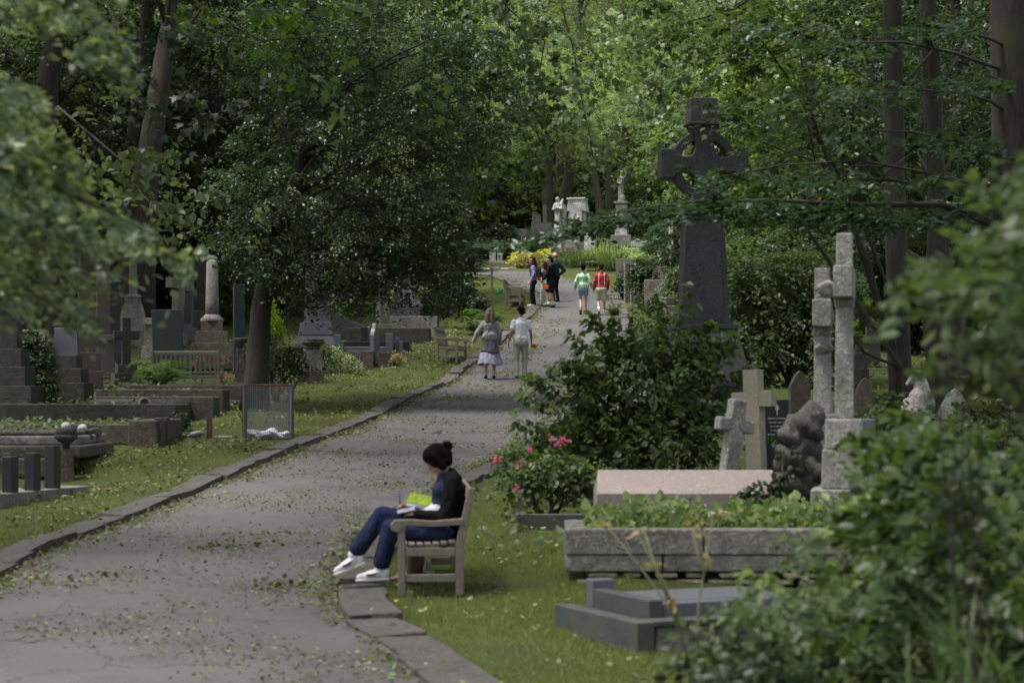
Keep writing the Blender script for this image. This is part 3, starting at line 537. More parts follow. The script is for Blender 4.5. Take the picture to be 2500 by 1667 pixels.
# big tree at the right edge whose low branch crosses in front of the dark cross
b = W(2490, 1180, 25.5); b.z = H(b.x, b.y) - .1
root = thing('spreading_tree', 'thick smooth trunk at the right edge with a long low branch across the view', 'tree', b)
q = lambda px, py, d: np.array(W(px, py, d) - b, float)
ks = [(1215, 592, 24), (1265, 590, 24), (1320, 575, 24.1), (1380, 560, 24.2), (1430, 548, 24.2), (1480, 535, 24.3), (1530, 520, 24.3), (1580, 520, 24.3), (1640, 510, 24.4), (1700, 500, 24.4), (1770, 500, 24.5), (1840, 500, 24.6), (1910, 505, 24.7), (1980, 510, 24.8), (2050, 515, 24.9), (2120, 525, 25), (2190, 530, 25), (2260, 520, 25), (2330, 500, 25.2), (2400, 480, 25.3)]
r = np.random.default_rng(41); Cx = []
for i, s in enumerate(ks):
    th = 7 + min(i, 12) * 1.7
    for k in range(3 + min(i, 8)): Cx.append(q(s[0] + r.normal() * 26, s[1] + r.normal() * th * .55 + (6 if k % 2 else -4), s[2] + r.normal() * .5))
for (px, py, w_, n_) in [(1590, 590, 8, 2), (1960, 435, 80, 9), (2080, 445, 80, 9), (2230, 430, 60, 8), (1745, 430, 30, 3), (1690, 408, 18, 1), (2080, 330, 90, 7), (2270, 330, 70, 8), (2400, 350, 70, 12), (2130, 215, 120, 10), (2380, 200, 80, 12), (2030, 110, 120, 10), (2300, 60, 120, 14), (1880, 60, 90, 6), (1592, 620, 6, 1)]:
    for k in range(n_): Cx.append(q(px + r.normal() * w_ * .55, py + r.normal() * 9, 24.6 + r.normal() * .7))
Cx = np.array(Cx); Ox = np.tile(np.array([[-.9, -.25, -.1]]), (len(Cx), 1))
mb = MB(); tp = [Vector((0, 0, 0)), Vector(q(2480, 700, 25.5)), Vector(q(2475, 300, 25.5)), Vector(q(2465, 60, 25.5)), Vector(q(2470, -260, 25.6))]
mb.tube([trunk_at(tp, k / 14) for k in range(15)], list(np.linspace(.34, .22, 15)), 12)
mb.build('trunk', M['barkdark'], root, smooth=True)
mb = MB(); mb.tube([q(2460, 560, 25.4), q(2300, 500, 25.1), q(2100, 500, 24.9), q(1900, 490, 24.7), q(1700, 492, 24.4), q(1500, 520, 24.3), q(1380, 552, 24.2), q(1230, 590, 24)], [.06, .045, .035, .027, .02, .013, .008, .003], 6)
for (px, py) in [(2000, 420), (2150, 220), (2000, 120), (2250, 60), (2380, 180), (1830, 430), (1720, 440), (2060, 330)]: limb(mb, q(2470, py + 60, 25.4), q(px, py, 24.6), .026, .005, .08)
mb.build('limb', M['twig'], root, smooth=True)
Cx[:, 2] -= .06; P, N, Td = sprays(Cx, Ox, r, 32, .2, .1, .97, .3)
link('crown', leaves('crown', P, N, .088 * r.uniform(.7, 1.3, len(P)), T_OVAL, Td, r), M['l_blue'], root)
# slender multi-stemmed tree
b = W(2195, 950, 35.5); b.z = H(b.x, b.y) - .05; root = thing('multi_stemmed_tree', 'dark slender stems fanning up to the left behind the tall stone crosses', 'tree', b); mb = MB()
q = lambda px, py, d: W(px, py, d) - b
for st, r0 in [([(2190, 900, 35.5), (2120, 640, 35.3), (2048, 470, 35.2), (1975, 260, 35), (1895, 150, 35), (1850, 90, 35)], .06), ([(2195, 890, 35.6), (2100, 620, 35.4), (2070, 460, 35.4), (1990, 330, 35.3), (1960, 170, 35.2), (1950, 100, 35)], .055), ([(2190, 900, 35.5), (2163, 690, 35.4), (2121, 580, 35.3), (2080, 480, 35.2), (2050, 380, 35)], .055), ([(2200, 900, 35.4), (2060, 690, 35), (1980, 575, 35), (1925, 470, 35), (1850, 430, 35)], .06), ([(2200, 900, 35.5), (2110, 860, 35), (2070, 800, 35), (2020, 760, 35)], .04), ([(2120, 580, 35.3), (2165, 420, 35.2), (2230, 370, 35.1)], .03), ([(1960, 240, 35.1), (1995, 420, 35.2)], .02)]:
    mb.tube([Vector((0, 0, 0))] + [q(*s) for s in st] if st[0][1] > 800 else [q(*s) for s in st], list(np.linspace(r0, .012, len(st) + (1 if st[0][1] > 800 else 0))), 7)
mb.build('stem', M['barkdark'], root, smooth=True)
r = np.random.default_rng(43); C = np.array([q(*s) for s in [(1860, 90, 35), (1900, 60, 35), (1940, 80, 34.8), (1840, 200, 34.8), (1800, 120, 34.9), (1740, 80, 35), (1680, 60, 35), (1830, 300, 34.6), (1780, 240, 34.7), (1900, 260, 34.7), (2010, 250, 34.8), (1850, 420, 34.6), (1950, 380, 34.8)] for _ in range(6)]) + r.normal(size=(78, 3)) * np.array([.4, .5, .22])
P, N, Td = sprays(C, np.tile([[-.8, -.3, -.1]], (78, 1)), r, 34, .4, .25, .9, .3)
link('crown', leaves('crown', P, N, .11 * r.uniform(.7, 1.3, len(P)), T_LOBED, Td, r), M['l_mid'], root)
# sycamore boughs hanging in from the tall trees at upper left and upper centre
def bough(label, px_py, d, n, spread, leaf, size, start, T=T_LOBED, m=14, name='overhanging_branch'):
    b = W(*start); root = thing(name, label, 'branch', b); r = np.random.default_rng(abs(int(start[0] * 7 + start[1])) + 5); C = []; mb = MB()
    pp = [Vector((0, 0, 0))] + [W(px, py, d) - b for px, py in px_py]; mb.tube(pp, list(np.linspace(.024, .005, len(pp))), 6); mb.build('limb', M['twig'], root, smooth=True)
    for k in range(n):
        t = r.uniform(.12, 1); p = trunk_at(pp, t); C.append(np.array(p) + r.normal(size=3) * np.array([spread, .5, spread * .7]))
    C = np.array(C); P, N, Td = sprays(C, np.tile([[.3, -.6, -.5]], (n, 1)), r, m, .38, .5, .6, .45)
    link('foliage', leaves('foliage', P, N, size * r.uniform(.7, 1.3, len(P)), T, Td, r), M[leaf], root)
bough('sycamore branch with large lobed leaves hanging in at the top left centre', [(520, 40), (640, 100), (760, 90), (960, 60)], 31, 28, .6, 'l_syc', .155, (330, -120, 31))
bough('dark compound-leaved branch hanging over the left graves', [(330, 420), (420, 500), (520, 590)], 32, 30, .45, 'l_mid', .17, (140, 260, 33), T_OVAL)
bough('scattered lobed leaves on a branch before the leaning trunk', [(330, 160), (420, 260), (560, 130), (620, 250)], 31.5, 14, .5, 'l_dark', .16, (200, -120, 32))
bough('bright sycamore branch drooping beside the path at top centre', [(1120, 60), (1200, 180), (1190, 330), (1180, 440)], 47, 110, .75, 'l_syc', .17, (1010, -120, 47), m=18)
bough('leafy branch hanging from the top left of the path opening', [(1240, 20), (1330, 100), (1310, 230), (1280, 300)], 44, 60, .5, 'l_mid', .16, (1130, -140, 44), m=16)
bough('long leafy twig hanging over the path in the centre', [(1400, 120), (1420, 240), (1440, 330), (1450, 400)], 40, 36, .28, 'l_mid', .14, (1330, -140, 40), m=11)
bough('dark leafy branch reaching over the path from top right', [(1800, 20), (1660, 60), (1600, 170), (1560, 330)], 45, 90, .75, 'l_mid', .14, (2000, -140, 45), T_LOBED, m=16)
bough('fine leafy branch spreading across the top of the opening', [(1760, 40), (1650, 50), (1540, 110), (1450, 160)], 50, 90, .7, 'l_light', .14, (1900, -60, 50), T_LOBED, m=16)
# near blurred foliage hanging at the left edge
b = Vector((-4.3, 9.6, H(-4.3, 9.6) - .1)); root = thing('hanging_tree', 'blurred grey-green foliage hanging close at the left edge', 'tree', b); mb = MB()
mb.tube([(0, 0, 0), (.1, .1, 1.6), (.25, 0, 3.0), (.4, -.1, 4.2)], [.16, .13, .1, .05], 8)
poly = [(-120, 150), (10, 150), (85, 220), (110, 300), (170, 410), (240, 500), (330, 560), (440, 615), (420, 625), (300, 610), (205, 625), (165, 670), (175, 745), (150, 800), (90, 770), (20, 730), (-120, 690)]
r = np.random.default_rng(51); Ctr = np.concatenate([px_fill(r, 215, poly, 8.4, 10.6), px_fill(r, 30, [(-60, -60), (300, -60), (240, 40), (220, 150), (180, 100), (120, 30), (-60, -10)], 8.6, 10.2), px_fill(r, 10, [(225, 60), (275, 60), (262, 190), (235, 180)], 9, 9.6)]) - np.array(b)
for e in [(60, 200, 9.3), (200, 420, 9.2), (440, 610, 9.1), (150, 760, 9), (250, 20, 9.3), (40, 560, 9.5)]: limb(mb, (.25, 0, 3.0), W(*e) - b, .014, .003, .12, 5, 6)
mb.build('trunk', M['barkdark'], root, smooth=True)
P, N, Td = sprays(Ctr, np.tile([[.75, -.1, -.6]], (len(Ctr), 1)), r, 34, .125, .5, .72, .4)
link('crown', leaves('crown', P, N, .052 * r.uniform(.7, 1.35, len(P)), T_OVAL, Td, r), M['l_grey'], root)
# ---------------------------------------------------------------- gravestones and monuments
def gz(x, y): return H(x, y)
def mon(name, label, cat, px, d, tiers, mat, rz=0.0, group=None, depth=1.0, bevel=.012):
    """tiers from the ground up: (part, row of its foot, row of its top, foot width, top width, [material], [depth ratio]) in photo pixels at distance d"""
    x = X(px, d); z0 = gz(x, d) - .06; root = thing(name, label, cat, (x, d, z0), rz, group); s = F / d; last = None
    for i, t in enumerate(tiers):
        pn, y0, y1, w0, w1 = t[:5]; m = M[t[5]] if len(t) > 5 and t[5] else M[mat]; df = t[6] if len(t) > 6 else depth; dx = (t[7] if len(t) > 7 else 0) / s
        a = Z(y0, d) - z0 if i else 0.0; b = Z(y1, d) - z0; a = a if i == 0 else a - .004
        mb = MB(); mb.fru(a, b, w0 / s, w0 / s * df, w1 / s, w1 / s * df, dx); mb.build(pn, m, root, bevel)
    root['s'] = s; return root
def part(root, name, mat, fn, bevel=.01, smooth=False, label=None):
    mb = MB(); fn(mb); return mb.build(name, M[mat], root, bevel, smooth, label)
def lz(root, py): return Z(py, root.location.y) - root.location.z
def lx(root, px): return X(px, root.location.y) - root.location.x
def cross_outline(w, h, aw, ay, ah, top=1.0):      # shaft width, height, arm span, arm centre height, arm thickness
    return [(-w / 2, 0), (w / 2, 0), (w / 2 * top, ay - ah / 2), (aw / 2, ay - ah / 2), (aw / 2, ay + ah / 2), (w / 2 * top, ay + ah / 2), (w / 2 * top, h), (-w / 2 * top, h), (-w / 2 * top, ay + ah / 2), (-aw / 2, ay + ah / 2), (-aw / 2, ay - ah / 2), (-w / 2 * top, ay - ah / 2)]
def weeds(root, x0, x1, y0, y1, z, n, size, mat, T=T_DIA, name='weeds', lift=.06, seed=1):
    r = np.random.default_rng(seed); P = np.stack([r.uniform(x0, x1, n), r.uniform(y0, y1, n), z + lift * r.uniform(0, 1, n) ** 2], 1)
    o = link(name, leaves(name, P, np.array([0, -.4, .8]) + r.normal(size=P.shape) * .5, size * r.uniform(.6, 1.4, n), T, r=r), M[mat], root); o['kind'] = 'stuff'; return o
def grave(label, px0, px1, d, depth, top, mat, t=.16, plinth=0, end=0, rz=0.0, fill='soil', wd=None, name='kerb_grave', cat='grave', low=.07, group=None, base=None, rubble=False):
    """a kerbed grave lying across the view; top = photo row of the kerb's front top edge"""
    x0, x1 = X(px0, d), X(px1, d); xc = (x0 + x1) / 2; L = x1 - x0; z0 = gz(xc, d) - .08; root = thing(name, label, cat, (xc, d + depth / 2, z0), rz, group); h = Z(top, d) - z0
    zb = 0 if not base else Z(base, d) - z0
    for nm, cx, cy, sx, sy, dz in (('kerb_side', 0, -depth / 2 + t / 2, L, t, 0), ('kerb_side', 0, depth / 2 - t / 2, L, t, 0), ('kerb_end', -L / 2 + t / 2, 0, t, depth - 2 * t - .006, .004), ('kerb_end', L / 2 - t / 2, 0, t, depth - 2 * t - .006, .004)):
        part(root, nm, mat, lambda mb: mb.fru(zb, h - dz, sx, sy, sx, sy, cx, cy), .018)
    part(root, 'infill', fill, lambda mb: mb.box(0, 0, (h - low) / 2, L - 2 * t - .01, depth - 2 * t - .01, h - low), 0)
    if wd: weeds(root, -L / 2 + t, L / 2 - t, -depth / 2 + t, depth / 2 - t, h - low, wd, .085, 'l_mid', seed=int(px1 + d), lift=.1)
    if plinth: part(root, 'plinth', mat, lambda mb: mb.fru(0, plinth, L + .16, depth + .16, L + .1, depth + .1), .012)
    if end:
        part(root, 'end_block', mat, lambda mb: mb.fru(0, h + end, .5, depth + .06, .46, depth + .02, L / 2 - .16), .025)
    if base:
        k = 0; x = -L / 2 + .04
        while x < L / 2 - .15:
            ww = min(rnd.uniform(.18, .38), L / 2 - .04 - x); part(root, 'rubble_stone', 'rubble' if rubble else mat, lambda mb: mb.box(x + ww / 2, -depth / 2 + .14 + rnd.uniform(0, .03), zb / 2 - .004, ww - .015, .22, zb - .01), .02); x += ww
    return root
# --- the near right corner
b = thing('granite_grave_kerb', 'dark grey stepped granite grave kerb on the lawn at bottom right', 'grave', (.9, 14.3, H(.9, 14.3) - .04), R(23.6))
part(b, 'kerb_side', 'darkgran', lambda mb: mb.box(.07, .71, .14, .14, 1.42, .28), .01)
part(b, 'kerb_cap', 'darkgran', lambda mb: mb.box(.92, .10, .262, 1.56, .20, .04), .006)
part(b, 'footing_stone', 'planter', lambda mb: mb.box(.42, .13, .12, .50, .18, .235), .03); part(b, 'footing_stone', 'planter', lambda mb: mb.box(1.15, .13, .12, .9, .18, .235), .03)
part(b, 'bed', 'soil', lambda mb: mb.box(.95, .82, .11, 1.5, 1.16, .22), 0)
part(b, 'inner_side', 'darkgran', lambda mb: mb.box(.32, .80, .29, .12, .96, .22), .01)
part(b, 'inner_ledge', 'greygran', lambda mb: mb.box(.98, .42, .27, 1.18, .16, .2), .01)
part(b, 'ledger', 'greygran', lambda mb: mb.box(1.0, .9, .30, 1.2, .74, .14), .01)
part(b, 'corner_block', 'greygran', lambda mb: mb.box(.36, 1.33, .30, .2, .12, .34), .01)
# stone planter box: long slabs on rubble feet
x0, d = X(1380, 17.6), 17.6; L = 3.05; z0 = H(1.7, d) - .03; zt = Z(1290, d) - z0; zm = Z(1355, d) - z0; zb = Z(1396, d) - z0
pl = thing('stone_planter', 'long weathered stone planter box full of low green leaves on rubble feet', 'planter', (x0, d, z0), R(-1))
for (a, w_) in ((0, 1.22), (1.225, 1.82)): part(pl, 'front_slab', 'planter', lambda mb: mb.box(a + w_ / 2, .1, (zt + zm) / 2, w_ - .006, .2, zt - zm - .004), .018)
for (a, w_) in ((0, .86), (.865, 1.1), (1.97, 1.08)): part(pl, 'lower_slab', 'planter', lambda mb: mb.box(a + w_ / 2, .105, (zm + zb) / 2, w_ - .006, .19, zm - zb - .004), .018)
part(pl, 'back_slab', 'planter', lambda mb: mb.box(L / 2, 1.15, (zt + zb) / 2, L, .2, zt - zb), .018)
for xx in (.1, L - .1): part(pl, 'end_slab', 'planter', lambda mb: mb.box(xx, .625, (zt + zb) / 2 - .003, .2, .84, zt - zb - .006), .018)
part(pl, 'bed', 'soil', lambda mb: mb.box(L / 2, .62, zt / 2 - .02, L - .42, .83, zt - .04), 0)
x = .1
while x < L - .3:
    for row in range(2):
        xx = x + (.0 if row == 0 else .1); ww = rnd.uniform(.13, .27)
        part(pl, 'rubble_stone', 'rubble', lambda mb: mb.box(xx + ww / 2, .125 + rnd.uniform(0, .03), row * zb / 2 + zb / 4, ww, .22, zb / 2 - .015), .022)
    x += rnd.uniform(.24, .32)
r = np.random.default_rng(61); n = 1700; P = np.stack([r.uniform(.18, L - .2, n), r.uniform(.2, 1.05, n), zt - .05 + (.15 + .13 * np.sin(np.linspace(0, 1, n) * 0 + r.uniform(0, 1, n))) * r.uniform(0, 1, n) ** 1.4], 1); P[:, 2] += np.where(P[:, 2] > zt, .05 * np.sin(P[:, 0] * 9 + 2 * np.sin(P[:, 0] * 4)), 0)
o = link('planter_leaves', leaves('planter_leaves', P, np.array([0, -.5, .6]) + r.normal(size=P.shape) * .5, .08 * r.lognormal(-.1, .38, n).clip(.4, 1.8), T_OVAL, np.array([0, 0, .9]) + r.normal(size=P.shape) * .6, r), M['l_planter'], pl); o['kind'] = 'stuff'
P = np.stack([r.uniform(.3, 1.6, 26), r.uniform(.3, 1, 26), np.full(26, zt + .12)], 1); o = link('flowers', leaves('flowers', P, np.array([0, -.5, .8]) + r.normal(size=P.shape) * .4, .05, T_OVAL, r=r), M['whitefl'], pl); o['kind'] = 'stuff'
pk = thing('granite_ledger_tomb', 'pink granite ridged ledger tomb behind the leafy planter', 'tomb', (X(1457, 21), 21, H(.9, 21) - .05)); L = X(1905, 21) - X(1457, 21)
h1 = Z(1246, 21) - pk.location.z; h2 = Z(1205, 21) - pk.location.z; h3 = Z(1150, 21) - pk.location.z
part(pk, 'plinth', 'grey', lambda mb: mb.box(L / 2, .42, h1 / 2, L + .08, .96, h1), .012)
part(pk, 'ledger', 'pink', lambda mb: mb.prism([(0, h1 + .003), (L, h1 + .003), (L, h2), (0, h2)], 0, .84), .008)
mb = MB(); mb.add([(0, 0, h2), (L, 0, h2), (L, .84, h2), (0, .84, h2), (0.03, .42, h3), (L - .03, .42, h3)], [(0, 1, 5, 4), (1, 2, 5), (2, 3, 4, 5), (3, 0, 4)]); mb.build('ridged_top', M['pink'], pk, .006)
k = thing('low_granite_kerb', 'low dark granite kerb in the pink rose bed', 'grave', (X(1260, 22), 22, H(.1, 22) - .05)); L = X(1440, 22) - X(1260, 22)
part(k, 'kerb_side', 'darkgran', lambda mb: mb.box(L / 2, .06, .11, L, .12, .22), .01); part(k, 'kerb_end', 'darkgran', lambda mb: mb.box(.06, .6, .11, .12, .94, .22), .01); part(k, 'bed', 'soil', lambda mb: mb.box(L / 2, .6, .08, L - .2, .9, .16), 0)
# two small crosses behind the pink tomb
x, d = X(1766, 23.5), 23.5; z0 = H(x, d) - .05; s = F / d
c = thing('stone_cross', 'squat rough grey stone cross leaning right beside the pale wooden cross', 'cross', (x, d, z0), R(14)); c.rotation_euler = (0, R(8), R(22))
part(c, 'cross', 'rough', lambda mb: mb.prism(cross_outline(.185, Z(972, d) - z0, .46, Z(1036, d) - z0, .16), -.085, .085), .022)
x, d = X(1851, 24.5), 24.5; z0 = H(x, d) - .05
c = thing('wooden_cross', 'pale oak cross standing tall behind the rough stone cross', 'cross', (x, d, z0), R(-26)); c.rotation_euler = (0, R(-2.5), R(-32))
part(c, 'upright', 'oldwood', lambda mb: mb.box(0, 0, (Z(902, d) - z0) / 2, .205, .17, Z(902, d) - z0), .008)
part(c, 'crossbar', 'oldwood', lambda mb: mb.box(0, .0, Z(975, d) - z0, .54, .16, .19), .008)
# tall twin crosses seen nearly end-on
def tall_cross(label, px, d, top, bar0, bar1, w_, shaft_foot, steps, rz, mat='rough', carve=()):
    x = X(px, d); z0 = H(x, d) - .06; s = F / d; c = thing('stone_cross', label, 'cross', (x, d, z0), rz, 'tall stone crosses'); zs = Z(shaft_foot, d) - z0
    part(c, 'shaft', mat, lambda mb: mb.fru(zs, Z(bar1, d) - z0, w_ * 1.12, w_ * 1.0, w_ * .96, w_ * .9), .012)
    part(c, 'arm', mat, lambda mb: mb.box(0, 0, (Z(bar0, d) + Z(bar1, d)) / 2 - z0, 1.02, w_ * 1.02, Z(bar0, d) - Z(bar1, d)), .014)
    part(c, 'head', mat, lambda mb: mb.fru(Z(bar0, d) - z0, Z(top, d) - z0, w_ * .95, w_ * .9, w_ * .88, w_ * .84), .014)
    prev = shaft_foot
    for i, (yb, ww) in enumerate(steps):
        zt = Z(prev, d) - z0; zb = max(Z(yb, d) - z0, 0); part(c, 'step', mat, lambda mb: mb.fru(zb + (.003 if zb else 0), zt, ww, ww, ww * .96, ww * .96), .016); prev = yb
    for (py, dx, ry, hz_) in carve: rock('carving', -w_ * .62, dx, Z(py, d) - z0, w_ * .42, w_ * .5, hz_, mat, c, int(py))
    part(c, 'bracket', mat, lambda mb: mb.fru(Z(bar1 + 22, d) - z0, Z(bar1, d) - z0 - .003, w_ * 1.02, w_ * 1.02, w_ * 1.5, w_ * 1.03), .02)
    return c
def rock(name, cx, cy, cz, rx, ry, rz_, mat, root, seed):
    bm = bmesh.new(); bmesh.ops.create_icosphere(bm, subdivisions=3, radius=1); rr = random.Random(seed); ph = [rr.uniform(0, 6) for _ in range(6)]
    for v in bm.verts:
        p = v.co; k = 1 + .2 * math.sin(3 * p.x + ph[0]) * math.sin(2.6 * p.y + ph[1]) + .15 * math.sin(4 * p.z + ph[2] + 3 * p.x) + .08 * math.sin(9 * p.y + ph[3]) * math.sin(8 * p.x + ph[4]) + .04 * math.sin(17 * p.z + 15 * p.x + ph[5])
        v.co = Vector((cx + p.x * rx * k, cy + p.y * ry * k, cz + p.z * rz_ * k))
    me = bpy.data.meshes.new(name); bm.to_mesh(me); bm.free(); return link(name, me, M[mat], root, 0, True)
tall_cross('tallest pale stone cross seen end-on upon three stepped blocks', 2062, 19.6, 570, 655, 731, .185, 1022, [(1096, .37), (1192, .44), (1330, .66)], R(79))
tall_cross('tall lichened stone cross seen end-on left of the tallest one', 2008, 22.5, 655, 735, 800, .2, 1010, [(1120, .5), (1330, .62)], R(80), carve=((770, -.02, 0, .2), (705, -.05, 0, .09), (850, -.03, 0, .07)))
# lichened boulder cairn
x, d = X(1962, 20.8), 20.8; z0 = H(x, d) - .05
c = thing('boulder_cairn', 'dark lichen-spotted boulders stacked beside the tall stone crosses', 'boulders', (x, d, z0))
def rock(name, cx, cy, cz, rx, ry, rz_, mat, root, seed):
    bm = bmesh.new(); bmesh.ops.create_icosphere(bm, subdivisions=3, radius=1); rr = random.Random(seed); ph = [rr.uniform(0, 6) for _ in range(6)]
    for v in bm.verts:
        p = v.co; k = 1 + .2 * math.sin(3 * p.x + ph[0]) * math.sin(2.6 * p.y + ph[1]) + .15 * math.sin(4 * p.z + ph[2] + 3 * p.x) + .08 * math.sin(9 * p.y + ph[3]) * math.sin(8 * p.x + ph[4]) + .04 * math.sin(17 * p.z + 15 * p.x + ph[5])
        v.co = Vector((cx + p.x * rx * k, cy + p.y * ry * k, cz + p.z * rz_ * k))
    me = bpy.data.meshes.new(name); bm.to_mesh(me); bm.free(); return link(name, me, M[mat], root, 0, True)
for i, (px, py, rx, rz_) in enumerate([(1960, 1280, .30, .24), (1945, 1180, .26, .22), (1958, 1110, .22, .22), (1975, 1035, .20, .19), (1938, 1060, .17, .16), (1925, 1120, .15, .17), (1985, 1150, .16, .2)]): rock('boulder', X(px, d) - x, rnd.uniform(-.05, .05), Z(py, d) - z0, rx, .24, rz_, 'boulder', c, i + 3)
# Celtic cross
d = 38.0; s = F / d; x = X(1716, d); z0 = H(x, d) - .06; zz = lambda py: Z(py, d) - z0
c = thing('celtic_cross', 'huge dark speckled granite Celtic cross with a ring and roofed top', 'cross', (x, d, z0), R(7))
part(c, 'base', 'celtic', lambda mb: mb.fru(0, zz(945), 1.78, 1.5, 1.74, 1.46), .02)
part(c, 'base_moulding', 'celtic', lambda mb: mb.fru(zz(945), zz(932), 1.84, 1.56, 1.84, 1.56), .01)
part(c, 'pedestal', 'celtic', lambda mb: mb.fru(zz(932), zz(805), 1.62, 1.36, 1.12, .88), .015)
part(c, 'pedestal_cap', 'celtic', lambda mb: mb.fru(zz(805), zz(793), 1.2, .94, 1.2, .94), .01)
w0, w1 = .965, .79; ya, yb = zz(440), zz(366); ym = (ya + yb) / 2; hw = .845; nk = .215
def arc(cx, cz, r_, a0, a1, n=8): return [(cx + r_ * math.cos(R(a0 + (a1 - a0) * k / n)), cz + r_ * math.sin(R(a0 + (a1 - a0) * k / n))) for k in range(n + 1)]
half = [(w0 / 2, zz(793)), (w1 / 2, zz(575)), (.345, zz(500)), (.27, ym - .66), (.21, ym - .54), (.185, ym - .42), (.19, ym - .29), (.225, ym - .19), (.30, ym - .145), (.42, ym - .145), (.54, ym - .2), (.60, ym - .285), (hw, ym - .285), (hw, ym + .285), (.60, ym + .285), (.54, ym + .2), (.42, ym + .145), (.30, ym + .145), (.225, ym + .19), (.19, ym + .29), (.18, ym + .44), (.20, ym + .58), (.27, ym + .68), (.30, zz(309))]
pts = half + [(-px_, pz) for px_, pz in reversed(half)]
part(c, 'shaft_and_arms', 'celtic', lambda mb: mb.prism(pts, -.19, .19), .025)
def ring(mb):
    for a0 in (12, 102, 192, 282):
        o1 = arc(0, ym, .645, a0, a0 + 66, 12); i1 = arc(0, ym, .475, a0, a0 + 66, 12); mb.prism(o1 + i1[::-1], -.145, .145)
part(c, 'ring', 'celtic', ring, .015)
part(c, 'inner_panel', 'celtic', lambda mb: mb.prism([(-.36, zz(780)), (.36, zz(780)), (.29, zz(500)), (-.29, zz(500))], -.2, -.188), .004)
part(c, 'roofed_cap', 'celtic', lambda mb: mb.prism([(-.31, zz(309)), (.31, zz(309)), (.27, zz(264)), (-.27, zz(264))], -.25, .25), .015)
part(c, 'cap_moulding', 'celtic', lambda mb: mb.box(0, 0, zz(305), .66, .54, .05), .01); part(c, 'cap_ridge', 'celtic', lambda mb: mb.prism([(-.27, zz(264)), (.27, zz(264)), (.255, zz(242)), (-.255, zz(242))], -.15, .15), .012)
# pointed and round gravestones at right
def headstone(label, px, d, top, w_px, mat, shape='gothic', t=.11, rz=0.0, tilt=0.0, group=None, foot=None):
    x = X(px, d); z0 = H(x, d) - .08; h = Z(top, d) - z0; w_ = w_px * d / F / 2; o = None
    if shape == 'gothic': pts = [(-w_, 0), (w_, 0), (w_, h - 1.5 * w_)] + [(w_ * (1 - k / 6) ** .62 * 1, h - 1.5 * w_ + 1.5 * w_ * k / 6) for k in range(1, 7)]; pts += [(-a, b_) for a, b_ in reversed(pts[3:-1])] + [(-w_, h - 1.5 * w_)]
    elif shape == 'round': pts = [(-w_, 0), (w_, 0)] + [(w_ * math.cos(R(a)), h - w_ + w_ * math.sin(R(a))) for a in range(0, 181, 15)]
    elif shape == 'ogee': pts = [(-w_, 0), (w_, 0), (w_, h * .72), (w_ * .8, h * .8), (w_ * .55, h * .86), (w_ * .3, h * .97), (0, h), (-w_ * .3, h * .97), (-w_ * .55, h * .86), (-w_ * .8, h * .8), (-w_, h * .72)]
    else: pts = [(-w_, 0), (w_, 0), (w_, h), (-w_, h)]
    root = thing('headstone', label, 'gravestone', (x, d, z0), rz, group); root.rotation_euler = (0, R(tilt), rz)
    part(root, 'slab', mat, lambda mb: mb.prism(pts, -t / 2, t / 2), .012)
    part(root, 'footing', mat, lambda mb: mb.fru(0, .12, 2 * w_ + .14, t + .2, 2 * w_ + .12, t + .18), .01); return root
headstone('dark pointed-arch headstone left of the tall stone crosses', 1952, 33, 905, 52, 'brown', 'gothic', rz=.2)
headstone('dark pointed-arch headstone just right of the tall stone crosses', 2112, 32, 921, 46, 'brown', 'gothic', rz=-.1)
headstone('broad lichened pointed headstone at far right behind the near shrub', 2330, 29, 948, 80, 'rough', 'gothic', rz=-.25)
headstone('pale edge of a headstone at the right border behind the shrub', 2478, 27, 940, 60, 'rough', 'gothic', rz=-.5)
bh = headstone('polished black headstone lettered in white behind the oak cross', 1895, 27.5, 975, 60, 'blackgran', 'flat', rz=.1)
hz = Z(975, 27.5) - bh.location.z; rr = random.Random(8)
def letters(mb):
    for row in range(6):
        xx = -.12 + rr.uniform(0, .04)
        while xx < .12:
            ww = rr.uniform(.012, .03); mb.box(xx, -.0575, hz - .26 - row * .055, ww, .004, .016); xx += ww + rr.uniform(.008, .02)
M['gilt'] = m_plain('white_lettering', (.5, .5, .52), .7)
o = part(bh, 'lettering', 'gilt', letters, 0); o['kind'] = 'stuff'
part(bh, 'emblem', 'gilt', lambda mb: [mb.prism([(.0, hz - .17), (.03, hz - .12), (.0, hz - .06), (-.03, hz - .12)], -.06, -.055), mb.box(0, -.0575, hz - .19, .012, .004, .05)], 0)
headstone('small blue-grey slab tucked behind the tallest stone cross', 2118, 21.5, 1022, 36, 'greygran', 'flat', rz=-.3)
mon('pedestal_tomb', 'small dark pedestal with a square cap in the shade right of the tall crosses', 'tomb', 2098, 40, [('base', 985, 900, 46, 40), ('die', 900, 862, 34, 30), ('cap', 862, 842, 22, 18)], 'dark')
mon('pedestal_tomb', 'small grey stone block with a raised cap far in the right wood', 'tomb', 2130, 52, [('base', 905, 780, 36, 30), ('cap', 780, 755, 16, 14, 'grey')], 'dark')
mon('low_tomb', 'long low dark tomb wall behind the bird-shaped statue', 'tomb', 2230, 36, [('base', 1040, 958, 250, 246, None, .35)], 'dark')
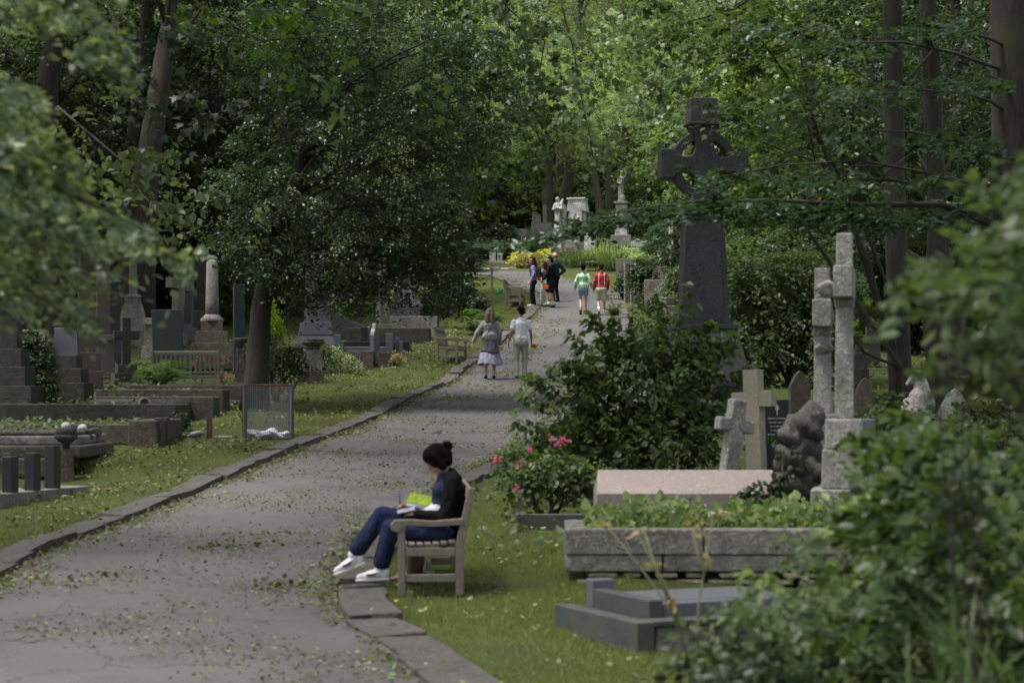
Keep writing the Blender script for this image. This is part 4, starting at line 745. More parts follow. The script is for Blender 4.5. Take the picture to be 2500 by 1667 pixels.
# --- left graveyard, front row
xg, dg = X(-60, 28.5), 28.5; t = thing('stepped_grave', 'stepped brown kerb grave at the far left behind the black pillars', 'grave', (xg, dg, H(xg, dg) - .06), 0)
zt_ = lambda py, d: Z(py, d) - t.location.z
for nm, y0, y1, dy, px1 in (('base', None, 1119, 0, 146), ('step', 1119, 1088, .22, 190), ('moulding', 1088, 1064, .5, 170), ('ledger', 1064, 1053, .62, 160)):
    x1 = X(px1, dg) - xg; z1 = zt_(y1, dg + dy); z0_ = 0 if y0 is None else zt_(y0, dg) - .004
    part(t, nm, 'brown' if nm != 'moulding' else 'grey', lambda mb: mb.box(x1 / 2 - .4, dy + (2.6 - dy) / 2, (z0_ + z1) / 2, x1 + .8, 2.6 - dy, z1 - z0_), .03)
weeds(t, -.6, .8, .7, 2.5, zt_(1053, dg + .62), 260, .07, 'l_mid', seed=9, lift=.06)
for (px, dd, lab, tp_) in [(161, 28.4, 'nearer of two squat urns on stone posts by the left graves', 1032), (201, 30.0, 'farther of two squat urns on stone posts by the left graves', 1036)]:
    x = X(px, dd); z0 = H(x, dd) - .05; t = thing('urn_post', lab, 'urn', (x, dd, z0), .2, 'urn-topped corner posts'); s = F / dd; u0 = Z(1095 if dd < 29 else 1094, dd) - z0; u1 = Z(tp_ + 14, dd) - z0; k = (u1 - u0)
    part(t, 'post', 'brown', lambda mb: mb.fru(0, u0, .24, .24, .2, .2), .015)
    part(t, 'urn', 'dark', lambda mb: mb.lathe([(.06, u0), (.055, u0 + .06), (.12, u0 + .4 * k), (.168, u0 + .55 * k), (.165, u0 + .66 * k), (.135, u0 + .74 * k), (.15, u0 + .8 * k), (.15, u0 + k), (.08, u0 + k + .01)], 18), 0, True)
    part(t, 'finial', 'white', lambda mb: mb.lathe([(.075, u1 + .005), (.07, u1 + .05), (.04, u1 + .085), (.005, u1 + .095)], 14), 0, True)
x = X(228, 30.4); t = thing('carved_post', 'broken carved stone post with a scrolled top beside the squat urns', 'post', (x, 30.4, H(x, 30.4) - .05), .3)
part(t, 'post', 'brown', lambda mb: mb.prism([(-.1, 0), (.08, 0), (.1, .22), (.08, .36), (.13, .44), (.12, .5), (.03, .52), (-.06, .48), (-.12, .3)], -.1, .1), .02)
part(t, 'base', 'brown', lambda mb: mb.box(-.12, 0, .05, .5, .3, .1), .02)
gB = grave('long moss-topped brown tomb with a heavy end block near the path at left', -80, 372, 32.6, 2.5, 1036, 'brown', .2, .0, .07, wd=520, base=1084, low=.03)
part(gB, 'end_pilaster', 'brown', lambda mb: mb.box(X(372, 32.6) - gB.location.x + .06, -1.0, .29, .1, .22, .56), .012); part(gB, 'end_pilaster', 'brown', lambda mb: mb.box(X(372, 32.6) - gB.location.x + .06, -.3, .29, .1, .22, .56), .012)
grave('dark mossy tomb with an ivied right end in the left front row', -120, 430, 35.6, 1.5, 986, 'dark', .18, .08, wd=190, base=1042)
t = grave('dark coped tomb with a rounded ridge in the left front row', 205, 448, 37.1, .8, 980, 'dark', .14)
part(t, 'coping', 'dark', lambda mb: mb.tube([(-.8, -.2, .52), (.86, -.2, .52)], .08, 10), 0, True)
x = X(355, 36.6); t = thing('fallen_urn', 'pale ring-shaped stone vase lying on the dark coped tomb', 'vase', (x, 36.4, Z(988, 36.4)), .3); t.rotation_euler = (R(72), 0, .5)
part(t, 'vase', 'pale', lambda mb: mb.lathe([(.03, -.1), (.07, -.1), (.11, 0), (.115, .1), (.085, .1), (.08, .02), (.03, -.05)], 16), 0, True)
grave('brown kerb tomb with chamfered end behind the dark coped tomb', 232, 522, 37.9, .8, 968, 'brown', .17, .1, wd=80)
grave('long brown kerb tomb nearest the litter basket in the left row', 232, 545, 39.2, .9, 950, 'brown', .17, .1, wd=110)
grave('lowest dark kerb tomb behind the litter basket', 300, 600, 41.0, .9, 940, 'brown', .16, .08, wd=90)
x = X(511, 34.7); t = thing('marker_post', 'short red-brown wooden post in the grass left of the litter basket', 'post', (x, 34.7, H(x, 34.7) - .1), .1); part(t, 'post', 'redwood', lambda mb: mb.box(0, 0, .24, .1, .08, .5), .006)
xg, dg = X(40, 24.9), 24.9; t = thing('grave_pillars', 'row of polished black granite pillars on a grey kerb at the far left edge', 'grave', (xg, dg, H(xg, dg) - .05), R(-16))
part(t, 'kerb', 'grey', lambda mb: mb.box(-.25, .5, .1, .62, 2.6, .2), .012)
for yy, xx, hh in ((-.55, -.02, .44), (-.1, -.03, .45), (.45, -.03, .48), (1.0, -.05, .56)): part(t, 'pillar', 'blackgran', lambda mb: mb.box(xx, yy, .2 + hh / 2, .15, .17, hh), .012)
x = X(92, 25.8); t = thing('fallen_slab', 'small brown slab leaning on the grass beside the black pillars', 'slab', (x, 25.8, H(x, 25.8) + .1), .2); t.rotation_euler = (0, R(28), -.3); part(t, 'slab', 'brown', lambda mb: mb.box(0, 0, 0, .3, .3, .14), .012)
# --- left graveyard, monuments
mon('stepped_monument', 'dark stepped stone monument at the far left edge under the hanging leaves', 'tomb', 20, 40.5, [('base', 1010, 942, 150, 148), ('step', 942, 896, 110, 108), ('step', 896, 852, 86, 84), ('die', 852, 760, 58, 52), ('cap', 760, 742, 66, 60)], 'dark')
mon('stepped_monument', 'ivy-draped brown pedestal second from the far left edge', 'tomb', 88, 42.5, [('base', 1000, 930, 84, 82), ('step', 930, 884, 66, 64), ('die', 884, 826, 48, 46), ('cap', 826, 806, 60, 52, 'pale')], 'brown')
mon('stepped_monument', 'stepped dark stone base with a leaning grey slab left of the brown obelisks', 'tomb', 162, 42.8, [('base', 1000, 934, 112, 110), ('step', 934, 900, 92, 90), ('step', 900, 868, 66, 64), ('slab', 868, 800, 62, 54, 'greygran', .3)], 'dark')
mon('obelisk', 'brown granite obelisk on blocks, left of the pair', 'obelisk', 212, 45, [('base', 985, 906, 76, 74), ('step', 906, 860, 64, 62), ('step', 860, 820, 54, 52), ('shaft', 820, 600, 42, 36)], 'redgran', .25)
mon('obelisk', 'brown granite obelisk with a flared foot, right of the pair', 'obelisk', 252, 47.5, [('base', 960, 918, 66, 64), ('pedestal', 918, 832, 60, 42), ('moulding', 832, 818, 50, 46), ('shaft', 818, 610, 36, 28)], 'redgran', .25)
mon('obelisk', 'polished black granite obelisk between brown obelisk and pale pedestal', 'obelisk', 274, 52, [('base', 930, 858, 58, 56), ('step', 858, 826, 50, 46), ('die', 826, 690, 38, 34), ('cap', 690, 668, 42, 20)], 'blackgran', .2)
t = mon('column_monument', 'pale weathered stepped pedestal with a slim shaft in the left graveyard', 'tomb', 325, 57, [('base', 880, 806, 78, 76), ('step', 806, 778, 74, 62), ('die', 778, 744, 62, 46), ('block', 744, 726, 40, 38), ('cap', 726, 719, 44, 36), ('shaft', 719, 600, 20, 16)], 'pale', .15)
t = mon('stone_cross', 'small dark mossy cross on two steps in front of the pale pedestal', 'cross', 308, 46.5, [('base', 990, 911, 66, 64), ('step', 911, 890, 48, 46)], 'dark', .35); h0 = lz(t, 890); part(t, 'cross', 'dark', lambda mb: mb.prism([(a, h0 + b_) for a, b_ in cross_outline(.2, lz(t, 775) - h0, .6, lz(t, 818) - h0, .2)], -.09, .09), .015)
t = mon('column_monument', 'short white marble pillar half hidden by the blue slate headstone', 'tomb', 364, 54, [('base', 905, 844, 36, 30), ('pillar', 844, 792, 20, 17), ('cap', 792, 776, 26, 24)], 'pale')
headstone('tall plain blue-black slate headstone behind the slatted bench', 411, 50, 756, 74, 'slate', 'flat', .09, .12, -1.2)
t = mon('stone_cross', 'pale stone cross leaning sharply right behind the slate headstone', 'cross', 428, 57, [('base', 870, 800, 40, 38)], 'pale', .8); t.rotation_euler = (0, R(6), R(62)); h0 = lz(t, 800); part(t, 'cross', 'pale', lambda mb: mb.prism([(a, h0 + b_) for a, b_ in cross_outline(.3, lz(t, 652) - h0, 1.0, lz(t, 694) - h0, .3)], -.12, .12), .015)
t = mon('carved_headstone', 'tall carved grey slab with panels leaning right behind the slate headstone', 'gravestone', 452, 60, [('base', 850, 800, 48, 46), ('slab', 800, 632, 32, 29, None, .35)], 'greygran', .4); t.rotation_euler = (0, R(2.5), .45)
for a, b_ in ((790, 720), (712, 682), (675, 648)): part(t, 'panel', 'darkgran', lambda mb: mb.prism([(-.13, lz(t, a)), (.13, lz(t, a)), (.12, lz(t, b_)), (-.12, lz(t, b_))], -.085, -.06), .004)
t = mon('stone_cross', 'slim lattice-carved cross between leaning pale cross and carved slab', 'cross', 440, 58.6, [('base', 860, 800, 26, 24), ('shaft', 800, 648, 14, 12)], 'dark', .6)
part(t, 'arm', 'dark', lambda mb: mb.box(0, 0, lz(t, 676), .62, .14, .2), .01)
t = mon('column_monument', 'broken column on a four-stepped brown stone pedestal behind the slatted bench', 'tomb', 518, 51, [('base', 945, 868, 122, 120), ('step', 868, 838, 104, 98), ('step', 838, 809, 80, 74), ('die', 809, 785, 54, 50)], 'brown', .12)
part(t, 'collar', 'grey', lambda mb: mb.lathe([(.30, lz(t, 786)), (.30, lz(t, 780)), (.22, lz(t, 772)), (.18, lz(t, 768))], 16), 0, True); part(t, 'column', 'grey', lambda mb: mb.lathe([(.175, lz(t, 769)), (.17, lz(t, 740)), (.145, lz(t, 640)), (.05, lz(t, 634))], 14), 0, True)
t = mon('stone_cross', 'mossy stone cross on brown steps standing back from the broken column', 'cross', 488, 61, [('base', 850, 790, 74, 70), ('step', 790, 758, 44, 40)], 'brown', .5); h0 = lz(t, 758); part(t, 'cross', 'dark', lambda mb: mb.prism([(a, h0 + b_) for a, b_ in cross_outline(.3, lz(t, 630) - h0, 1.0, lz(t, 672) - h0, .36)], -.12, .12), .015)
headstone('narrow lichen-streaked blue slate slab left of the big tree trunk', 583, 50, 694, 27, 'slate', 'flat', .1, .4)
x = X(588, 46); t = thing('urn_post', 'shallow stone urn on a post half hidden by the big tree trunk', 'urn', (x, 46, H(x, 46) - .05)); z_ = lambda py: Z(py, 46) - t.location.z
part(t, 'post', 'brown', lambda mb: mb.fru(0, z_(850), .26, .26, .2, .2), .012); part(t, 'urn', 'dark', lambda mb: mb.lathe([(.06, z_(850)), (.07, z_(842)), (.17, z_(832)), (.165, z_(826)), (.14, z_(824))], 16), 0, True)
# centre left
mon('obelisk', 'blue-grey granite obelisk on two broad steps right of the big tree', 'obelisk', 770, 57, [('base', 880, 838, 96, 94), ('step', 838, 818, 84, 70), ('step', 818, 787, 74, 66), ('shaft', 787, 560, 48, 36)], 'greygran', .25)
for (px, dd, lab) in [(757, 46.6, 'nearer of twin shallow stone urns on posts right of the big tree'), (772, 48.2, 'farther of twin shallow stone urns on posts right of the big tree')]:
    x = X(px, dd); t = thing('urn_post', lab, 'urn', (x, dd, H(x, dd) - .05), .15, 'twin urns right of the big tree'); z_ = lambda py: Z(py, dd) - t.location.z
    part(t, 'base', 'brown', lambda mb: mb.box(0, 0, z_(905) / 2, .62, .5, z_(905)), .012); part(t, 'post', 'pale', lambda mb: mb.fru(z_(905) + .003, z_(854), .3, .3, .28, .28), .014); part(t, 'neck', 'brown', lambda mb: mb.lathe([(.1, z_(854)), (.075, z_(848)), (.09, z_(845))], 12), 0, True)
    part(t, 'urn', 'brown', lambda mb: mb.lathe([(.08, z_(845)), (.2, z_(839)), (.205, z_(834)), (.18, z_(832)), (.2, z_(829)), (.19, z_(827))], 18), 0, True)
headstone('small dark blue slab lying low beside the pale variegated shrub', 794, 49.5, 895, 28, 'slate', 'flat', .2, .5)
headstone('thin grey granite headstone seen edge-on right of the pale shrub', 915, 52.4, 788, 44, 'greygran', 'ogee', .12, R(76))
t = grave('grey granite kerb with square posts behind the edge-on headstone', 826, 955, 54.2, 1.0, 846, 'greygran', .14, 0, rz=0)
for px, y_ in ((824, 818), (951, 815), (968, 826), (978, 833)): part(t, 'post', 'greygran', lambda mb: mb.box(X(px, 54.2) - t.location.x, -.5 + (.2 if px > 960 else 0), lz(t, y_) / 2, .19 if px < 960 else .1, .19, lz(t, y_)), .012)
grave('black polished kerb with a square vase behind the grey granite kerb', 838, 1000, 55.8, 1.0, 833, 'blackgran', .12)
t = mon('vase', 'square black granite vase on the black kerb', 'vase', 889, 56.2, [('vase', 842, 815, 17, 17)], 'blackgran'); t.location.z = Z(845, 56.2)
grave('small brown kerb grave with a fallen scroll headstone by the edge-on slab', 850, 912, 51.2, .9, 856, 'brown', .2)
mon('stone_block', 'square brown stone block right of the edge-on headstone', 'block', 944, 51.6, [('base', 895, 874, 42, 42), ('block', 874, 860, 42, 42)], 'brown', .15)
headstone('small rounded brown stone beside the pale variegated shrub', 877, 50.4, 860, 14, 'brown', 'round', .14)
grave('long dark low tomb right behind the grey granite posts', 845, 1048, 58.5, 1.4, 800, 'dark', .2, .1, wd=90)
x = X(834, 59.5); t = thing('sloped_slab', 'sloping dark granite slab tomb in the centre left', 'tomb', (x, 59.5, H(x, 59.5) - .05), .2); part(t, 'slab', 'darkgran', lambda mb: mb.prism([(-.42, 0), (.62, 0), (.62, .42), (.1, .62), (-.42, .98)], -.5, .5), .015)
grave('pale-edged kerb tomb below the ivy-covered wall tomb', 935, 1068, 62.5, 1.4, 772, 'grey', .2, .1, wd=80)
t = grave('ivy-clad wall tomb nearest the fern by the path', 945, 1100, 66.5, 1.6, 752, 'grey', .22, .1, wd=120)
r = np.random.default_rng(77); P = np.stack([r.uniform(.1, 1.06, 900), -.84 + r.normal(size=900) * .03, r.uniform(.0, 1.0, 900)], 1); o = link('ivy', leaves('ivy', P, np.array([0, -1, .3]) + r.normal(size=P.shape) * .4, .11, T_DIA, r=r), M['l_ivy'], t); o['kind'] = 'stuff'
mon('stone_cross', 'pale weathered cross shaft with peeling surface under the dark tree', 'cross', 934, 61, [('base', 840, 792, 44, 40), ('shaft', 792, 660, 26, 20), ('head', 660, 630, 18, 16)], 'pale', .5)
headstone('white marble ledge showing bright beneath the dark tree', 1020, 71, 733, 118, 'white', 'flat', .5)
mon('granite_column', 'tall pink granite shaft with pale edges glimpsed through the dark tree', 'obelisk', 824, 70, [('base', 760, 700, 50, 48, 'grey'), ('die', 700, 636, 34, 32), ('moulding', 636, 628, 42, 42, 'white'), ('shaft', 628, 490, 22, 18)], 'pink', .3)
mon('granite_column', 'pink granite pillar beside the white ledge beneath the dark tree', 'obelisk', 986, 70, [('base', 745, 700, 44, 40, 'white'), ('die', 700, 660, 26, 24), ('moulding', 660, 654, 32, 32, 'white'), ('shaft', 654, 570, 20, 16)], 'pink', .3)
# --- beyond the crest
headstone('left of two pale headstones beside the path bend', 1202, 95, 616, 14, 'white', 'flat', .12, .3, 2); headstone('right of two pale headstones beside the path bend', 1220, 95, 618, 13, 'white', 'flat', .12, .1, 1)
for i, (px, py, lab) in enumerate([(1186, 655, 'flat white grave slab lying farthest left at the path bend'), (1210, 654, 'flat grey grave slab lying in the middle at the path bend'), (1232, 652, 'flat grey grave slab lying right of the path bend'), (1252, 657, 'low pale stone at the foot of the yellow bush')]):
    x = X(px, 93.6); t = thing('ledger_slab', lab, 'grave', (x, 93.1 + .3 * (i % 2), H(x, 93.1 + .3 * (i % 2)) - .04), rnd.uniform(-.5, .5)); t.rotation_euler = (R(13), 0, .4 - .2 * i); part(t, 'slab', ('white', 'greygran', 'grey', 'pale')[i], lambda mb: mb.box(0, 0, 0, .36, .34, .12), .015)
mon('chest_tomb', 'long grey chest tomb on the bank left of the angel', 'tomb', 1266, 103, [('base', 640, 590, 60, 58, None, .5), ('chest', 590, 560, 46, 46, None, .5)], 'grey', -.3)
mon('stepped_monument', 'rough grey stepped wall with a thin cross left of the angel', 'tomb', 1322, 104, [('base', 620, 572, 60, 58, None, .6), ('step', 572, 545, 52, 50, None, .6), ('step', 545, 524, 22, 20, None, .8, -12), ('shaft', 545, 500, 9, 8, None, .8, 8)], 'grey')
mon('granite_column', 'dark red granite obelisk between two trunks behind the angel', 'obelisk', 1366, 112, [('base', 600, 478, 40, 38), ('pedestal', 478, 466, 34, 24), ('shaft', 466, 330, 18, 13)], 'redgran', .3)
x = X(1410, 97.5); t = thing('canopied_tomb', 'white marble monument with a sloping roof and carved draped figure', 'tomb', (x, 97.5, H(x, 97.5) - .1), -.2); s = F / 97.5; z_ = lambda py: Z(py, 97.5) - t.location.z; p_ = lambda px: (px - 1410) / s
part(t, 'plinth', 'grey', lambda mb: mb.box(0, 0, z_(600) / 2, 60 / s, 1.0, z_(600)), .02); part(t, 'step', 'grey', lambda mb: mb.box(0, 0, (z_(600) + z_(590)) / 2, 50 / s, .9, z_(590) - z_(600) - .004), .02)
part(t, 'back_slab', 'white', lambda mb: mb.box(0, .12, (z_(590) + z_(518)) / 2, 40 / s, .4, z_(518) - z_(590)), .02)
for sx in (-1, 1): part(t, 'pilaster', 'white', lambda mb: mb.fru(z_(590) + .002, z_(518), .2, .5, .14, .4, sx * 17 / s, -.12), .015)
part(t, 'roof', 'white', lambda mb: mb.prism([(p_(1386), z_(518)), (p_(1436), z_(518)), (p_(1434), z_(510)), (p_(1431), z_(488)), (p_(1391), z_(488)), (p_(1388), z_(510))], -.46, .46), .02)
part(t, 'roof_slab', 'white', lambda mb: mb.box(0, 0, z_(487), 46 / s, 1.0, .09), .015)
part(t, 'niche', 'white', lambda mb: mb.prism([(-.3, z_(560)), (.3, z_(560)), (.3, z_(512)), (.16, z_(500)), (-.16, z_(500)), (-.3, z_(512))], -.52, -.44), .02)
mon('marble_block', 'white marble block with fluted face right of the canopied tomb', 'tomb', 1442, 96.6, [('base', 640, 612, 32, 32, 'grey'), ('block', 612, 563, 27, 26)], 'white', -.25)
mon('rubble_wall', 'grey coursed stone base wall below the standing statue', 'wall', 1520, 99, [('base', 640, 598, 100, 98, None, .3), ('course', 598, 586, 84, 82, None, .3)], 'grey', .05)
mon('marble_block', 'white marble slab with a small white cross right of the statue base', 'tomb', 1556, 97.6, [('base', 640, 608, 40, 38), ('block', 608, 590, 30, 30), ('cap', 590, 584, 10, 10)], 'white')
mon('granite_column', 'slim white column on a block left of the huge dark cross', 'column', 1638, 86, [('base', 640, 618, 30, 28, 'grey'), ('die', 618, 598, 20, 18), ('shaft', 598, 525, 11, 9), ('cap', 525, 518, 14, 14)], 'white')
mon('granite_column', 'pinkish granite pillar hard against the left side of the huge dark cross', 'column', 1668, 80, [('base', 700, 650, 46, 42), ('die', 650, 625, 30, 28), ('shaft', 625, 540, 22, 18)], 'pink')
mon('granite_column', 'pale grey shaft showing just right of the huge dark cross', 'column', 1790, 70, [('base', 720, 640, 50, 46), ('shaft', 640, 530, 30, 24)], 'greygran')
mon('chest_tomb', 'upper pale wall tomb behind the red-jacketed walker', 'tomb', 1590, 78, [('wall', 720, 634, 170, 170, None, .5)], 'wall', -.1)
for (px, d, y0, y1, w_, lab) in [(1536, 73, 725, 642, 24, 'tall flat stone gatepost slab at the right verge, left of the pair'), (1549, 72, 730, 645, 20, 'tall flat stone gatepost slab at the right verge, right of the pair')]:
    mon('stone_post', lab, 'post', px, d, [('slab', y0 + 8, y1, w_, w_, None, .5)], 'wall', .25, 'stone slabs at the right verge')
grave('ivy-hung retaining wall grave on the right verge', 1555, 1680, 71, 1.6, 650, 'wall', .2, .1, wd=160, rz=-.12); grave('lower grassy kerb grave on the right verge', 1580, 1690, 67, 1.5, 682, 'wall', .2, .1, wd=160, rz=-.12)
grave('nearest rubble kerb grave beside the huge dark cross', 1616, 1700, 61, 1.4, 702, 'wall', .2, .1, wd=90, rz=-.12)
for k, (px, py, d) in enumerate([(1625, 770, 58), (1634, 748, 58), (1628, 728, 58.4), (1640, 765, 58)]):
    x = X(px, d); t = thing('rubble_block', ('lowest pale', 'middle grey', 'topmost grey', 'rightmost grey')[k] + ' block of the broken wall beside the huge dark cross', 'block', (x, d, Z(py, d) - .1), .3 * k); part(t, 'block', ('white', 'wall', 'wall', 'wall')[k], lambda mb: mb.box(0, 0, 0, .32, .3, .24), .02)
x = X(1447, 92); t = thing('stone_bench', 'small pale stone seat at the top of the path', 'bench', (x + .05, 92, H(x, 92))); part(t, 'seat', 'pale', lambda mb: mb.box(0, 0, .40, .75, .4, .08), .012)
for sx in (-.28, .28): part(t, 'leg', 'pale', lambda mb: mb.box(sx, 0, .18, .1, .34, .36), .01)
# ---------------------------------------------------------------- benches, basket, small things
def bench(label, x, y, rz, L=1.5, mat='wood', z=None, nb=13, drop=0):
    t = thing('park_bench', label, 'bench', (x, y, (H(x, y) if z is None else z) - .02), rz); B = .008
    for sx in (-L / 2, L / 2):
        part(t, 'leg', mat, lambda mb: mb.box(sx, -.27, .31, .065, .065, .62), B)
        part(t, 'leg', mat, lambda mb: mb.prism([(0, 0), (.07, 0), (.07, .43), (.17, .93), (.11, .93), (0, .45)], -.033, .033, Matrix.Translation((sx, .2, 0)) @ Matrix.Rotation(R(90), 4, 'Z')), B)
        part(t, 'armrest', mat, lambda mb: mb.prism([(-.36, .565), (-.37, .61), (-.33, .655), (-.2, .66), (0, .645), (.23, .665), (.27, .665), (.27, .61), (0, .595), (-.22, .605), (-.31, .545)], -.04, .04, Matrix.Translation((sx, 0, 0)) @ Matrix.Rotation(R(90), 4, 'Z')), B)
        part(t, 'side_rail', mat, lambda mb: mb.box(sx, -.02, .375, .045, .44, .075), B); part(t, 'stretcher', mat, lambda mb: mb.box(sx, -.02, .15, .04, .44, .07), B)
    for k in range(7): part(t, 'seat_slat', mat, lambda mb: mb.box(0, -.25 + k * .07, .43 - .012 * math.sin(k / 6 * math.pi) + .003 * k, L - .07, .056, .026), .005)
    part(t, 'front_rail', mat, lambda mb: mb.box(0, -.27, .375, L - .07, .035, .08), B); part(t, 'long_stretcher', mat, lambda mb: mb.box(0, -.02, .15, L - .05, .05, .055), B)
    Mb = Matrix.Translation((0, .235, .46)) @ Matrix.Rotation(R(-11), 4, 'X')
    part(t, 'top_rail', mat, lambda mb: mb.box(0, .0, .43, L - .07, .045, .09, Mb), B); part(t, 'low_rail', mat, lambda mb: mb.box(0, .0, .045 - drop, L - .07, .04, .06, Mb), B)
    for k in range(nb): part(t, 'back_slat', mat, lambda mb: mb.box(-L / 2 + .08 + (L - .16) * k / (nb - 1), 0, .23 - drop / 2, .05, .018, .31 + drop, Mb), .004)
    return t
a = R(-90 + 3.2)
bench('weathered wooden bench in the foreground with a person reading on it', -.735, 18.12, a, 1.75)
bench('weathered wooden bench facing the path beside the walking couple', X(1101, 52.7), 52.7, R(82), 1.4)
bench('wooden bench on the lawn by the standing group farther up the path', X(1256, 71.6), 71.6, R(84), 1.4)
bench('slatted wooden bench seen from behind among the left graves', X(459, 45.6), 45.6, R(178), 1.5, 'darkwood', H(-7, 45.6) - .06, 13, .16)
# wire litter basket
x, d = X(654, 34.3), 34.3; s = F / d; t = thing('litter_basket', 'square wire-mesh litter basket with rusty rim on the left verge', 'litter basket', (x, d, H(x, d) - .02), R(10)); w_, h_ = .40, .93
for sx in (-1, 1):
    for sy in (-1, 1): part(t, 'corner_post', 'metal', lambda mb: mb.box(sx * w_, sy * w_, h_ / 2, .045, .045, h_), .004)
part(t, 'rim', 'rust', lambda mb: [mb.box(0, sy * w_, h_, .86, .035, .035) for sy in (-1, 1)] + [mb.box(sx * w_, 0, h_ + .001, .035, .76, .033) for sx in (-1, 1)], .004)
part(t, 'foot_frame', 'metal', lambda mb: [mb.box(0, sy * w_, .02, .8, .03, .03) for sy in (-1, 1)] + [mb.box(sx * w_, 0, .021, .03, .76, .028) for sx in (-1, 1)], .003)
for (sx, sy) in ((0, -1), (0, 1), (-1, 0), (1, 0)):
    def mesh_(mb):
        n1 = 26
        for k in range(1, n1): o_ = -w_ + 2 * w_ * k / n1; mb.box(o_ if sx == 0 else sx * w_, o_ if sy == 0 else sy * w_, h_ / 2, .0045, .0045, h_)
        for k in range(1, 30): zz_ = h_ * k / 30; mb.box(0 if sx == 0 else sx * w_, 0 if sy == 0 else sy * w_, zz_, 2 * w_ if sx == 0 else .0043, 2 * w_ if sy == 0 else .0043, .0043)
    o = part(t, 'wire_mesh', 'wire', mesh_, 0); o['kind'] = 'stuff'
t2 = thing('plastic_bag', 'crumpled white plastic bag lying in the bottom of the wire basket', 'bag', (x, d, H(x, d) + .02))
bm = bmesh.new(); bmesh.ops.create_icosphere(bm, subdivisions=4, radius=1); rr = random.Random(4); ph = [rr.uniform(0, 6) for _ in range(8)]
for v in bm.verts:
    p = v.co.copy(); k = 1 + .22 * math.sin(4 * p.x + ph[0]) * math.sin(5 * p.y + ph[1]) + .12 * math.sin(11 * p.x + ph[2] + 3 * p.z) + .08 * math.sin(17 * p.y + 9 * p.z + ph[3])
    v.co = Vector((p.x * .34 * k, p.y * .3 * k, max(.0, .045 + p.z * .07 * k + .028 * math.sin(7 * p.x + ph[4]) + .012 * math.sin(23 * p.x + 19 * p.y + ph[5]) + .008 * math.sin(37 * p.y - 29 * p.x + ph[6]))))
me = bpy.data.meshes.new('bag'); bm.to_mesh(me); bm.free(); link('bag', me, M['bag'], t2, 0, True)
x = X(546, 34.6); t = thing('litter', 'thin white strip of litter lying on the grass beside the brown post', 'litter', (x, 34.6, H(x, 34.6) + .03), .1); part(t, 'strip', 'bag', lambda mb: mb.box(0, 0, 0, .3, .06, .02), .004)
# sign post, watering can
x = X(1201, 78.5); t = thing('sign_post', 'thin dark wooden marker post on the lawn at the path bend', 'post', (x, 78.5, H(x, 78.5) - .1)); part(t, 'post', 'darkwood', lambda mb: mb.box(0, 0, .5, .09, .09, 1.0), .006); part(t, 'plate', 'greygran', lambda mb: mb.fru(1.0, 1.2, .045, .045, .04, .02), .004)
M['canplastic'] = m_plain('green_plastic', (.03, .22, .05), .4)
x = X(1216, 76.6); t = thing('watering_can', 'green plastic watering can standing on the lawn near the marker post', 'watering can', (x, 76.6, H(x, 76.6)))
part(t, 'body', 'canplastic', lambda mb: mb.lathe([(.11, 0), (.115, .02), (.1, .2), (.06, .24), (.055, .25)], 16), 0, True); part(t, 'handle', 'canplastic', lambda mb: mb.tube([(-.1, 0, .08), (-.17, 0, .16), (-.14, 0, .27), (-.02, 0, .3), (.04, 0, .25)], .013, 6), 0, True); part(t, 'spout', 'canplastic', lambda mb: mb.tube([(.09, 0, .06), (.2, 0, .2), (.28, 0, .3)], [.025, .017, .02], 8), 0, True)
# pigeon
x = X(478, 34.4); t = thing('pigeon', 'grey pigeon pecking in the grass left of the red-brown post', 'pigeon', (x, 34.4, H(x, 34.4) + .02), R(8))
# flower pots
x = X(566, 44.6); t = thing('flower_pot', 'green pot of red flowers beside the slatted bench', 'flower pot', (x, 44.6, H(x, 44.6))); part(t, 'pot', 'canplastic', lambda mb: mb.lathe([(.1, 0), (.13, .24), (.14, .25), (.12, .25)], 14), 0, True)
def fol(root, C, sr, m, leaf, size, T=T_DIA, seed=1, name='foliage', up=.6, jit=.5, droop=.3, O=None):
    r = np.random.default_rng(seed); C = np.array(C, float); cen = C.mean(0); O = _n(C - cen + 1e-6) if O is None else O
    P, N, Td = sprays(C, O, r, m, sr, droop, up, jit); return link(name, leaves(name, P, N, size * r.uniform(.6, 1.4, len(P)), T, Td, r), M[leaf], root)
r = np.random.default_rng(5); fol(t, r.normal(size=(8, 3)) * np.array([.14, .12, .08]) + np.array([0, 0, .36]), .12, 14, 'l_mid', .05, seed=2); fol(t, r.normal(size=(9, 3)) * np.array([.13, .1, .07]) + np.array([0, -.05, .42]), .04, 6, 'redfl', .04, seed=3, name='flowers')
x = X(480, 46.6); t = thing('flower_bed', 'red flowers showing through the slats of the left bench', 'plant', (x, 46.9, H(x, 46.9))); r = np.random.default_rng(6); fol(t, r.normal(size=(16, 3)) * np.array([.4, .1, .14]) + np.array([0, 0, .45]), .15, 18, 'l_mid', .06, seed=4); fol(t, r.normal(size=(9, 3)) * np.array([.36, .1, .16]) + np.array([.1, -.05, .5]), .03, 6, 'redfl', .05, seed=5, name='flowers')
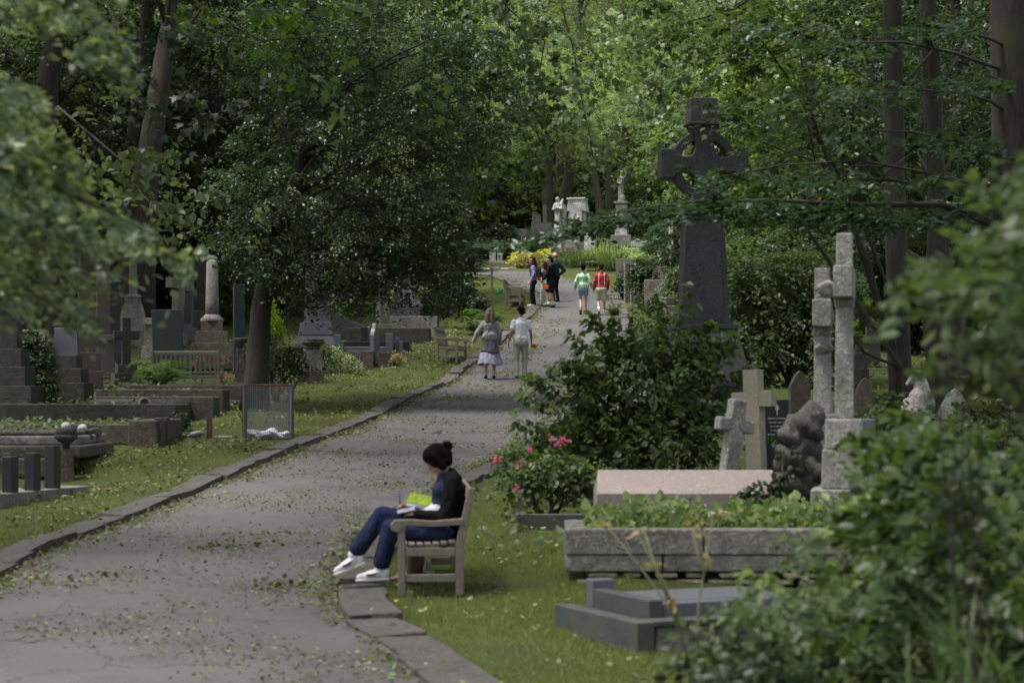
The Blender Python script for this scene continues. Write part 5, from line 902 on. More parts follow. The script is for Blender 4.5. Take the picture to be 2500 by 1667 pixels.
# ---------------------------------------------------------------- bushes and ferns
def bush(name, label, px, d, blobs, ns, m, leaf, size, sr, T=T_DIA, seed=1, stems=6, group=None, lo=.45, cat='bush', up=.6, droop=.3, jit=.45, bark='twig', zoff=0):
    """blobs in photo pixels: (px, py, d, rx, rz) radii in metres"""
    x = X(px, d); z0 = H(x, d) - .05 + zoff; root = thing(name, label, cat, (x, d, z0), 0, group); r = np.random.default_rng(seed)
    bl = [(X(b[0], b[2]) - x, b[2] - d, Z(b[1], b[2]) - z0, b[3], b[3] * .8, b[4]) for b in blobs]
    C, O = shell(r, ns, bl, lo); C[:, 2] = np.maximum(C[:, 2], .06)
    if stems:
        mb = MB()
        for q in r.choice(len(C), min(stems, len(C)), replace=False): limb(mb, (r.normal() * .06, r.normal() * .06, 0), C[q], .022, .005, .05, 5, 4)
        mb.build('stem', M[bark], root, smooth=True)
    fol(root, C, sr, m, leaf, size, T, seed + 100, 'foliage', up, jit, droop, O); return root
def spread(rr, n, x, y, z): return rr.normal(size=(n, 3)) * np.array([x, y, z])
bush('rose_bush', 'large dark-leaved rose bush with pale blooms in front of the huge dark cross', 1530, 26, [(1540, 930, 26, .95, .62), (1430, 1000, 25.6, .6, .5), (1640, 960, 26.2, .8, .65), (1560, 1080, 25.6, 1.2, .45), (1370, 1080, 25.2, .5, .32), (1700, 1080, 26, .55, .45), (1470, 880, 26.2, .42, .3), (1690, 860, 26.4, .45, .3), (1590, 840, 26.2, .4, .28)], 380, 26, 'l_rose', .10, .3, T_OVAL, 201, 30, lo=.2)
rose = bpy.data.objects['rose_bush']; r = np.random.default_rng(12)
def shoots(root, paths, leaf, size, seed, m=5, T=T_OVAL, rad=.008, sr=.09):
    b = root.location; mb = MB(); C = []
    for pth in paths:
        mb = MB(); pp = [W(*p) - b for p in pth]; mb.tube([trunk_at(pp, k / 8) for k in range(9)], list(np.linspace(rad, .003, 9)), 5)
        for k in range(3, 20): C.append(np.array(trunk_at(pp, k / 19)))
        mb.build('shoot', M['twig'], root, smooth=True)
    fol(root, np.array(C) + np.random.default_rng(seed).normal(size=(len(C), 3)) * .03, sr, m, leaf, size, T, seed, 'shoot_leaves', .55, .5)
shoots(rose, [[(1560, 1000, 26), (1540, 860, 25.8), (1545, 745, 25.6)], [(1500, 1000, 26), (1440, 860, 25.4), (1390, 815, 25.2)], [(1480, 1020, 26), (1420, 900, 25.3), (1375, 880, 25.1)], [(1640, 950, 26), (1660, 780, 26), (1680, 690, 26)], [(1700, 950, 26), (1760, 840, 26), (1810, 810, 26)], [(1620, 900, 26), (1700, 800, 26), (1745, 790, 26)], [(1430, 1050, 25), (1340, 990, 24.8), (1285, 960, 24.7)], [(1420, 1080, 25), (1330, 1060, 24.8), (1255, 1020, 24.6)], [(1560, 900, 26), (1500, 800, 25.8), (1500, 750, 25.7)], [(1700, 1000, 26), (1790, 930, 26.2), (1830, 900, 26.2)], [(1580, 900, 26), (1610, 800, 25.9), (1600, 720, 25.8)], [(1450, 950, 25.6), (1390, 900, 25.3), (1330, 900, 25)], [(1400, 1000, 25.4), (1330, 930, 25), (1290, 930, 24.8)], [(1650, 900, 26), (1720, 830, 26), (1780, 860, 26)], [(1500, 900, 26), (1470, 800, 25.7), (1440, 770, 25.6)]], 'l_rose', .12, 301, 4)
P = np.array([np.array(W(px, py, 25.1) - rose.location) + r.normal(size=3) * .02 for px, py in [(1535, 952), (1542, 948), (1570, 960), (1508, 955), (1480, 972), (1506, 993), (1550, 975)] for _ in range(5)]); o = link('flowers', leaves('flowers', P, np.array([0, -.8, .4]) + r.normal(size=P.shape) * .5, .028, T_OVAL, r=r), M['whitefl'], rose); o['kind'] = 'stuff'
bush('low_rose', 'low bright green rose plant with cerise pink blooms left of the pink tomb', 1340, 23, [(1360, 1150, 23, .52, .2), (1280, 1170, 23, .35, .22), (1250, 1110, 23.6, .26, .14), (1420, 1170, 23, .4, .2)], 200, 18, 'l_mid', .07, .17, T_OVAL, 205, 10, lo=.2); lowr = bpy.data.objects['low_rose']
shoots(lowr, [[(1300, 1180, 23), (1290, 1120, 23), (1296, 1095, 22.9)], [(1340, 1160, 23), (1360, 1090, 22.9), (1372, 1070, 22.9)], [(1250, 1170, 23), (1225, 1140, 22.9), (1212, 1120, 22.9)], [(1275, 1320, 22), (1268, 1250, 21.8), (1262, 1190, 21.8)]], 'l_mid', .06, 305, 3, T_OVAL, .005, .06)
P = np.array([np.array(W(px, py, 22.6) - lowr.location) + r.normal(size=3) * .022 for px, py in [(1206, 1120), (1218, 1123), (1296, 1097), (1370, 1072), (1382, 1073), (1358, 1085), (1347, 1073), (1266, 1134), (1258, 1192), (1267, 1199), (1268, 1222), (1266, 1241)] for _ in range(10)]); link('flowers', leaves('flowers', P, np.array([0, -.8, .4]) + r.normal(size=P.shape) * .6, .036, T_OVAL, r=r), M['pinkfl'], lowr)['kind'] = 'stuff'
bush('red_flowers', 'red blooms among leaves just above the rose bush beside the path', 1518, 45, [(1520, 845, 45, .3, .3), (1560, 850, 45, .35, .3)], 40, 18, 'l_dark', .1, .2, T_OVAL, 209, 4); rf = bpy.data.objects['red_flowers']; P = np.array([np.array(W(px, py, 44.6) - rf.location) + r.normal(size=3) * .03 for px, py in [(1516, 830), (1522, 826), (1535, 836)] for _ in range(10)]); link('flowers', leaves('flowers', P, np.array([0, -.8, .4]) + r.normal(size=P.shape) * .6, .06, T_OVAL, r=r), M['redfl'], rf)['kind'] = 'stuff'
bush('laurel_hedge', 'tall bright-topped evergreen shrub mass between the dark cross and tall stone crosses', 1930, 46, [(1860, 720, 46, 1.2, 1.0), (1960, 700, 46.5, 1.3, .9), (1840, 850, 45.5, .9, .8), (1960, 820, 46, 1.2, .9), (2050, 740, 47, 1.0, 1.0), (1790, 680, 47, .7, .7)], 520, 38, 'l_mid', .12, .36, T_DIA, 211, 16, lo=.55, bark='barkdark')
bush('dark_shrub', 'dark shrub under the leaning trunk right of the litter basket', 680, 41.5, [(680, 880, 41.5, .5, .42), (650, 850, 41.8, .35, .4), (720, 890, 41.5, .3, .35)], 130, 26, 'l_dark', .06, .2, T_DIA, 213, 8)
bush('lime_conifer', 'small bright lime-green conifer beside the leaning trunk', 667, 44, [(666, 825, 44, .25, .22), (664, 800, 44, .17, .25), (661, 775, 44, .08, .18)], 110, 22, 'l_lime', .08, .12, T_NARROW, 215, 3, up=.1, droop=-1.0)
bush('variegated_shrub', 'pale grey-green variegated shrub in front of the granite obelisk', 845, 49.5, [(840, 890, 49.5, .42, .3), (815, 870, 49.6, .25, .3), (865, 905, 49.4, .25, .2)], 150, 24, 'l_var', .05, .2, T_DIA, 217, 6)
bush('round_shrub', 'small rounded dark green shrub between twin urns and pale shrub', 790, 49, [(792, 865, 49, .22, .28)], 40, 22, 'l_mid', .05, .16, T_DIA, 219, 4)
bush('small_shrub', 'bright leafy shrub behind the sloping dark slab', 824, 62, [(824, 752, 62, .35, .35)], 40, 22, 'l_light', .09, .2, T_DIA, 221, 4)
bush('brown_plant', 'dead brown plant beside the square brown block', 970, 51.4, [(972, 878, 51.4, .2, .12)], 26, 16, 'l_dry', .08, .12, T_NARROW, 223, 2, up=.2, droop=-.5)
bush('ivy_mound', 'ivy climbing over the pedestals at the far left', 85, 41.6, [(82, 860, 41.6, .26, .4), (92, 920, 41.4, .3, .4), (115, 945, 41.2, .2, .3), (70, 830, 41.6, .2, .2)], 110, 26, 'l_ivy', .08, .18, T_DIA, 225, 0, lo=.7)
bush('ivy_mound', 'small ivy clump on the end of the dark mossy tomb', 443, 35.6, [(440, 1025, 35.6, .13, .2)], 24, 16, 'l_ivy', .06, .1, T_DIA, 227, 0, lo=.7)
bush('path_shrub', 'dark leafy shrub with fern fronds beside the path below the big tree', 1150, 63, [(1140, 720, 63, .55, .5), (1165, 750, 62.6, .45, .4), (1110, 700, 63.5, .5, .5)], 150, 30, 'l_dark', .1, .28, T_DIA, 229, 6)
bush('small_tree', 'small round-headed dark green tree left of the yellow bush', 1212, 96.5, [(1210, 590, 96.5, .95, .75), (1228, 575, 96.5, .7, .6), (1190, 600, 96.5, .7, .6)], 170, 34, 'l_dark', .13, .4, T_DIA, 231, 8, cat='tree', bark='barkdark')
bush('yellow_bush', 'large golden-yellow bush at the bend of the path', 1290, 95, [(1300, 632, 95, .85, .62), (1268, 640, 94.8, .55, .5), (1325, 628, 95.2, .55, .5)], 260, 38, 'l_yel', .10, .26, T_DIA, 233, 6)
bush('green_bush', 'dull green rounded bush right of the golden bush', 1378, 95.4, [(1372, 645, 95, .8, .6), (1400, 635, 95.4, .7, .55), (1345, 655, 94.6, .5, .45)], 260, 34, 'l_mid', .10, .28, T_DIA, 235, 6)
bush('green_bush', 'bright flowering green bush below the marble block', 1432, 95.2, [(1430, 655, 94.8, .7, .55), (1450, 640, 95.4, .6, .5)], 200, 32, 'l_light', .11, .28, T_DIA, 237, 5)
bush('green_bush', 'fresh green bush between the marble block and statue base', 1478, 97, [(1470, 610, 97, .5, .6), (1480, 630, 96, .55, .5)], 160, 30, 'l_mid', .11, .28, T_DIA, 239, 5)
bush('clipped_hedge', 'low bright-topped hedge right of the tall ornamental grasses', 1560, 92, [(1540, 620, 92, .8, .3), (1590, 622, 91, .7, .3), (1575, 635, 90, .8, .3)], 200, 32, 'l_light', .1, .25, T_DIA, 241, 5)
bush('conifer', 'small blue-green conifer left of the slim white column', 1604, 90, [(1605, 580, 90, .5, .65), (1603, 610, 90, .6, .45)], 130, 34, 'l_blue', .12, .26, T_NARROW, 243, 4)
bush('dry_grass_clump', 'tan dry grasses in front of the golden bush', 1290, 93.6, [(1290, 652, 93.6, .5, .18), (1275, 656, 93.6, .3, .14)], 70, 30, 'l_dry', .2, .2, T_NARROW, 245, 0, up=.1, droop=-1.2)
bush('pale_plant', 'pale silvery plant behind the lavender-jacketed walker', 1338, 94, [(1336, 640, 94, .22, .35)], 40, 24, 'l_var', .12, .18, T_NARROW, 247, 0)
bush('wall_ivy', 'ivy and brambles spilling from the right verge wall beside the tall slabs', 1580, 70, [(1575, 690, 70, .45, .55), (1560, 670, 70.5, .35, .5), (1520, 690, 73.5, .25, .5), (1600, 720, 68, .45, .5), (1615, 750, 65, .4, .5)], 240, 30, 'l_ivy', .1, .24, T_DIA, 249, 4)
bush('wall_ivy', 'grey-green climber on the kerb nearest the huge dark cross', 1645, 61, [(1650, 690, 61, .4, .5), (1640, 740, 60, .4, .4), (1600, 640, 76, .8, .3)], 140, 30, 'l_mid', .09, .24, T_DIA, 251, 3)
bush('cross_shrub', 'leafy shrub at the foot of the huge dark cross on its path side', 1610, 40, [(1590, 790, 40, .45, .35), (1640, 800, 39, .3, .3), (1570, 830, 40, .4, .35)], 110, 26, 'l_mid', .1, .22, T_NARROW, 253, 6)
# strappy grasses
def tuft(name, label, px, d, n, ln, leaf, seed, w_=1.0, spreadr=.35, cat='grass clump', sx=.3, lean=.6, base=None):
    x = X(px, d); z0 = H(x, d) if base is None else base; root = thing(name, label, cat, (x, d, z0)); r = np.random.default_rng(seed)
    P = np.stack([r.normal(size=n) * sx, r.normal(size=n) * sx * .6, np.zeros(n)], 1); ang = r.uniform(0, 6.28, n); le = r.uniform(.1, lean, n)
    dirv = np.stack([np.cos(ang) * le, np.sin(ang) * le, np.ones(n)], 1); dirv = _n(dirv); out = np.stack([np.cos(ang), np.sin(ang), np.zeros(n)], 1)
    k = 6; V = []; side = np.cross(dirv, out); side = _n(side + 1e-6); L = ln * r.uniform(.6, 1.2, n)
    for i in range(k + 1):
        t = i / k; c = P + dirv * (L * t)[:, None] + (out * .5 - np.array([0, 0, .45])) * (L * le * t * t * 1.2)[:, None]; ww = .018 * w_ * (1 - t) ** .6 * (1 if i else .7); V += [c - side * ww, c + side * ww]
    V = np.stack(V, 1).reshape(-1, 3); nb = 2 * (k + 1); f = np.array([(2 * i, 2 * i + 1, 2 * i + 3, 2 * i + 2) for i in range(k)]); Fc = (np.arange(n)[:, None, None] * nb + f[None]).reshape(-1, 4)
    link('blades', npmesh('blades', V, Fc), M[leaf], root); return root
tuft('ornamental_grass', 'tall lime-green strappy grass above the path on the right, left clump', 1473, 93.5, 260, 1.3, 'l_light', 261, 1.6, sx=.35)
tuft('ornamental_grass', 'tall fine grey-green ornamental grass on the right, right clump', 1505, 92, 340, 1.3, 'l_mid', 263, 1.0, sx=.45)
tuft('ornamental_grass', 'fine dark green grass at the edge of the path behind the couple in bright tops', 1420, 93.4, 260, 1.0, 'l_mid', 265, 1.0, sx=.5)
# ferns
def fern(label, px, d, n, ln, seed, leaf='l_fern', base=None):
    x = X(px, d); z0 = H(x, d) if base is None else base; root = thing('fern', label, 'fern', (x, d, z0)); r = np.random.default_rng(seed); P = []; N = []; Td = []; S = []; mb = MB()
    for k in range(n):
        a = r.uniform(0, 6.28); L = ln * r.uniform(.7, 1.15); o_ = np.array([math.cos(a), math.sin(a), 0]); sd = np.array([-o_[1], o_[0], 0]); up = r.uniform(1.1, 2.1); pts = []
        for i in range(17):
            t = i / 16; p = o_ * L * t * .75 + np.array([0, 0, 1]) * L * (up * t - .75 * up * t * t * 1.1); pts.append(p)
            if i > 2:
                wd = L * .26 * math.sin(math.pi * min(1, (t * .86 + .14))) ** .8
                for s_ in (-1, 1): P.append(p); N.append(np.array([0, 0, 1.]) + o_ * .3 + r.normal(size=3) * .12); Td.append(sd * s_ + o_ * .35 + np.array([0, 0, -.15])); S.append(wd)
        mb.tube(pts[::4], [.008, .006, .005, .003, .002], 4)
    mb.build('stalk', M['l_fern'], root, smooth=True)
    T = (np.array([(0, 0, 0), (.11, .25, .02), (0, 1, -.08), (-.11, .25, .02)]), np.array([(0, 1, 2), (0, 2, 3)]))
    link('frond', leaves('frond', np.array(P), np.array(N), np.array(S), T, np.array(Td), r), M[leaf], root)['kind'] = 'stuff'; return root
fern('bright green fern arching in front of the slatted bench at left', 392, 43.0, 26, 1.0, 271, base=H(X(392, 43.0), 43.0) + .12)
fern('large dark fern at the edge of the lawn below the big tree', 1185, 62, 34, 1.05, 273); fern('fern at the foot of the path shrub, nearest the path', 1165, 61, 24, .8, 275, 'l_mid')
fern('small fern by the right verge near the broken wall', 1600, 53, 18, .7, 277)
# right foreground shrubbery, out of focus
def near(name, label, px, d, poly, d0, d1, ns, m, leaf, size, sr, T, seed, stems=(), cat='bush', rad=.005, up=.6, jit=.5):
    x = X(px, d); z0 = H(x, d) - .05; root = thing(name, label, cat, (x, d, z0)); r = np.random.default_rng(seed); b = np.array([x, d, z0]); C = px_fill(r, ns, poly, d0, d1) - b
    mb = MB()
    for q in r.choice(len(C), min(7, len(C)), replace=False): limb(mb, (r.normal() * .1, r.normal() * .1, 0), C[q], rad, .004, .05, 5, 5)
    mb.build('stem', M['twig'], root, smooth=True)
    O = _n(C - np.array([0, 0, .3]) + np.array([-.3, -.3, 0])); fol(root, C, sr, m, leaf, size, T, seed + 1, 'foliage', up, jit, .4, O); return root
near('foreground_shrub', 'blurred leafy shrub filling the bottom right corner', 2350, 8.6, [(2190, 1040), (2270, 1010), (2400, 1090), (2560, 1060), (2560, 1760), (2020, 1760), (2030, 1560), (2100, 1420), (2060, 1330), (2120, 1230)], 7.8, 10, 230, 22, 'l_rose', .075, .14, T_OVAL, 281)
near('foreground_shrub', 'blurred grey-green shrub growing in the near right below the tall stone crosses', 2180, 10.5, [(2150, 1060), (2230, 1000), (2330, 1020), (2360, 1250), (2260, 1420), (2140, 1400), (2110, 1250)], 9.8, 11.6, 100, 20, 'l_mid', .07, .15, T_OVAL, 283)
near('foreground_sapling', 'blurred glossy-leaved sapling rising at the right edge', 2480, 7.2, [(2420, 370), (2480, 400), (2600, 430), (2600, 980), (2390, 960), (2310, 870), (2350, 770), (2270, 790), (2200, 720), (2300, 640), (2350, 570), (2390, 490)], 6.0, 7.4, 80, 16, 'l_mid', .066, .14, T_OVAL, 285, up=.45)
near('foreground_shrub', 'blurred bright green leaf sprays low beside the grey stone planter', 1930, 10.6, [(2060, 1160), (2110, 1120), (2140, 1250), (2100, 1430), (2000, 1430), (1960, 1370)], 9.8, 11.4, 26, 14, 'l_light', .065, .14, T_OVAL, 287)
near('yellow_green_shrub', 'blurred yellow-green shrub in front of the granite grave kerb', 1780, 10.2, [(1680, 1620), (1760, 1480), (1850, 1380), (1960, 1330), (2060, 1420), (2010, 1600), (1900, 1720), (1700, 1720)], 8.6, 10.4, 84, 16, 'l_mid', .055, .17, T_OVAL, 289)
near('yellow_green_shrub', 'dark tangled undergrowth along the bottom edge right of centre', 1950, 9.0, [(1700, 1620), (1850, 1560), (2000, 1600), (2050, 1760), (1680, 1760)], 8.2, 9.8, 60, 20, 'l_dark', .06, .14, T_OVAL, 291)
tuft('arching_grass', 'blurred arching grass blades in the bottom right corner', 2430, 7.2, 70, .55, 'l_mid', 293, .6, sx=.16, lean=1.2, base=Z(1720, 7.4)); tuft('arching_grass', 'blurred pale grass blades rising at the right edge of the shrubbery', 2360, 8.4, 18, .5, 'l_mid', 295, .7, sx=.15, lean=1.2, base=Z(1600, 8.4))
x, d = X(1690, 10.8), 10.8; t = thing('weed_stalk', 'thin yellow-green dry weed stalks branching in front of the planter', 'plant', (x, d, Z(1640, d))); mb = MB(); b = t.location
for pth in [[(1690, 1640), (1640, 1490), (1560, 1380), (1480, 1280)], [(1700, 1640), (1705, 1480), (1725, 1360), (1740, 1250)], [(1640, 1490), (1600, 1380), (1570, 1290)], [(1660, 1530), (1620, 1420), (1560, 1310), (1540, 1270)], [(1720, 1400), (1700, 1340), (1690, 1290)]]: mb.tube([W(px, py, d + .1 * i) - b for i, (px, py) in enumerate(pth)], [.010, .007, .005, .003][:len(pth)], 5)
mb.build('stalk', M['l_lime'] if False else m_plain('dry_stalk', (.15, .16, .075), .9), t, smooth=True)
fol(t, [np.array(W(px, py, d) - b) for px, py in [(1480, 1280), (1740, 1250), (1570, 1290), (1690, 1290), (1600, 1380), (1725, 1360), (1640, 1470)]] , .06, 8, 'l_dry', .04, T_OVAL, 297)
x, d = X(1868, 9.6), 9.6; t = thing('dry_plant', 'single pale upright stem in the blurred shrub at bottom right', 'plant', (x, d, Z(1690, d))); b = t.location; part(t, 'stem', 'oldwood', lambda mb: mb.tube([W(1875, 1690, d) - b, W(1872, 1550, d) - b, W(1862, 1470, d) - b, W(1855, 1440, d) - b], [.014, .013, .011, .008], 7), 0, True)
fol(t, [np.array(W(px, py, d) - b) for px, py in [(1855, 1420), (1840, 1440), (1880, 1400), (1900, 1440), (1830, 1400)]], .1, 10, 'l_light', .06, T_OVAL, 299)
bush('rambling_stem', 'leafy rambler twining up beside the boulder cairn', 1900, 20, [(1905, 1190, 20, .09, .2), (1925, 1120, 20, .08, .2), (1885, 1230, 20, .12, .1), (1850, 1200, 20, .15, .08), (1900, 1060, 21, .1, .16)], 60, 9, 'l_dark', .065, .1, T_OVAL, 311, 5)
bush('bramble', 'brambles and nettles massed around the gravestones at right', 2200, 24, [(2150, 1020, 24, .45, .3), (2230, 1060, 23.5, .5, .3), (2320, 1100, 23, .5, .4), (2400, 1040, 24, .5, .35), (2120, 1120, 22, .3, .3)], 240, 20, 'l_mid', .075, .18, T_OVAL, 313, 6)
# ---------------------------------------------------------------- people, statues
def capsule(mb, p0, p1, r0, r1, n=10, flat=None):
    p0 = Vector(p0); p1 = Vector(p1); ax = p1 - p0; L = ax.length
    ax = ax / L if L > 1e-6 else Vector((0, 0, 1)); ref = Vector((1, 0, 0)) if abs(ax.x) < .8 else Vector((0, 1, 0)); a = ax.cross(ref).normalized(); b = ax.cross(a)
    v = []; f = []; rings = []
    for th in (-80, -50, -20, 0): rings.append((p0 + ax * r0 * math.sin(R(th)), r0 * math.cos(R(th))))
    for th in (0, 20, 50, 80): rings.append((p1 + ax * r1 * math.sin(R(th)), r1 * math.cos(R(th))))
    if L < 1e-6: rings = rings[:3] + [rings[3]] + rings[5:]
    for c, r_ in rings:
        for k in range(n):
            o = math.cos(2 * math.pi * k / n) * r_ * a + math.sin(2 * math.pi * k / n) * r_ * b
            if flat: fa, fs = flat; fa = Vector(fa).normalized(); o = o - fa * o.dot(fa) * (1 - fs)
            v.append(c + o)
    m = len(rings)
    for i in range(m - 1):
        for k in range(n): f.append((i * n + k, i * n + (k + 1) % n, (i + 1) * n + (k + 1) % n, (i + 1) * n + k))
    f += [tuple(range(n - 1, -1, -1)), tuple((m - 1) * n + k for k in range(n))]
    mb.add(v, f)
def blob(name, caps, vox, mat, parent, it=3, fac=.5, label=None):
    mb = MB()
    for c in caps: capsule(mb, c[0], c[1], c[2], c[3], 10, c[4] if len(c) > 4 else None)
    me = mb.mesh(name); o = bpy.data.objects.new(name, me); COL.objects.link(o)
    md = o.modifiers.new('r', 'REMESH'); md.mode = 'VOXEL'; md.voxel_size = vox
    sm = o.modifiers.new('s', 'SMOOTH'); sm.factor = fac; sm.iterations = it
    dg = bpy.context.evaluated_depsgraph_get(); nm = bpy.data.meshes.new_from_object(o.evaluated_get(dg)); bpy.data.objects.remove(o); bpy.data.meshes.remove(me); nm.name = name
    return link(name, nm, mat, parent, 0, True, label)
V3 = lambda *a: Vector(a)
def hand(wr, d, pn, side, curl=.6, s=1.0):
    """palm, four bent fingers and a thumb from the wrist along d; pn = palm normal"""
    d = Vector(d).normalized(); pn = Vector(pn); pn = (pn - d * pn.dot(d)).normalized(); sd = d.cross(pn) * side; wr = Vector(wr); c = []
    k = wr + d * .075 * s; c.append((wr + d * .015, k, .026 * s, .036 * s, (pn, .5)))
    for i, (o, l) in enumerate(((-.030, .068), (-.010, .078), (.010, .073), (.029, .056))):
        b = wr + d * .085 * s + sd * o * s; dd = (d + pn * curl * .5).normalized(); m = b + dd * l * .5 * s; e = m + (d * (1 - curl * .6) + pn * curl).normalized() * l * .5 * s
        c += [(b, m, .0095 * s, .009 * s), (m, e, .009 * s, .0075 * s)]
    tb = wr + d * .03 * s - sd * .028 * s; tm = tb + (d * .6 - sd * .8 + pn * .3).normalized() * .04 * s; c += [(tb, tm, .013 * s, .011 * s), (tm, tm + (d + pn * .5 - sd * .1).normalized() * .03 * s, .011 * s, .009 * s)]
    return c
def headcaps(hc, Mh, fem=0):
    q = lambda x, y, z: hc + Mh @ Vector((x, y, z))
    return [(q(0, -.015, .03), q(0, .02, .03), .088, .084, None), (q(0, .035, -.055), q(0, .045, -.075), .06 - .006 * fem, .045 - .006 * fem), (q(0, .092, .015), q(0, .108, -.018), .013, .017), (q(-.025, .08, .035), q(.025, .08, .035), .018, .018), (q(0, .09, -.055), q(0, .092, -.055), .02, .02), (q(.085, -.005, .0), q(.085, .0, .02), .018, .02), (q(-.085, -.005, .0), q(-.085, .0, .02), .018, .02)]
def fixc(c): return [(a[0], a[1], a[2], a[3]) + ((a[4],) if len(a) > 4 and a[4] else ()) for a in c]
def figure(name_label, x, y, rz, S, legs, arms, outfit, turn=0, tilt=0, lean=0.0, skin='skin', fem=0, z=None, vox=.012):
    """legs: ((hip->foot x, y, lift), ...) left then right; arms: (elbow, wrist) local triples for left, right (person faces +y, x to the right)"""
    k = S / 1.75; root = thing('person', name_label, 'person', (x, y, (H(x, y) + .012) if z is None else z), rz); root.scale = (k, k, k)
    hipz = .93; pel = V3(0, 0, hipz); chest = V3(0, lean * .6, 1.27); neck = V3(0, lean, 1.47); hc = V3(0, lean + .02 + .0, 1.635); Mh = Euler((R(tilt), 0, R(turn))).to_matrix()
    hips = [V3(-.09, 0, hipz - .03), V3(.09, 0, hipz - .03)]; body = []; tr = []; kn = []; ank = []
    for i, (fx, fy, lift) in enumerate(legs):
        a = V3(fx, fy - .02, .085 + lift); h = hips[i]; m = (h + a) / 2; dd = (a - h).length; L = .4115; off = math.sqrt(max(L * L - dd * dd / 4, 0)); m = m + V3(0, 1, .0) * off * .98 + V3(fx * .15, 0, 0)
        kn.append(m); ank.append(a); body += [(h, m, .078, .052), (m, m.lerp(a, .35), .05, .052), (m.lerp(a, .35), a, .052, .036)]
    shw = .172 - .02 * fem; sh = [V3(-shw, lean * .92, 1.385), V3(shw, lean * .92, 1.385)]; el = []; wr = []
    for i, (e, w_) in enumerate(arms):
        e = V3(*e); w_ = V3(*w_); el.append(e); wr.append(w_); body += [(sh[i], e, .048, .038), (e, w_, .038, .026)]; dh = (w_ - e).normalized(); body += hand(w_, dh, V3(1 if i == 0 else -1, .3, 0), 1 if i == 0 else -1, .5, 1.0)
    body += [(V3(-.06, 0, hipz), V3(.06, 0, hipz), .10, .10, ((0, 1, 0), .9)), (pel, chest, .105, .12, ((0, 1, 0), .75)), (chest + V3(-.07, 0, .08), chest + V3(.07, 0, .08), .09, .09), (sh[0], sh[1], .05, .05), (chest, neck, .07, .05), (neck - V3(0, 0, .03), hc - V3(0, 0, .04), .048, .046)]
    body += headcaps(hc, Mh, fem); bo = blob('body', fixc(body), vox, M[skin], root)
    q = lambda a, b, c: hc + Mh @ Vector((a, b, c))
    if outfit.get('face', True):
        mb = MB(); [capsule(mb, q(s_ * .03, .088, .024), q(s_ * .034, .088, .024), .008, .008, 8) for s_ in (-1, 1)]; mb.build('eyes', M['eye'], root, smooth=True)
        mb = MB(); capsule(mb, q(-.02, .098, -.058), q(.02, .098, -.058), .007, .007, 8, None); mb.build('mouth', M['lip'], root, smooth=True)
    # clothes
    top = outfit['top']; loose = top.get('loose', .014); slv = top.get('sleeve', 'long'); hem = top.get('hem', .90); c = []
    c += [(V3(-.06, 0, hem + .06), V3(.06, 0, hem + .06), .105 + loose, .105 + loose, ((0, 1, 0), .95)), (V3(-.035, 0, hem + .05), V3(-.03, chest.y, 1.27), .105 + loose, .118 + loose, ((0, 1, 0), .85)), (V3(.035, 0, hem + .05), V3(.03, chest.y, 1.27), .105 + loose, .118 + loose, ((0, 1, 0), .85)), (chest + V3(-.07, 0, .05), chest + V3(.07, 0, .05), .092 + loose, .092 + loose, ((0, 1, 0), 1)), (sh[0] + V3(.02, 0, -.01), neck - V3(.0, 0, .06), .05 + loose * .5, .06 + loose * .4), (sh[1] + V3(-.02, 0, -.01), neck - V3(0, 0, .06), .05 + loose * .5, .06 + loose * .4), (chest + V3(0, 0, .1), neck - V3(0, 0, .015), .08, .062 + top.get('collar', 0))]
    if fem: c += [(chest + V3(-.06, .06, .03), chest + V3(.06, .06, .03), .07 + loose, .07 + loose)]
    for i in (0, 1):
        if slv == 'long': c += [(sh[i], el[i], .05 + loose * .8, .044 + loose * .7), (el[i], wr[i], .044 + loose * .7, .034 + loose * .6)]
        else: c += [(sh[i], sh[i].lerp(el[i], .6), .058 + loose * .6, .054 + loose * .6)]
    if top.get('hood'): c += [(V3(-.06, neck.y - .07, 1.44), V3(.06, neck.y - .07, 1.44), .06, .06)]
    if top.get('puff'): c += [(V3(-.05, -.02, hem + .04), V3(.05, -.02, hem + .04), .125 + loose, .125 + loose)]
    to = blob('top', fixc(c), vox * 1.1, top['mat'], root)
    for nm, pth, r_, mt in top.get('straps', []): mb = MB(); mb.tube([V3(*p) for p in pth], r_, 6); mb.build(nm, mt, root, smooth=True)
    bt = outfit['bottom']
    if bt['kind'] in ('trousers', 'shorts'):
        c = [(V3(-.055, -.01, hipz + .03), V3(.055, -.01, hipz + .03), .118, .118, ((0, 1, 0), .92)), (V3(-.07, -.03, hipz - .05), V3(.07, -.03, hipz - .05), .112, .112)]; w_ = bt.get('w', 1.0)
        for i in (0, 1):
            if bt['kind'] == 'trousers': c += [(hips[i], kn[i], .095 * w_, .07 * w_), (kn[i], ank[i] + V3(0, 0, .0), .07 * w_, .056 * w_)]
            else: e_ = hips[i].lerp(kn[i], bt.get('len', .8)); c += [(hips[i], e_, .10 * w_, .092 * w_)]
        blob(bt['kind'], fixc(c), vox, bt['mat'], root)
    else:
        n = 48
        def sk(nm, zt, zb, rt, rb, mt, pl):
            v = []; f = []; rows = 9
            for i in range(rows):
                t = i / (rows - 1); z_ = zt + (zb - zt) * t; r_ = rt + (rb - rt) * t ** .85
                for k_ in range(n): a = 2 * math.pi * k_ / n; rr = r_ * (1 + pl * t * math.sin(9 * a + 1.2 * math.sin(3 * a))); v.append((rr * math.cos(a), rr * .82 * math.sin(a) - .02 + .05 * t * math.sin(a - 1), z_ + .02 * t * math.sin(2 * a)))
            for i in range(rows - 1):
                for k_ in range(n): f.append((i * n + k_, (i + 1) * n + k_, (i + 1) * n + (k_ + 1) % n, i * n + (k_ + 1) % n))
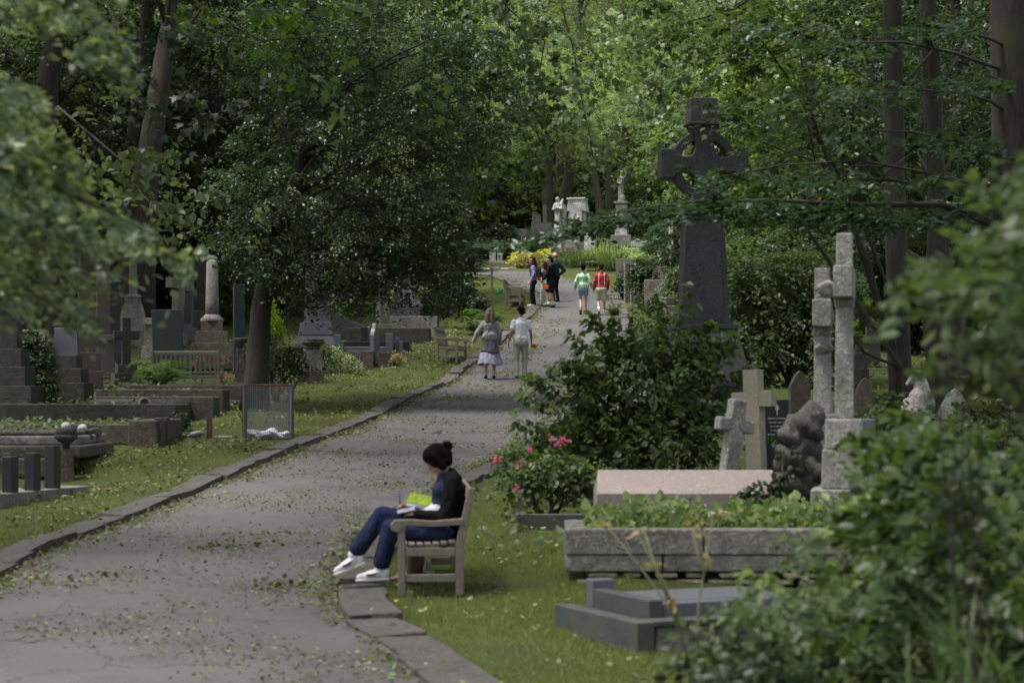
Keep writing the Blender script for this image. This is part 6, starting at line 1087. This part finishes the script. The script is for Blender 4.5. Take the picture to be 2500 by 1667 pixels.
            mb = MB(); mb.add(v, f); o = mb.build(nm, mt, root, smooth=True); sd = o.modifiers.new('t', 'SOLIDIFY'); sd.thickness = .006
        sk('skirt', 1.0, .66, .165, .235, bt['mat'], .02); sk('skirt_hem_panel', .662, .36, .236, .30, bt['mat2'], .07)
    sho = outfit['shoes']; sock = outfit.get('socks')
    for i in (0, 1):
        a = ank[i]; lf = legs[i][2]; pt = R(-38) if lf > .03 else 0; Ms = Matrix.Rotation(pt, 3, 'X'); z_ = -.085 + .035
        if lf > .03: z_ = -.06
        c = [(a + Ms @ V3(0, -.035, z_ + .012), a + Ms @ V3(0, .1, z_), .042, .044, ((0, 0, 1), .85)), (a + Ms @ V3(0, .1, z_), a + Ms @ V3(0, .17, z_ - .008), .044, .034, ((0, 0, 1), .7)), (a + Ms @ V3(0, -.02, z_), a + Ms @ V3(0, .01, z_ + .05), .042, .04)]
        so_ = blob('shoe', fixc(c), .01, sho, root, 2)
        mb = MB(); mb.box(0, .065, 0, .086, .27, .02, Matrix.Translation(a + Ms @ V3(0, 0, z_ - .037)) @ Ms.to_4x4()); mb.build('sole', outfit.get('sole', M['solew']), so_, .008)
        if sock: mb = MB(); mb.tube([a + V3(0, 0, -.01), a.lerp(kn[i], .13), a.lerp(kn[i], outfit.get('sockh', .27))], [.044, .046, .05], 12); mb.build('sock', sock, root, smooth=True)
    hr, st = outfit['hair'], outfit.get('style', 'short'); h = [(q(0, -.03, .052), q(0, .012, .06), .088, .082), (q(0, -.05, .0), q(0, -.035, .02), .08, .082)]
    if st == 'short': h += [(q(-.06, -.01, .06), q(.06, -.01, .06), .05, .05), (q(0, .05, .1), q(0, .06, .092), .035, .03)]
    if st == 'long': h += [(q(-.075, -.02, .04), q(-.09, -.01, -.14), .042, .05), (q(.075, -.02, .04), q(.09, -.01, -.14), .042, .05), (q(-.045, -.075, -.02), q(-.06, -.095, -.21), .062, .055), (q(.045, -.075, -.02), q(.06, -.095, -.21), .062, .055), (q(0, .045, .1), q(0, .055, .085), .03, .03)]
    if st == 'bun': h += [(q(0, -.09, .075), q(0, -.115, .085), .045, .048), (q(0, .045, .09), q(0, .05, .085), .035, .03), (q(-.07, 0, .02), q(-.07, 0, .03), .03, .03), (q(.07, 0, .02), q(.07, 0, .03), .03, .03)]
    if st == 'bald': h = [(q(-.075, -.04, .0), q(-.06, -.07, .0), .025, .025), (q(.075, -.04, .0), q(.06, -.07, .0), .025, .025), (q(-.05, -.08, -.02), q(.05, -.08, -.02), .025, .025)]
    blob('hair', fixc(h), .011, hr, root, 2)
    root['sh'] = 0; return root
M['eye'] = m_plain('eye', (.02, .015, .012), .3); M['lip'] = m_plain('lip', (.42, .17, .14), .5); M['solew'] = m_plain('white_rubber', (.55, .54, .52), .7)
hb = m_plain('dark_brown_hair', (.014, .009, .006), .8, 0, .4, 60, .15, .03); hk = m_plain('black_brown_hair', (.007, .005, .004), .8, 0, .4, 60, .15, .03); hg = m_plain('grey_blonde_hair', (.115, .088, .06), .7, 0, .5, 60, .2); hbr = m_plain('reddish_brown_hair', (.03, .016, .010), .8, 0, .4, 60, .2, .05)
c_ = lambda n, *a: cloth(n, a)
def stand(px, py): d = D(py); return X(px, d), d
DN = ((-.225, -.03, 1.14), (-.25, .06, .90)); DR = ((.225, -.03, 1.14), (.25, .06, .90))
# the couple walking away
x, y = stand(1196, 927); pw = figure('grey-haired person walking away in a grey jumper and two-tone grey skirt', x, y, R(4), 1.70, ((-.1, .02, 0), (.1, .0, .0)), (((-.3, -.02, 1.17), (-.40, .04, .95)), ((.235, -.02, 1.15), (.25, .08, .92))),
   dict(top=dict(mat=c_('grey_knit', .27, .27, .265), loose=.035, hem=1.0, puff=1, straps=[('bag_strap', [(.16, -.12, 1.44), (.06, -.17, 1.3), (-.1, -.19, 1.1), (-.2, -.13, .98)], .011, M['eye'])]), bottom=dict(kind='skirt', mat=c_('dark_grey_jersey', .10, .10, .112), mat2=c_('lilac_grey_jersey', .29, .29, .36)), shoes=c_('black_canvas', .02, .02, .025), hair=hg, style='long'), turn=-6, fem=1)
x, y = stand(1272, 926); pm = figure('person walking away in a white t-shirt and pale khaki trousers', x, y, R(6), 1.73, ((-.105, -.02, .0), (.085, .05, 0)), (((-.24, -.05, 1.15), (-.29, .02, .92)), ((.24, .0, 1.14), (.27, .1, .92))),
   dict(top=dict(mat=c_('white_cotton', .80, .81, .86), sleeve='short', loose=.02, hem=.93), bottom=dict(kind='trousers', mat=c_('pale_khaki', .39, .38, .32), w=1.1), shoes=c_('navy_suede', .03, .04, .07), hair=hk), turn=22, tilt=-5, skin='skintan')
# the standing group
x, y = stand(1302, 749); p1 = figure('long-haired person in a lavender jacket and dark jeans standing side-on', x, y, R(86), 1.76, ((-.08, .05, 0), (.08, -.03, 0)), (DN, ((.24, -.06, 1.14), (.25, .1, .96))),
   dict(top=dict(mat=c_('lavender_fleece', .24, .23, .42), loose=.026, hem=.88), bottom=dict(kind='trousers', mat=c_('dark_denim', .018, .02, .032), w=.95), shoes=c_('white_canvas', .7, .7, .7), hair=hbr, style='long'), turn=6, fem=1)
bp = thing('backpack', 'dark grey backpack worn by the lavender-jacketed person', 'backpack', p1.location, R(86)); c = [(V3(-.07, -.2, 1.02), V3(-.06, -.2, 1.32), .10, .09, ((0, 1, 0), .9)), (V3(.07, -.2, 1.02), V3(.06, -.2, 1.32), .10, .09, ((0, 1, 0), .9)), (V3(0, -.26, 1.02), V3(0, -.26, 1.16), .09, .08)]
blob('bag', fixc(c), .014, c_('charcoal_nylon', .03, .03, .034), bp)
for s_ in (-1, 1): part(bp, 'strap', 'eye', lambda mb: mb.tube([(s_ * .1, -.12, 1.38), (s_ * .12, 0, 1.49), (s_ * .13, .13, 1.4), (s_ * .13, .1, 1.15), (s_ * .12, -.1, 1.02)], .016, 6), 0, True)
x, y = stand(1329, 746); p2 = figure('shorter person in a grey jacket and white trousers within the standing group', x, y, R(72), 1.56, ((-.09, .12, 0), (.09, -.1, 0)), (((-.2, .1, 1.2), (-.02, .28, 1.15)), ((.22, .1, 1.2), (.04, .28, 1.2))),
   dict(top=dict(mat=c_('grey_marl', .25, .245, .25), loose=.022, hem=.86), bottom=dict(kind='trousers', mat=c_('white_denim', .66, .66, .68), w=.95), shoes=c_('off_white_shoe', .6, .58, .55), hair=hbr, style='long'), turn=10, fem=1)
x, y = stand(1344, 752); p3 = figure('person in a black hoodie and navy shorts with white socks in the standing group', x, y, R(68), 1.79, ((-.09, .06, 0), (.1, -.05, 0)), (((-.24, .02, 1.15), (-.2, .2, .98)), ((.26, -.02, 1.15), (.25, .1, .92))),
   dict(top=dict(mat=c_('black_fleece', .012, .012, .014), loose=.03, hem=.86, hood=1), bottom=dict(kind='shorts', mat=c_('navy_cotton', .02, .025, .05), w=1.0, len=.75), shoes=c_('black_suede', .012, .012, .014), socks=c_('white_sock', .7, .7, .72), hair=hb), turn=24, tilt=-4)
x, y = stand(1356, 738); p4 = figure('balding person in a dark green jacket with a hand on the hip', x, y, R(60), 1.80, ((-.1, .03, 0), (.1, -.03, 0)), (DN, ((.42, -.14, 1.14), (.24, -.02, .97))),
   dict(top=dict(mat=c_('dark_green_shell', .018, .052, .042), loose=.028, hem=.87), bottom=dict(kind='trousers', mat=c_('black_trouser', .014, .014, .018), w=1.0), shoes=c_('dark_shoe', .02, .02, .02), hair=hg, style='bald'), turn=14)
# the pair walking up
plaid = None
def m_diamond():
    m, n, b, o = newmat('green_diamond_knit'); v = coords(n); sp = n.nodes.new('ShaderNodeMapping'); sp.inputs['Rotation'].default_value = (0, R(42), 0); sp.inputs['Scale'].default_value = (6.2, .001, 6.2)
    tc = n.nodes.new('ShaderNodeTexCoord'); n.links.new(tc.outputs['Object'], sp.inputs[0]); ck = n.nodes.new('ShaderNodeTexChecker'); ck.inputs['Scale'].default_value = 1; ck.inputs[1].default_value = rgb((.15, .40, .20)); ck.inputs[2].default_value = rgb((.55, .62, .52)); n.links.new(sp.outputs[0], ck.inputs['Vector'])
    n.links.new(ck.outputs[0], b.inputs['Base Color']); b.inputs['Roughness'].default_value = .95; return m
x, y = stand(1424, 768); p5 = figure('person in a green and white diamond jumper and denim shorts walking up the path', x, y, R(-4), 1.68, ((-.085, -.1, .09), (.08, .08, 0)), (((-.26, -.03, 1.16), (-.28, .08, .95)), ((.26, -.04, 1.15), (.33, .0, .92))),
   dict(top=dict(mat=m_diamond(), loose=.024, hem=.95, puff=1, straps=[('bag_strap', [(.12, -.1, 1.46), (.0, -.175, 1.34), (-.12, -.18, 1.15), (-.19, -.12, 1.0)], .011, M['eye'])]), bottom=dict(kind='shorts', mat=c_('light_denim', .22, .31, .46), w=1.08, len=.42), shoes=c_('tan_trainer', .38, .22, .17), sole=M['rust'], socks=c_('pink_sock', .55, .18, .22), sockh=.14, hair=hk, style='bun'), turn=-12, fem=1)
x, y = stand(1468, 770); p6 = figure('person in a red striped jacket and pale shorts walking up the path', x, y, R(2), 1.72, ((-.09, -.1, .09), (.09, .08, 0)), (DN, ((.24, -.03, 1.14), (.23, .08, .92))),
   dict(top=dict(mat=c_('red_jacket', .40, .045, .05), loose=.022, hem=.90, straps=[('stripe', [(s_ * .09, -.158, 1.44), (s_ * .1, -.178, 1.3), (s_ * .1, -.172, 1.1), (s_ * .1, -.162, .93)], .012, c_('white_tape', .6, .6, .62)) for s_ in (-1, 1)]), bottom=dict(kind='shorts', mat=c_('stone_cotton', .50, .47, .40), w=1.12, len=.86), shoes=c_('cream_trainer', .5, .44, .34), sole=c_('gum_sole', .35, .24, .13), socks=c_('white_sock_b', .68, .68, .68), sockh=.22, hair=hb), turn=0)
# leaflets in hands
org = c_('orange_card', .62, .13, .04)
def leaflet(lab, p, rot, sz=(.2, .012, .14)):
    t = thing('leaflet', lab, 'leaflet', p); t.rotation_euler = rot; mb = MB(); mb.box(0, 0, 0, *sz); mb.build('card', org, t, .002)
leaflet('orange leaflet held low by the person in the black hoodie', W(1332, 700, D(752) - .25), (0, R(4), 0)); leaflet('orange leaflet held behind the lavender-jacketed person', W(1316, 678, D(749) - .15), (R(60), R(10), 0), (.2, .1, .012))
leaflet('small red-orange leaflet in the hand of the person in the white t-shirt', W(1304, 845, D(926)), (R(30), R(15), .3), (.12, .01, .09))
# ---------------------------------------------------------------- the reader on the near bench
xs, ys = X(1084, 17.75), 17.75; root = thing('person', 'dark-haired person with legs crossed reading on the foreground bench', 'person', (xs, ys, H(xs, ys) - .02), R(90)); zg = 0.0
q3 = lambda f_, z_, s_: V3(s_, f_, z_)      # forward, up, sideways (x to the person's right = away from the camera)
hipL, hipR = q3(0, .51, -.09), q3(0, .51, .09); knL, anL = q3(.47, .57, -.10), q3(.56, .225, -.10); knR, anR = q3(.55, .685, -.01), q3(.80, .335, -.07)
sh = [q3(-.09, 1.0, -.175), q3(-.04, 1.0, .165)]; el = [q3(-.02, .68, -.25), q3(.08, .70, .24)]; wr = [q3(.23, .70, -.14), q3(.30, .75, .08)]; neck = q3(-.03, 1.06, 0); hc = q3(.055, 1.175, .0); Mh = Euler((R(-38), 0, R(4))).to_matrix()
body = [(hipL, knL, .085, .058), (knL, anL, .055, .038), (hipR, knR, .085, .058), (knR, anR, .055, .038), (hipL, hipR, .11, .11), (q3(0, .54, 0), q3(-.08, .86, 0), .11, .115, ((0, 1, 0), .8)), (sh[0], sh[1], .055, .055), (q3(-.08, .86, 0), neck, .09, .05), (neck, hc - V3(0, .02, .05), .05, .048)] + headcaps(hc, Mh, 1)
for i in (0, 1): body += [(sh[i], el[i], .046, .038), (el[i], wr[i], .036, .026)] + hand(wr[i], (wr[i] - el[i]).normalized() + V3(.3 if i == 0 else -.3, .5, .1), V3(.6 if i == 0 else -.6, .2, -.5), 1 if i == 0 else -1, .7)
blob('body', fixc(body), .009, M['skintan'], root)
Q = lambda a, b, c: hc + Mh @ Vector((a, b, c))
mb = MB(); [capsule(mb, Q(s_ * .03, .088, .024), Q(s_ * .034, .088, .024), .009, .009, 8) for s_ in (-1, 1)]; mb.build('eyes', M['eye'], root, smooth=True); mb = MB(); capsule(mb, Q(-.02, .1, -.058), Q(.02, .1, -.058), .007, .007, 8); mb.build('mouth', M['lip'], root, smooth=True)
ck = c_('black_knit', .010, .010, .011); c = [(q3(-.05, .58, 0), q3(-.09, .86, 0), .15, .15, ((0, 1, 0), .85)), (q3(-.09, .86, -.07), q3(-.09, .86, .07), .125, .125), (sh[0], sh[1], .082, .082), (q3(-.08, .92, 0), neck - V3(0, .03, .02), .11, .07)]
for i in (0, 1): c += [(sh[i], el[i], .08, .066), (el[i], wr[i], .06, .042)]
blob('cardigan', fixc(c), .012, ck, root)
blob('shirt', fixc([(q3(.03, .66, 0), q3(.02, .9, 0), .115, .11, ((0, 1, 0), .8)), (q3(.02, .9, -.04), q3(.02, .9, .06), .09, .09), (q3(.0, .96, 0), q3(-.01, 1.03, .0), .08, .065)]), .012, c_('navy_cotton_shirt', .032, .04, .072), root)
nv = c_('navy_blue_trouser', .021, .026, .062); c = [(hipL, hipR, .115, .115), (q3(-.03, .55, 0), q3(0, .53, 0), .12, .12), (hipL, knL, .10, .082), (knL, knL.lerp(anL, .86), .082, .08), (hipR, knR, .10, .08), (knR, knR.lerp(anR, .86), .082, .08), (q3(.12, .6, .04), knR, .10, .08)]
blob('trousers', fixc(c), .011, nv, root)
for nm, a, pt in (('lifted', anR, 22), ('planted', anL, 3)):
    Ms = Matrix.Rotation(R(-pt), 3, 'X'); z_ = -.06
    so_ = blob('shoe', fixc([(a + Ms @ V3(0, -.035, z_ + .02), a + Ms @ V3(0, .1, z_), .048, .048, ((0, 0, 1), .85)), (a + Ms @ V3(0, .1, z_), a + Ms @ V3(0, .185, z_ - .012), .046, .036, ((0, 0, 1), .75)), (a + Ms @ V3(0, -.03, z_), a + Ms @ V3(0, .01, z_ + .065), .046, .044)]), .009, c_('white_leather', .72, .71, .72), root, 2)
    mb = MB(); mb.box(0, .075, 0, .094, .30, .028, Matrix.Translation(a + Ms @ V3(0, 0, z_ - .042)) @ Ms.to_4x4()); mb.build('sole', M['solew'], so_, .01)
    for s_ in (-1, 1):
        pts = [(.085, -.012), (.05, -.026), (.01, -.02), (-.045, .016), (-.06, .028), (-.02, .0), (.02, -.008), (.05, -.01)]
        mb = MB(); mb.prism([(p[0] * 1.15 + .02, p[1] * 1.3) for p in pts], -.006, .006, Matrix.Translation(a + Ms @ V3(s_ * .052, .02, z_ + .024)) @ Ms.to_4x4() @ Matrix.Rotation(R(90), 4, 'Z')); mb.build('shoe_logo', M['eye'], so_)
hk2 = hk; blob('hair', fixc([(Q(0, -.03, .055), Q(0, .02, .062), .094, .088), (Q(0, -.06, .0), Q(0, -.045, .03), .088, .088), (Q(-.075, .0, .05), Q(-.085, .005, -.075), .035, .036), (Q(.075, .0, .05), Q(.085, .005, -.075), .035, .036), (Q(0, .055, .098), Q(0, .072, .075), .034, .03), (Q(-.04, -.06, -.06), Q(.04, -.06, -.06), .05, .05), (Q(.01, -.13, .035), Q(-.015, -.155, .05), .038, .034), (Q(.025, -.15, .02), Q(-.025, -.14, .07), .026, .028), (Q(.0, -.165, .06), Q(.015, -.165, .03), .022, .024), (Q(-.06, .03, .0), Q(-.085, .02, -.09), .024, .016), (Q(-.05, .07, .05), Q(-.075, .06, -.02), .022, .016)]), .010, hk, root, 2)
mb = MB(); rr = random.Random(3)
for k_ in range(26):
    a_ = rr.uniform(-2.6, -.5); p0 = Q(.09 * math.cos(a_ + 1.57) - .0, .02 + .08 * math.sin(a_), rr.uniform(-.06, .06)); d_ = Vector((rr.gauss(-.02, .015), rr.gauss(0, .02), -rr.uniform(.03, .07)))
    mb.tube([p0, p0 + d_ * .5 + Vector((rr.gauss(0, .008), rr.gauss(0, .008), 0)), p0 + d_], [.003, .0025, .001], 4)
for k_ in range(16):
    p0 = Q(rr.gauss(0, .02), -.15 + rr.gauss(0, .01), .045 + rr.gauss(0, .02)); d_ = Vector((rr.gauss(0, .02), rr.gauss(-.01, .03), rr.gauss(.02, .025))); mb.tube([p0, p0 + d_ * .6, p0 + d_ + Vector((0, 0, -.01))], [.004, .003, .001], 4)
o_ = mb.build('loose_strands', hk, root, smooth=True); o_['kind'] = 'stuff'
M['limecard'] = c_('lime_cover', .23, .32, .045); M['paper'] = c_('white_paper', .66, .66, .72); M['bagw'] = m_plain('white_canvas_bag', (.55, .56, .60), .8, 0, .12, 9, .5)
wl = lambda f_, z_, s_: root.matrix_basis @ q3(f_, z_, s_)
bpy.context.view_layer.update()
t = thing('book', 'lime-green covered book held open on the lap of the seated reader', 'book', wl(.21, .80, .0), R(90)); t.rotation_euler = (R(24), R(10), R(-14)); part(t, 'pages', 'paper', lambda mb: mb.box(.01, 0, 0, .23, .18, .03), .004); part(t, 'cover', 'limecard', lambda mb: mb.box(-.01, .005, .02, .22, .185, .006), .002)
t = thing('notebook', 'small white notebook under the hands of the seated reader', 'notebook', wl(.33, .725, -.06), R(90)); t.rotation_euler = (R(-12), R(6), R(90)); part(t, 'pages', 'paper', lambda mb: mb.box(0, 0, 0, .18, .16, .03), .004)
t = thing('canvas_bag', 'crumpled white cloth bag on the lap of the seated reader', 'bag', wl(.10, .68, -.05), R(90)); blob('bag', fixc([(V3(-.07, -.02, .02), V3(.07, .05, .02), .085, .075), (V3(.0, .06, .05), V3(.03, .11, .03), .05, .045), (V3(-.05, -.04, .06), V3(.04, -.02, .07), .045, .04)]), .016, M['bagw'], t, 2)
t = thing('pen', 'blue pen in the hand of the seated reader', 'pen', wl(.39, .82, .05)); M['pen'] = m_plain('blue_pen', (.02, .05, .3), .3); part(t, 'barrel', 'pen', lambda mb: mb.tube([(0, 0, -.06), (-.02, 0, .07)], .006, 8), 0, True)
M['boot'] = m_plain('brown_leather', (.085, .04, .025), .5)
for i, (fx, sy) in enumerate(((.30, .30), (.27, .52))):
    p = wl(fx, 0, sy); t = thing('tall_boot', ('nearer', 'farther')[i] + ' tall brown leather boot on the ground beneath the foreground bench', 'boot', (p.x, p.y, H(p.x, p.y)), R(90), 'brown boots under the bench')
    blob('leather', fixc([(V3(0, 0, .06), V3(0, -.03, .40), .055, .068), (V3(0, -.02, .05), V3(0, .1, .045), .05, .045), (V3(0, .1, .045), V3(0, .18, .035), .045, .032)]), .012, M['boot'], t, 2); part(t, 'sole', 'eye', lambda mb: mb.box(0, .07, .012, .085, .29, .024), .008)
# pigeon body
pg = bpy.data.objects['pigeon']; gp = m_plain('pigeon_grey', (.14, .145, .17), .6, 0, .25, 30); gd = m_plain('pigeon_dark', (.035, .035, .045), .6)
blob('body', fixc([(V3(-.06, 0, .10), V3(.06, 0, .12), .055, .062, ((0, 1, 0), .9)), (V3(.08, 0, .13), V3(.13, 0, .13), .04, .026), (V3(.13, 0, .125), V3(.155, 0, .10), .026, .022), (V3(-.06, 0, .095), V3(-.13, 0, .08), .04, .02)]), .01, gp, pg, 2)
for s_ in (-1, 1): blob('wing', fixc([(V3(.04, s_ * .05, .125), V3(-.1, s_ * .04, .095), .04, .02, ((0, 1, 0), .4))]), .009, gp, pg, 2)
part(pg, 'tail', 'eye', lambda mb: mb.fru(-.006, .006, .12, .06, .12, .06, -.18, 0, Matrix.Rotation(R(6), 4, 'Y') @ Matrix.Translation((0, 0, .06))), .003); part(pg, 'beak', 'eye', lambda mb: mb.tube([(.172, 0, .092), (.195, 0, .08)], [.008, .002], 6), 0, True)
for s_ in (-1, 1): part(pg, 'leg', 'redfl' if False else 'boot', lambda mb: mb.tube([(.0, s_ * .025, .06), (.01, s_ * .025, -.02)], .005, 5), 0, True)
# ---------------------------------------------------------------- statues
wm = M['white']
x, d = X(1362, 99), 99; z0 = H(x, d) - .1; t = thing('angel_statue', 'weathered white angel statue with tall folded wing on a square pedestal', 'statue', (x, d, z0), R(150)); zp = Z(565, d) - z0; s = F / d
part(t, 'base', 'grey', lambda mb: mb.box(0, 0, (Z(606, d) - z0) / 2, .95, .95, Z(606, d) - z0), .02); part(t, 'pedestal', 'white', lambda mb: mb.fru(Z(606, d) - z0 + .003, zp, .78, .78, .66, .66), .02); k = (Z(480, d) - Z(565, d)) / 1.78
def sc_(c): return [(V3(*a[0]) * k + V3(0, 0, zp), V3(*a[1]) * k + V3(0, 0, zp), a[2] * k, a[3] * k) + ((a[4],) if len(a) > 4 else ()) for a in c]
blob('figure', sc_([((0, 0, .02), (0, 0, .9), .22, .13), ((.1, .05, .05), (.05, .03, .9), .12, .08), ((-.1, .06, .05), (-.05, .03, .9), .11, .08), ((0, 0, .9), (0, .0, 1.35), .13, .14), ((-.17, 0, 1.4), (.17, 0, 1.4), .07, .07), ((-.2, 0, 1.38), (-.24, .08, 1.12), .06, .055), ((-.24, .08, 1.12), (-.03, .2, 1.2), .05, .04), ((.2, 0, 1.38), (.24, .1, 1.1), .06, .055), ((.24, .1, 1.1), (.03, .2, 1.15), .05, .04), ((0, 0, 1.4), (0, .04, 1.55), .06, .055), ((0, .05, 1.63), (0, .07, 1.66), .105, .1), ((0, .0, 1.62), (0, -.03, 1.45), .1, .1), ((0, .16, 1.62), (0, .17, 1.61), .02, .02)]), .025, wm, t, 3)
for s_ in (-1, 1): blob('wing', sc_([((s_ * .12, -.16, 1.45), (s_ * .2, -.24, .9), .1, .13, ((0, 1, 0), .4)), ((s_ * .2, -.24, .9), (s_ * .2, -.22, .3), .13, .05, ((0, 1, 0), .4)), ((s_ * .1, -.15, 1.45), (s_ * .18, -.18, 1.62), .09, .06, ((0, 1, 0), .5))]), .025, wm, t, 2)
headstone('slim grey slab standing close behind the angel statue', 1377, 101, 500, 13, 'grey', 'round', .2)
x, d = X(1518, 99), 99; z0 = H(x, d) - .1; t = thing('standing_statue', 'weathered white statue of a standing draped figure on a tall white pedestal', 'statue', (x, d, z0), R(170)); zp = Z(493, d) - z0
part(t, 'base', 'grey', lambda mb: mb.box(0, 0, (Z(575, d) - z0) / 2, 1.0, 1.0, Z(575, d) - z0), .02); part(t, 'pedestal', 'white', lambda mb: mb.fru(Z(575, d) - z0 + .003, Z(500, d) - z0, .62, .62, .56, .56), .02); part(t, 'pedestal_cap', 'grey', lambda mb: mb.box(0, 0, zp - .06, .72, .72, .12), .02); k = (Z(408, d) - Z(493, d)) / 1.95
blob('figure', sc_([((0, 0, 0), (0, 0, .25), .24, .2), ((0, 0, .2), (.05, 0, .85), .16, .14), ((.1, .08, .2), (.1, .05, .8), .1, .09), ((.05, 0, .85), (-.03, .0, 1.3), .13, .14), ((-.17, 0, 1.36), (.14, 0, 1.36), .07, .07), ((-.18, 0, 1.36), (-.25, .06, 1.6), .055, .045), ((-.25, .06, 1.6), (-.1, .08, 1.85), .045, .035), ((.17, 0, 1.36), (.24, .06, 1.1), .055, .05), ((.24, .06, 1.1), (.1, .18, 1.0), .045, .035), ((0, 0, 1.4), (0, .03, 1.54), .055, .05), ((0, .04, 1.62), (0, .06, 1.66), .095, .09), ((-.02, -.05, 1.6), (-.04, -.06, 1.45), .08, .06)]), .025, M['grey'], t, 2)
x, d = X(1412, 96.6), 96.6; z0 = H(x, d); t = thing('draped_figure', 'carved white draped mourner leaning against the canopied tomb', 'statue', (x, d, z0), R(185)); k = .95; zp = Z(592, d) - z0
blob('figure', sc_([((0, 0, 0), (0, 0, .6), .2, .16), ((.12, .1, .0), (.06, .06, .6), .1, .08), ((0, 0, .6), (-.04, .02, 1.02), .14, .13), ((-.17, 0, 1.06), (.15, 0, 1.06), .065, .065), ((-.18, 0, 1.05), (-.2, .12, .85), .05, .045), ((.17, 0, 1.05), (.2, .1, .8), .05, .045), ((0, .05, 1.22), (0, .07, 1.26), .09, .085), ((0, 0, 1.05), (0, .04, 1.2), .06, .05)]), .025, wm, t, 2)
x, d = X(2235, 30), 30; z0 = H(x, d) - .05; t = thing('bird_statue', 'pale lichened bird-like stone carving on a base behind the near shrub', 'statue', (x, d, z0), R(-8)); k = .72; zp = Z(1010, d) - z0
part(t, 'base', 'rough', lambda mb: mb.fru(0, zp + .05, .5, .4, .42, .34), .02)
blob('figure', sc_([((.02, 0, .0), (.05, 0, .35), .26, .2), ((-.18, .0, .0), (-.16, 0, .22), .16, .12), ((.1, 0, .3), (.08, 0, .72), .14, .12), ((.06, 0, .78), (.0, 0, .8), .14, .12), ((-.02, 0, .78), (-.16, -.02, .62), .1, .05), ((.15, 0, .7), (.3, 0, .2), .08, .12)]), .02, M['rough'], t, 2)
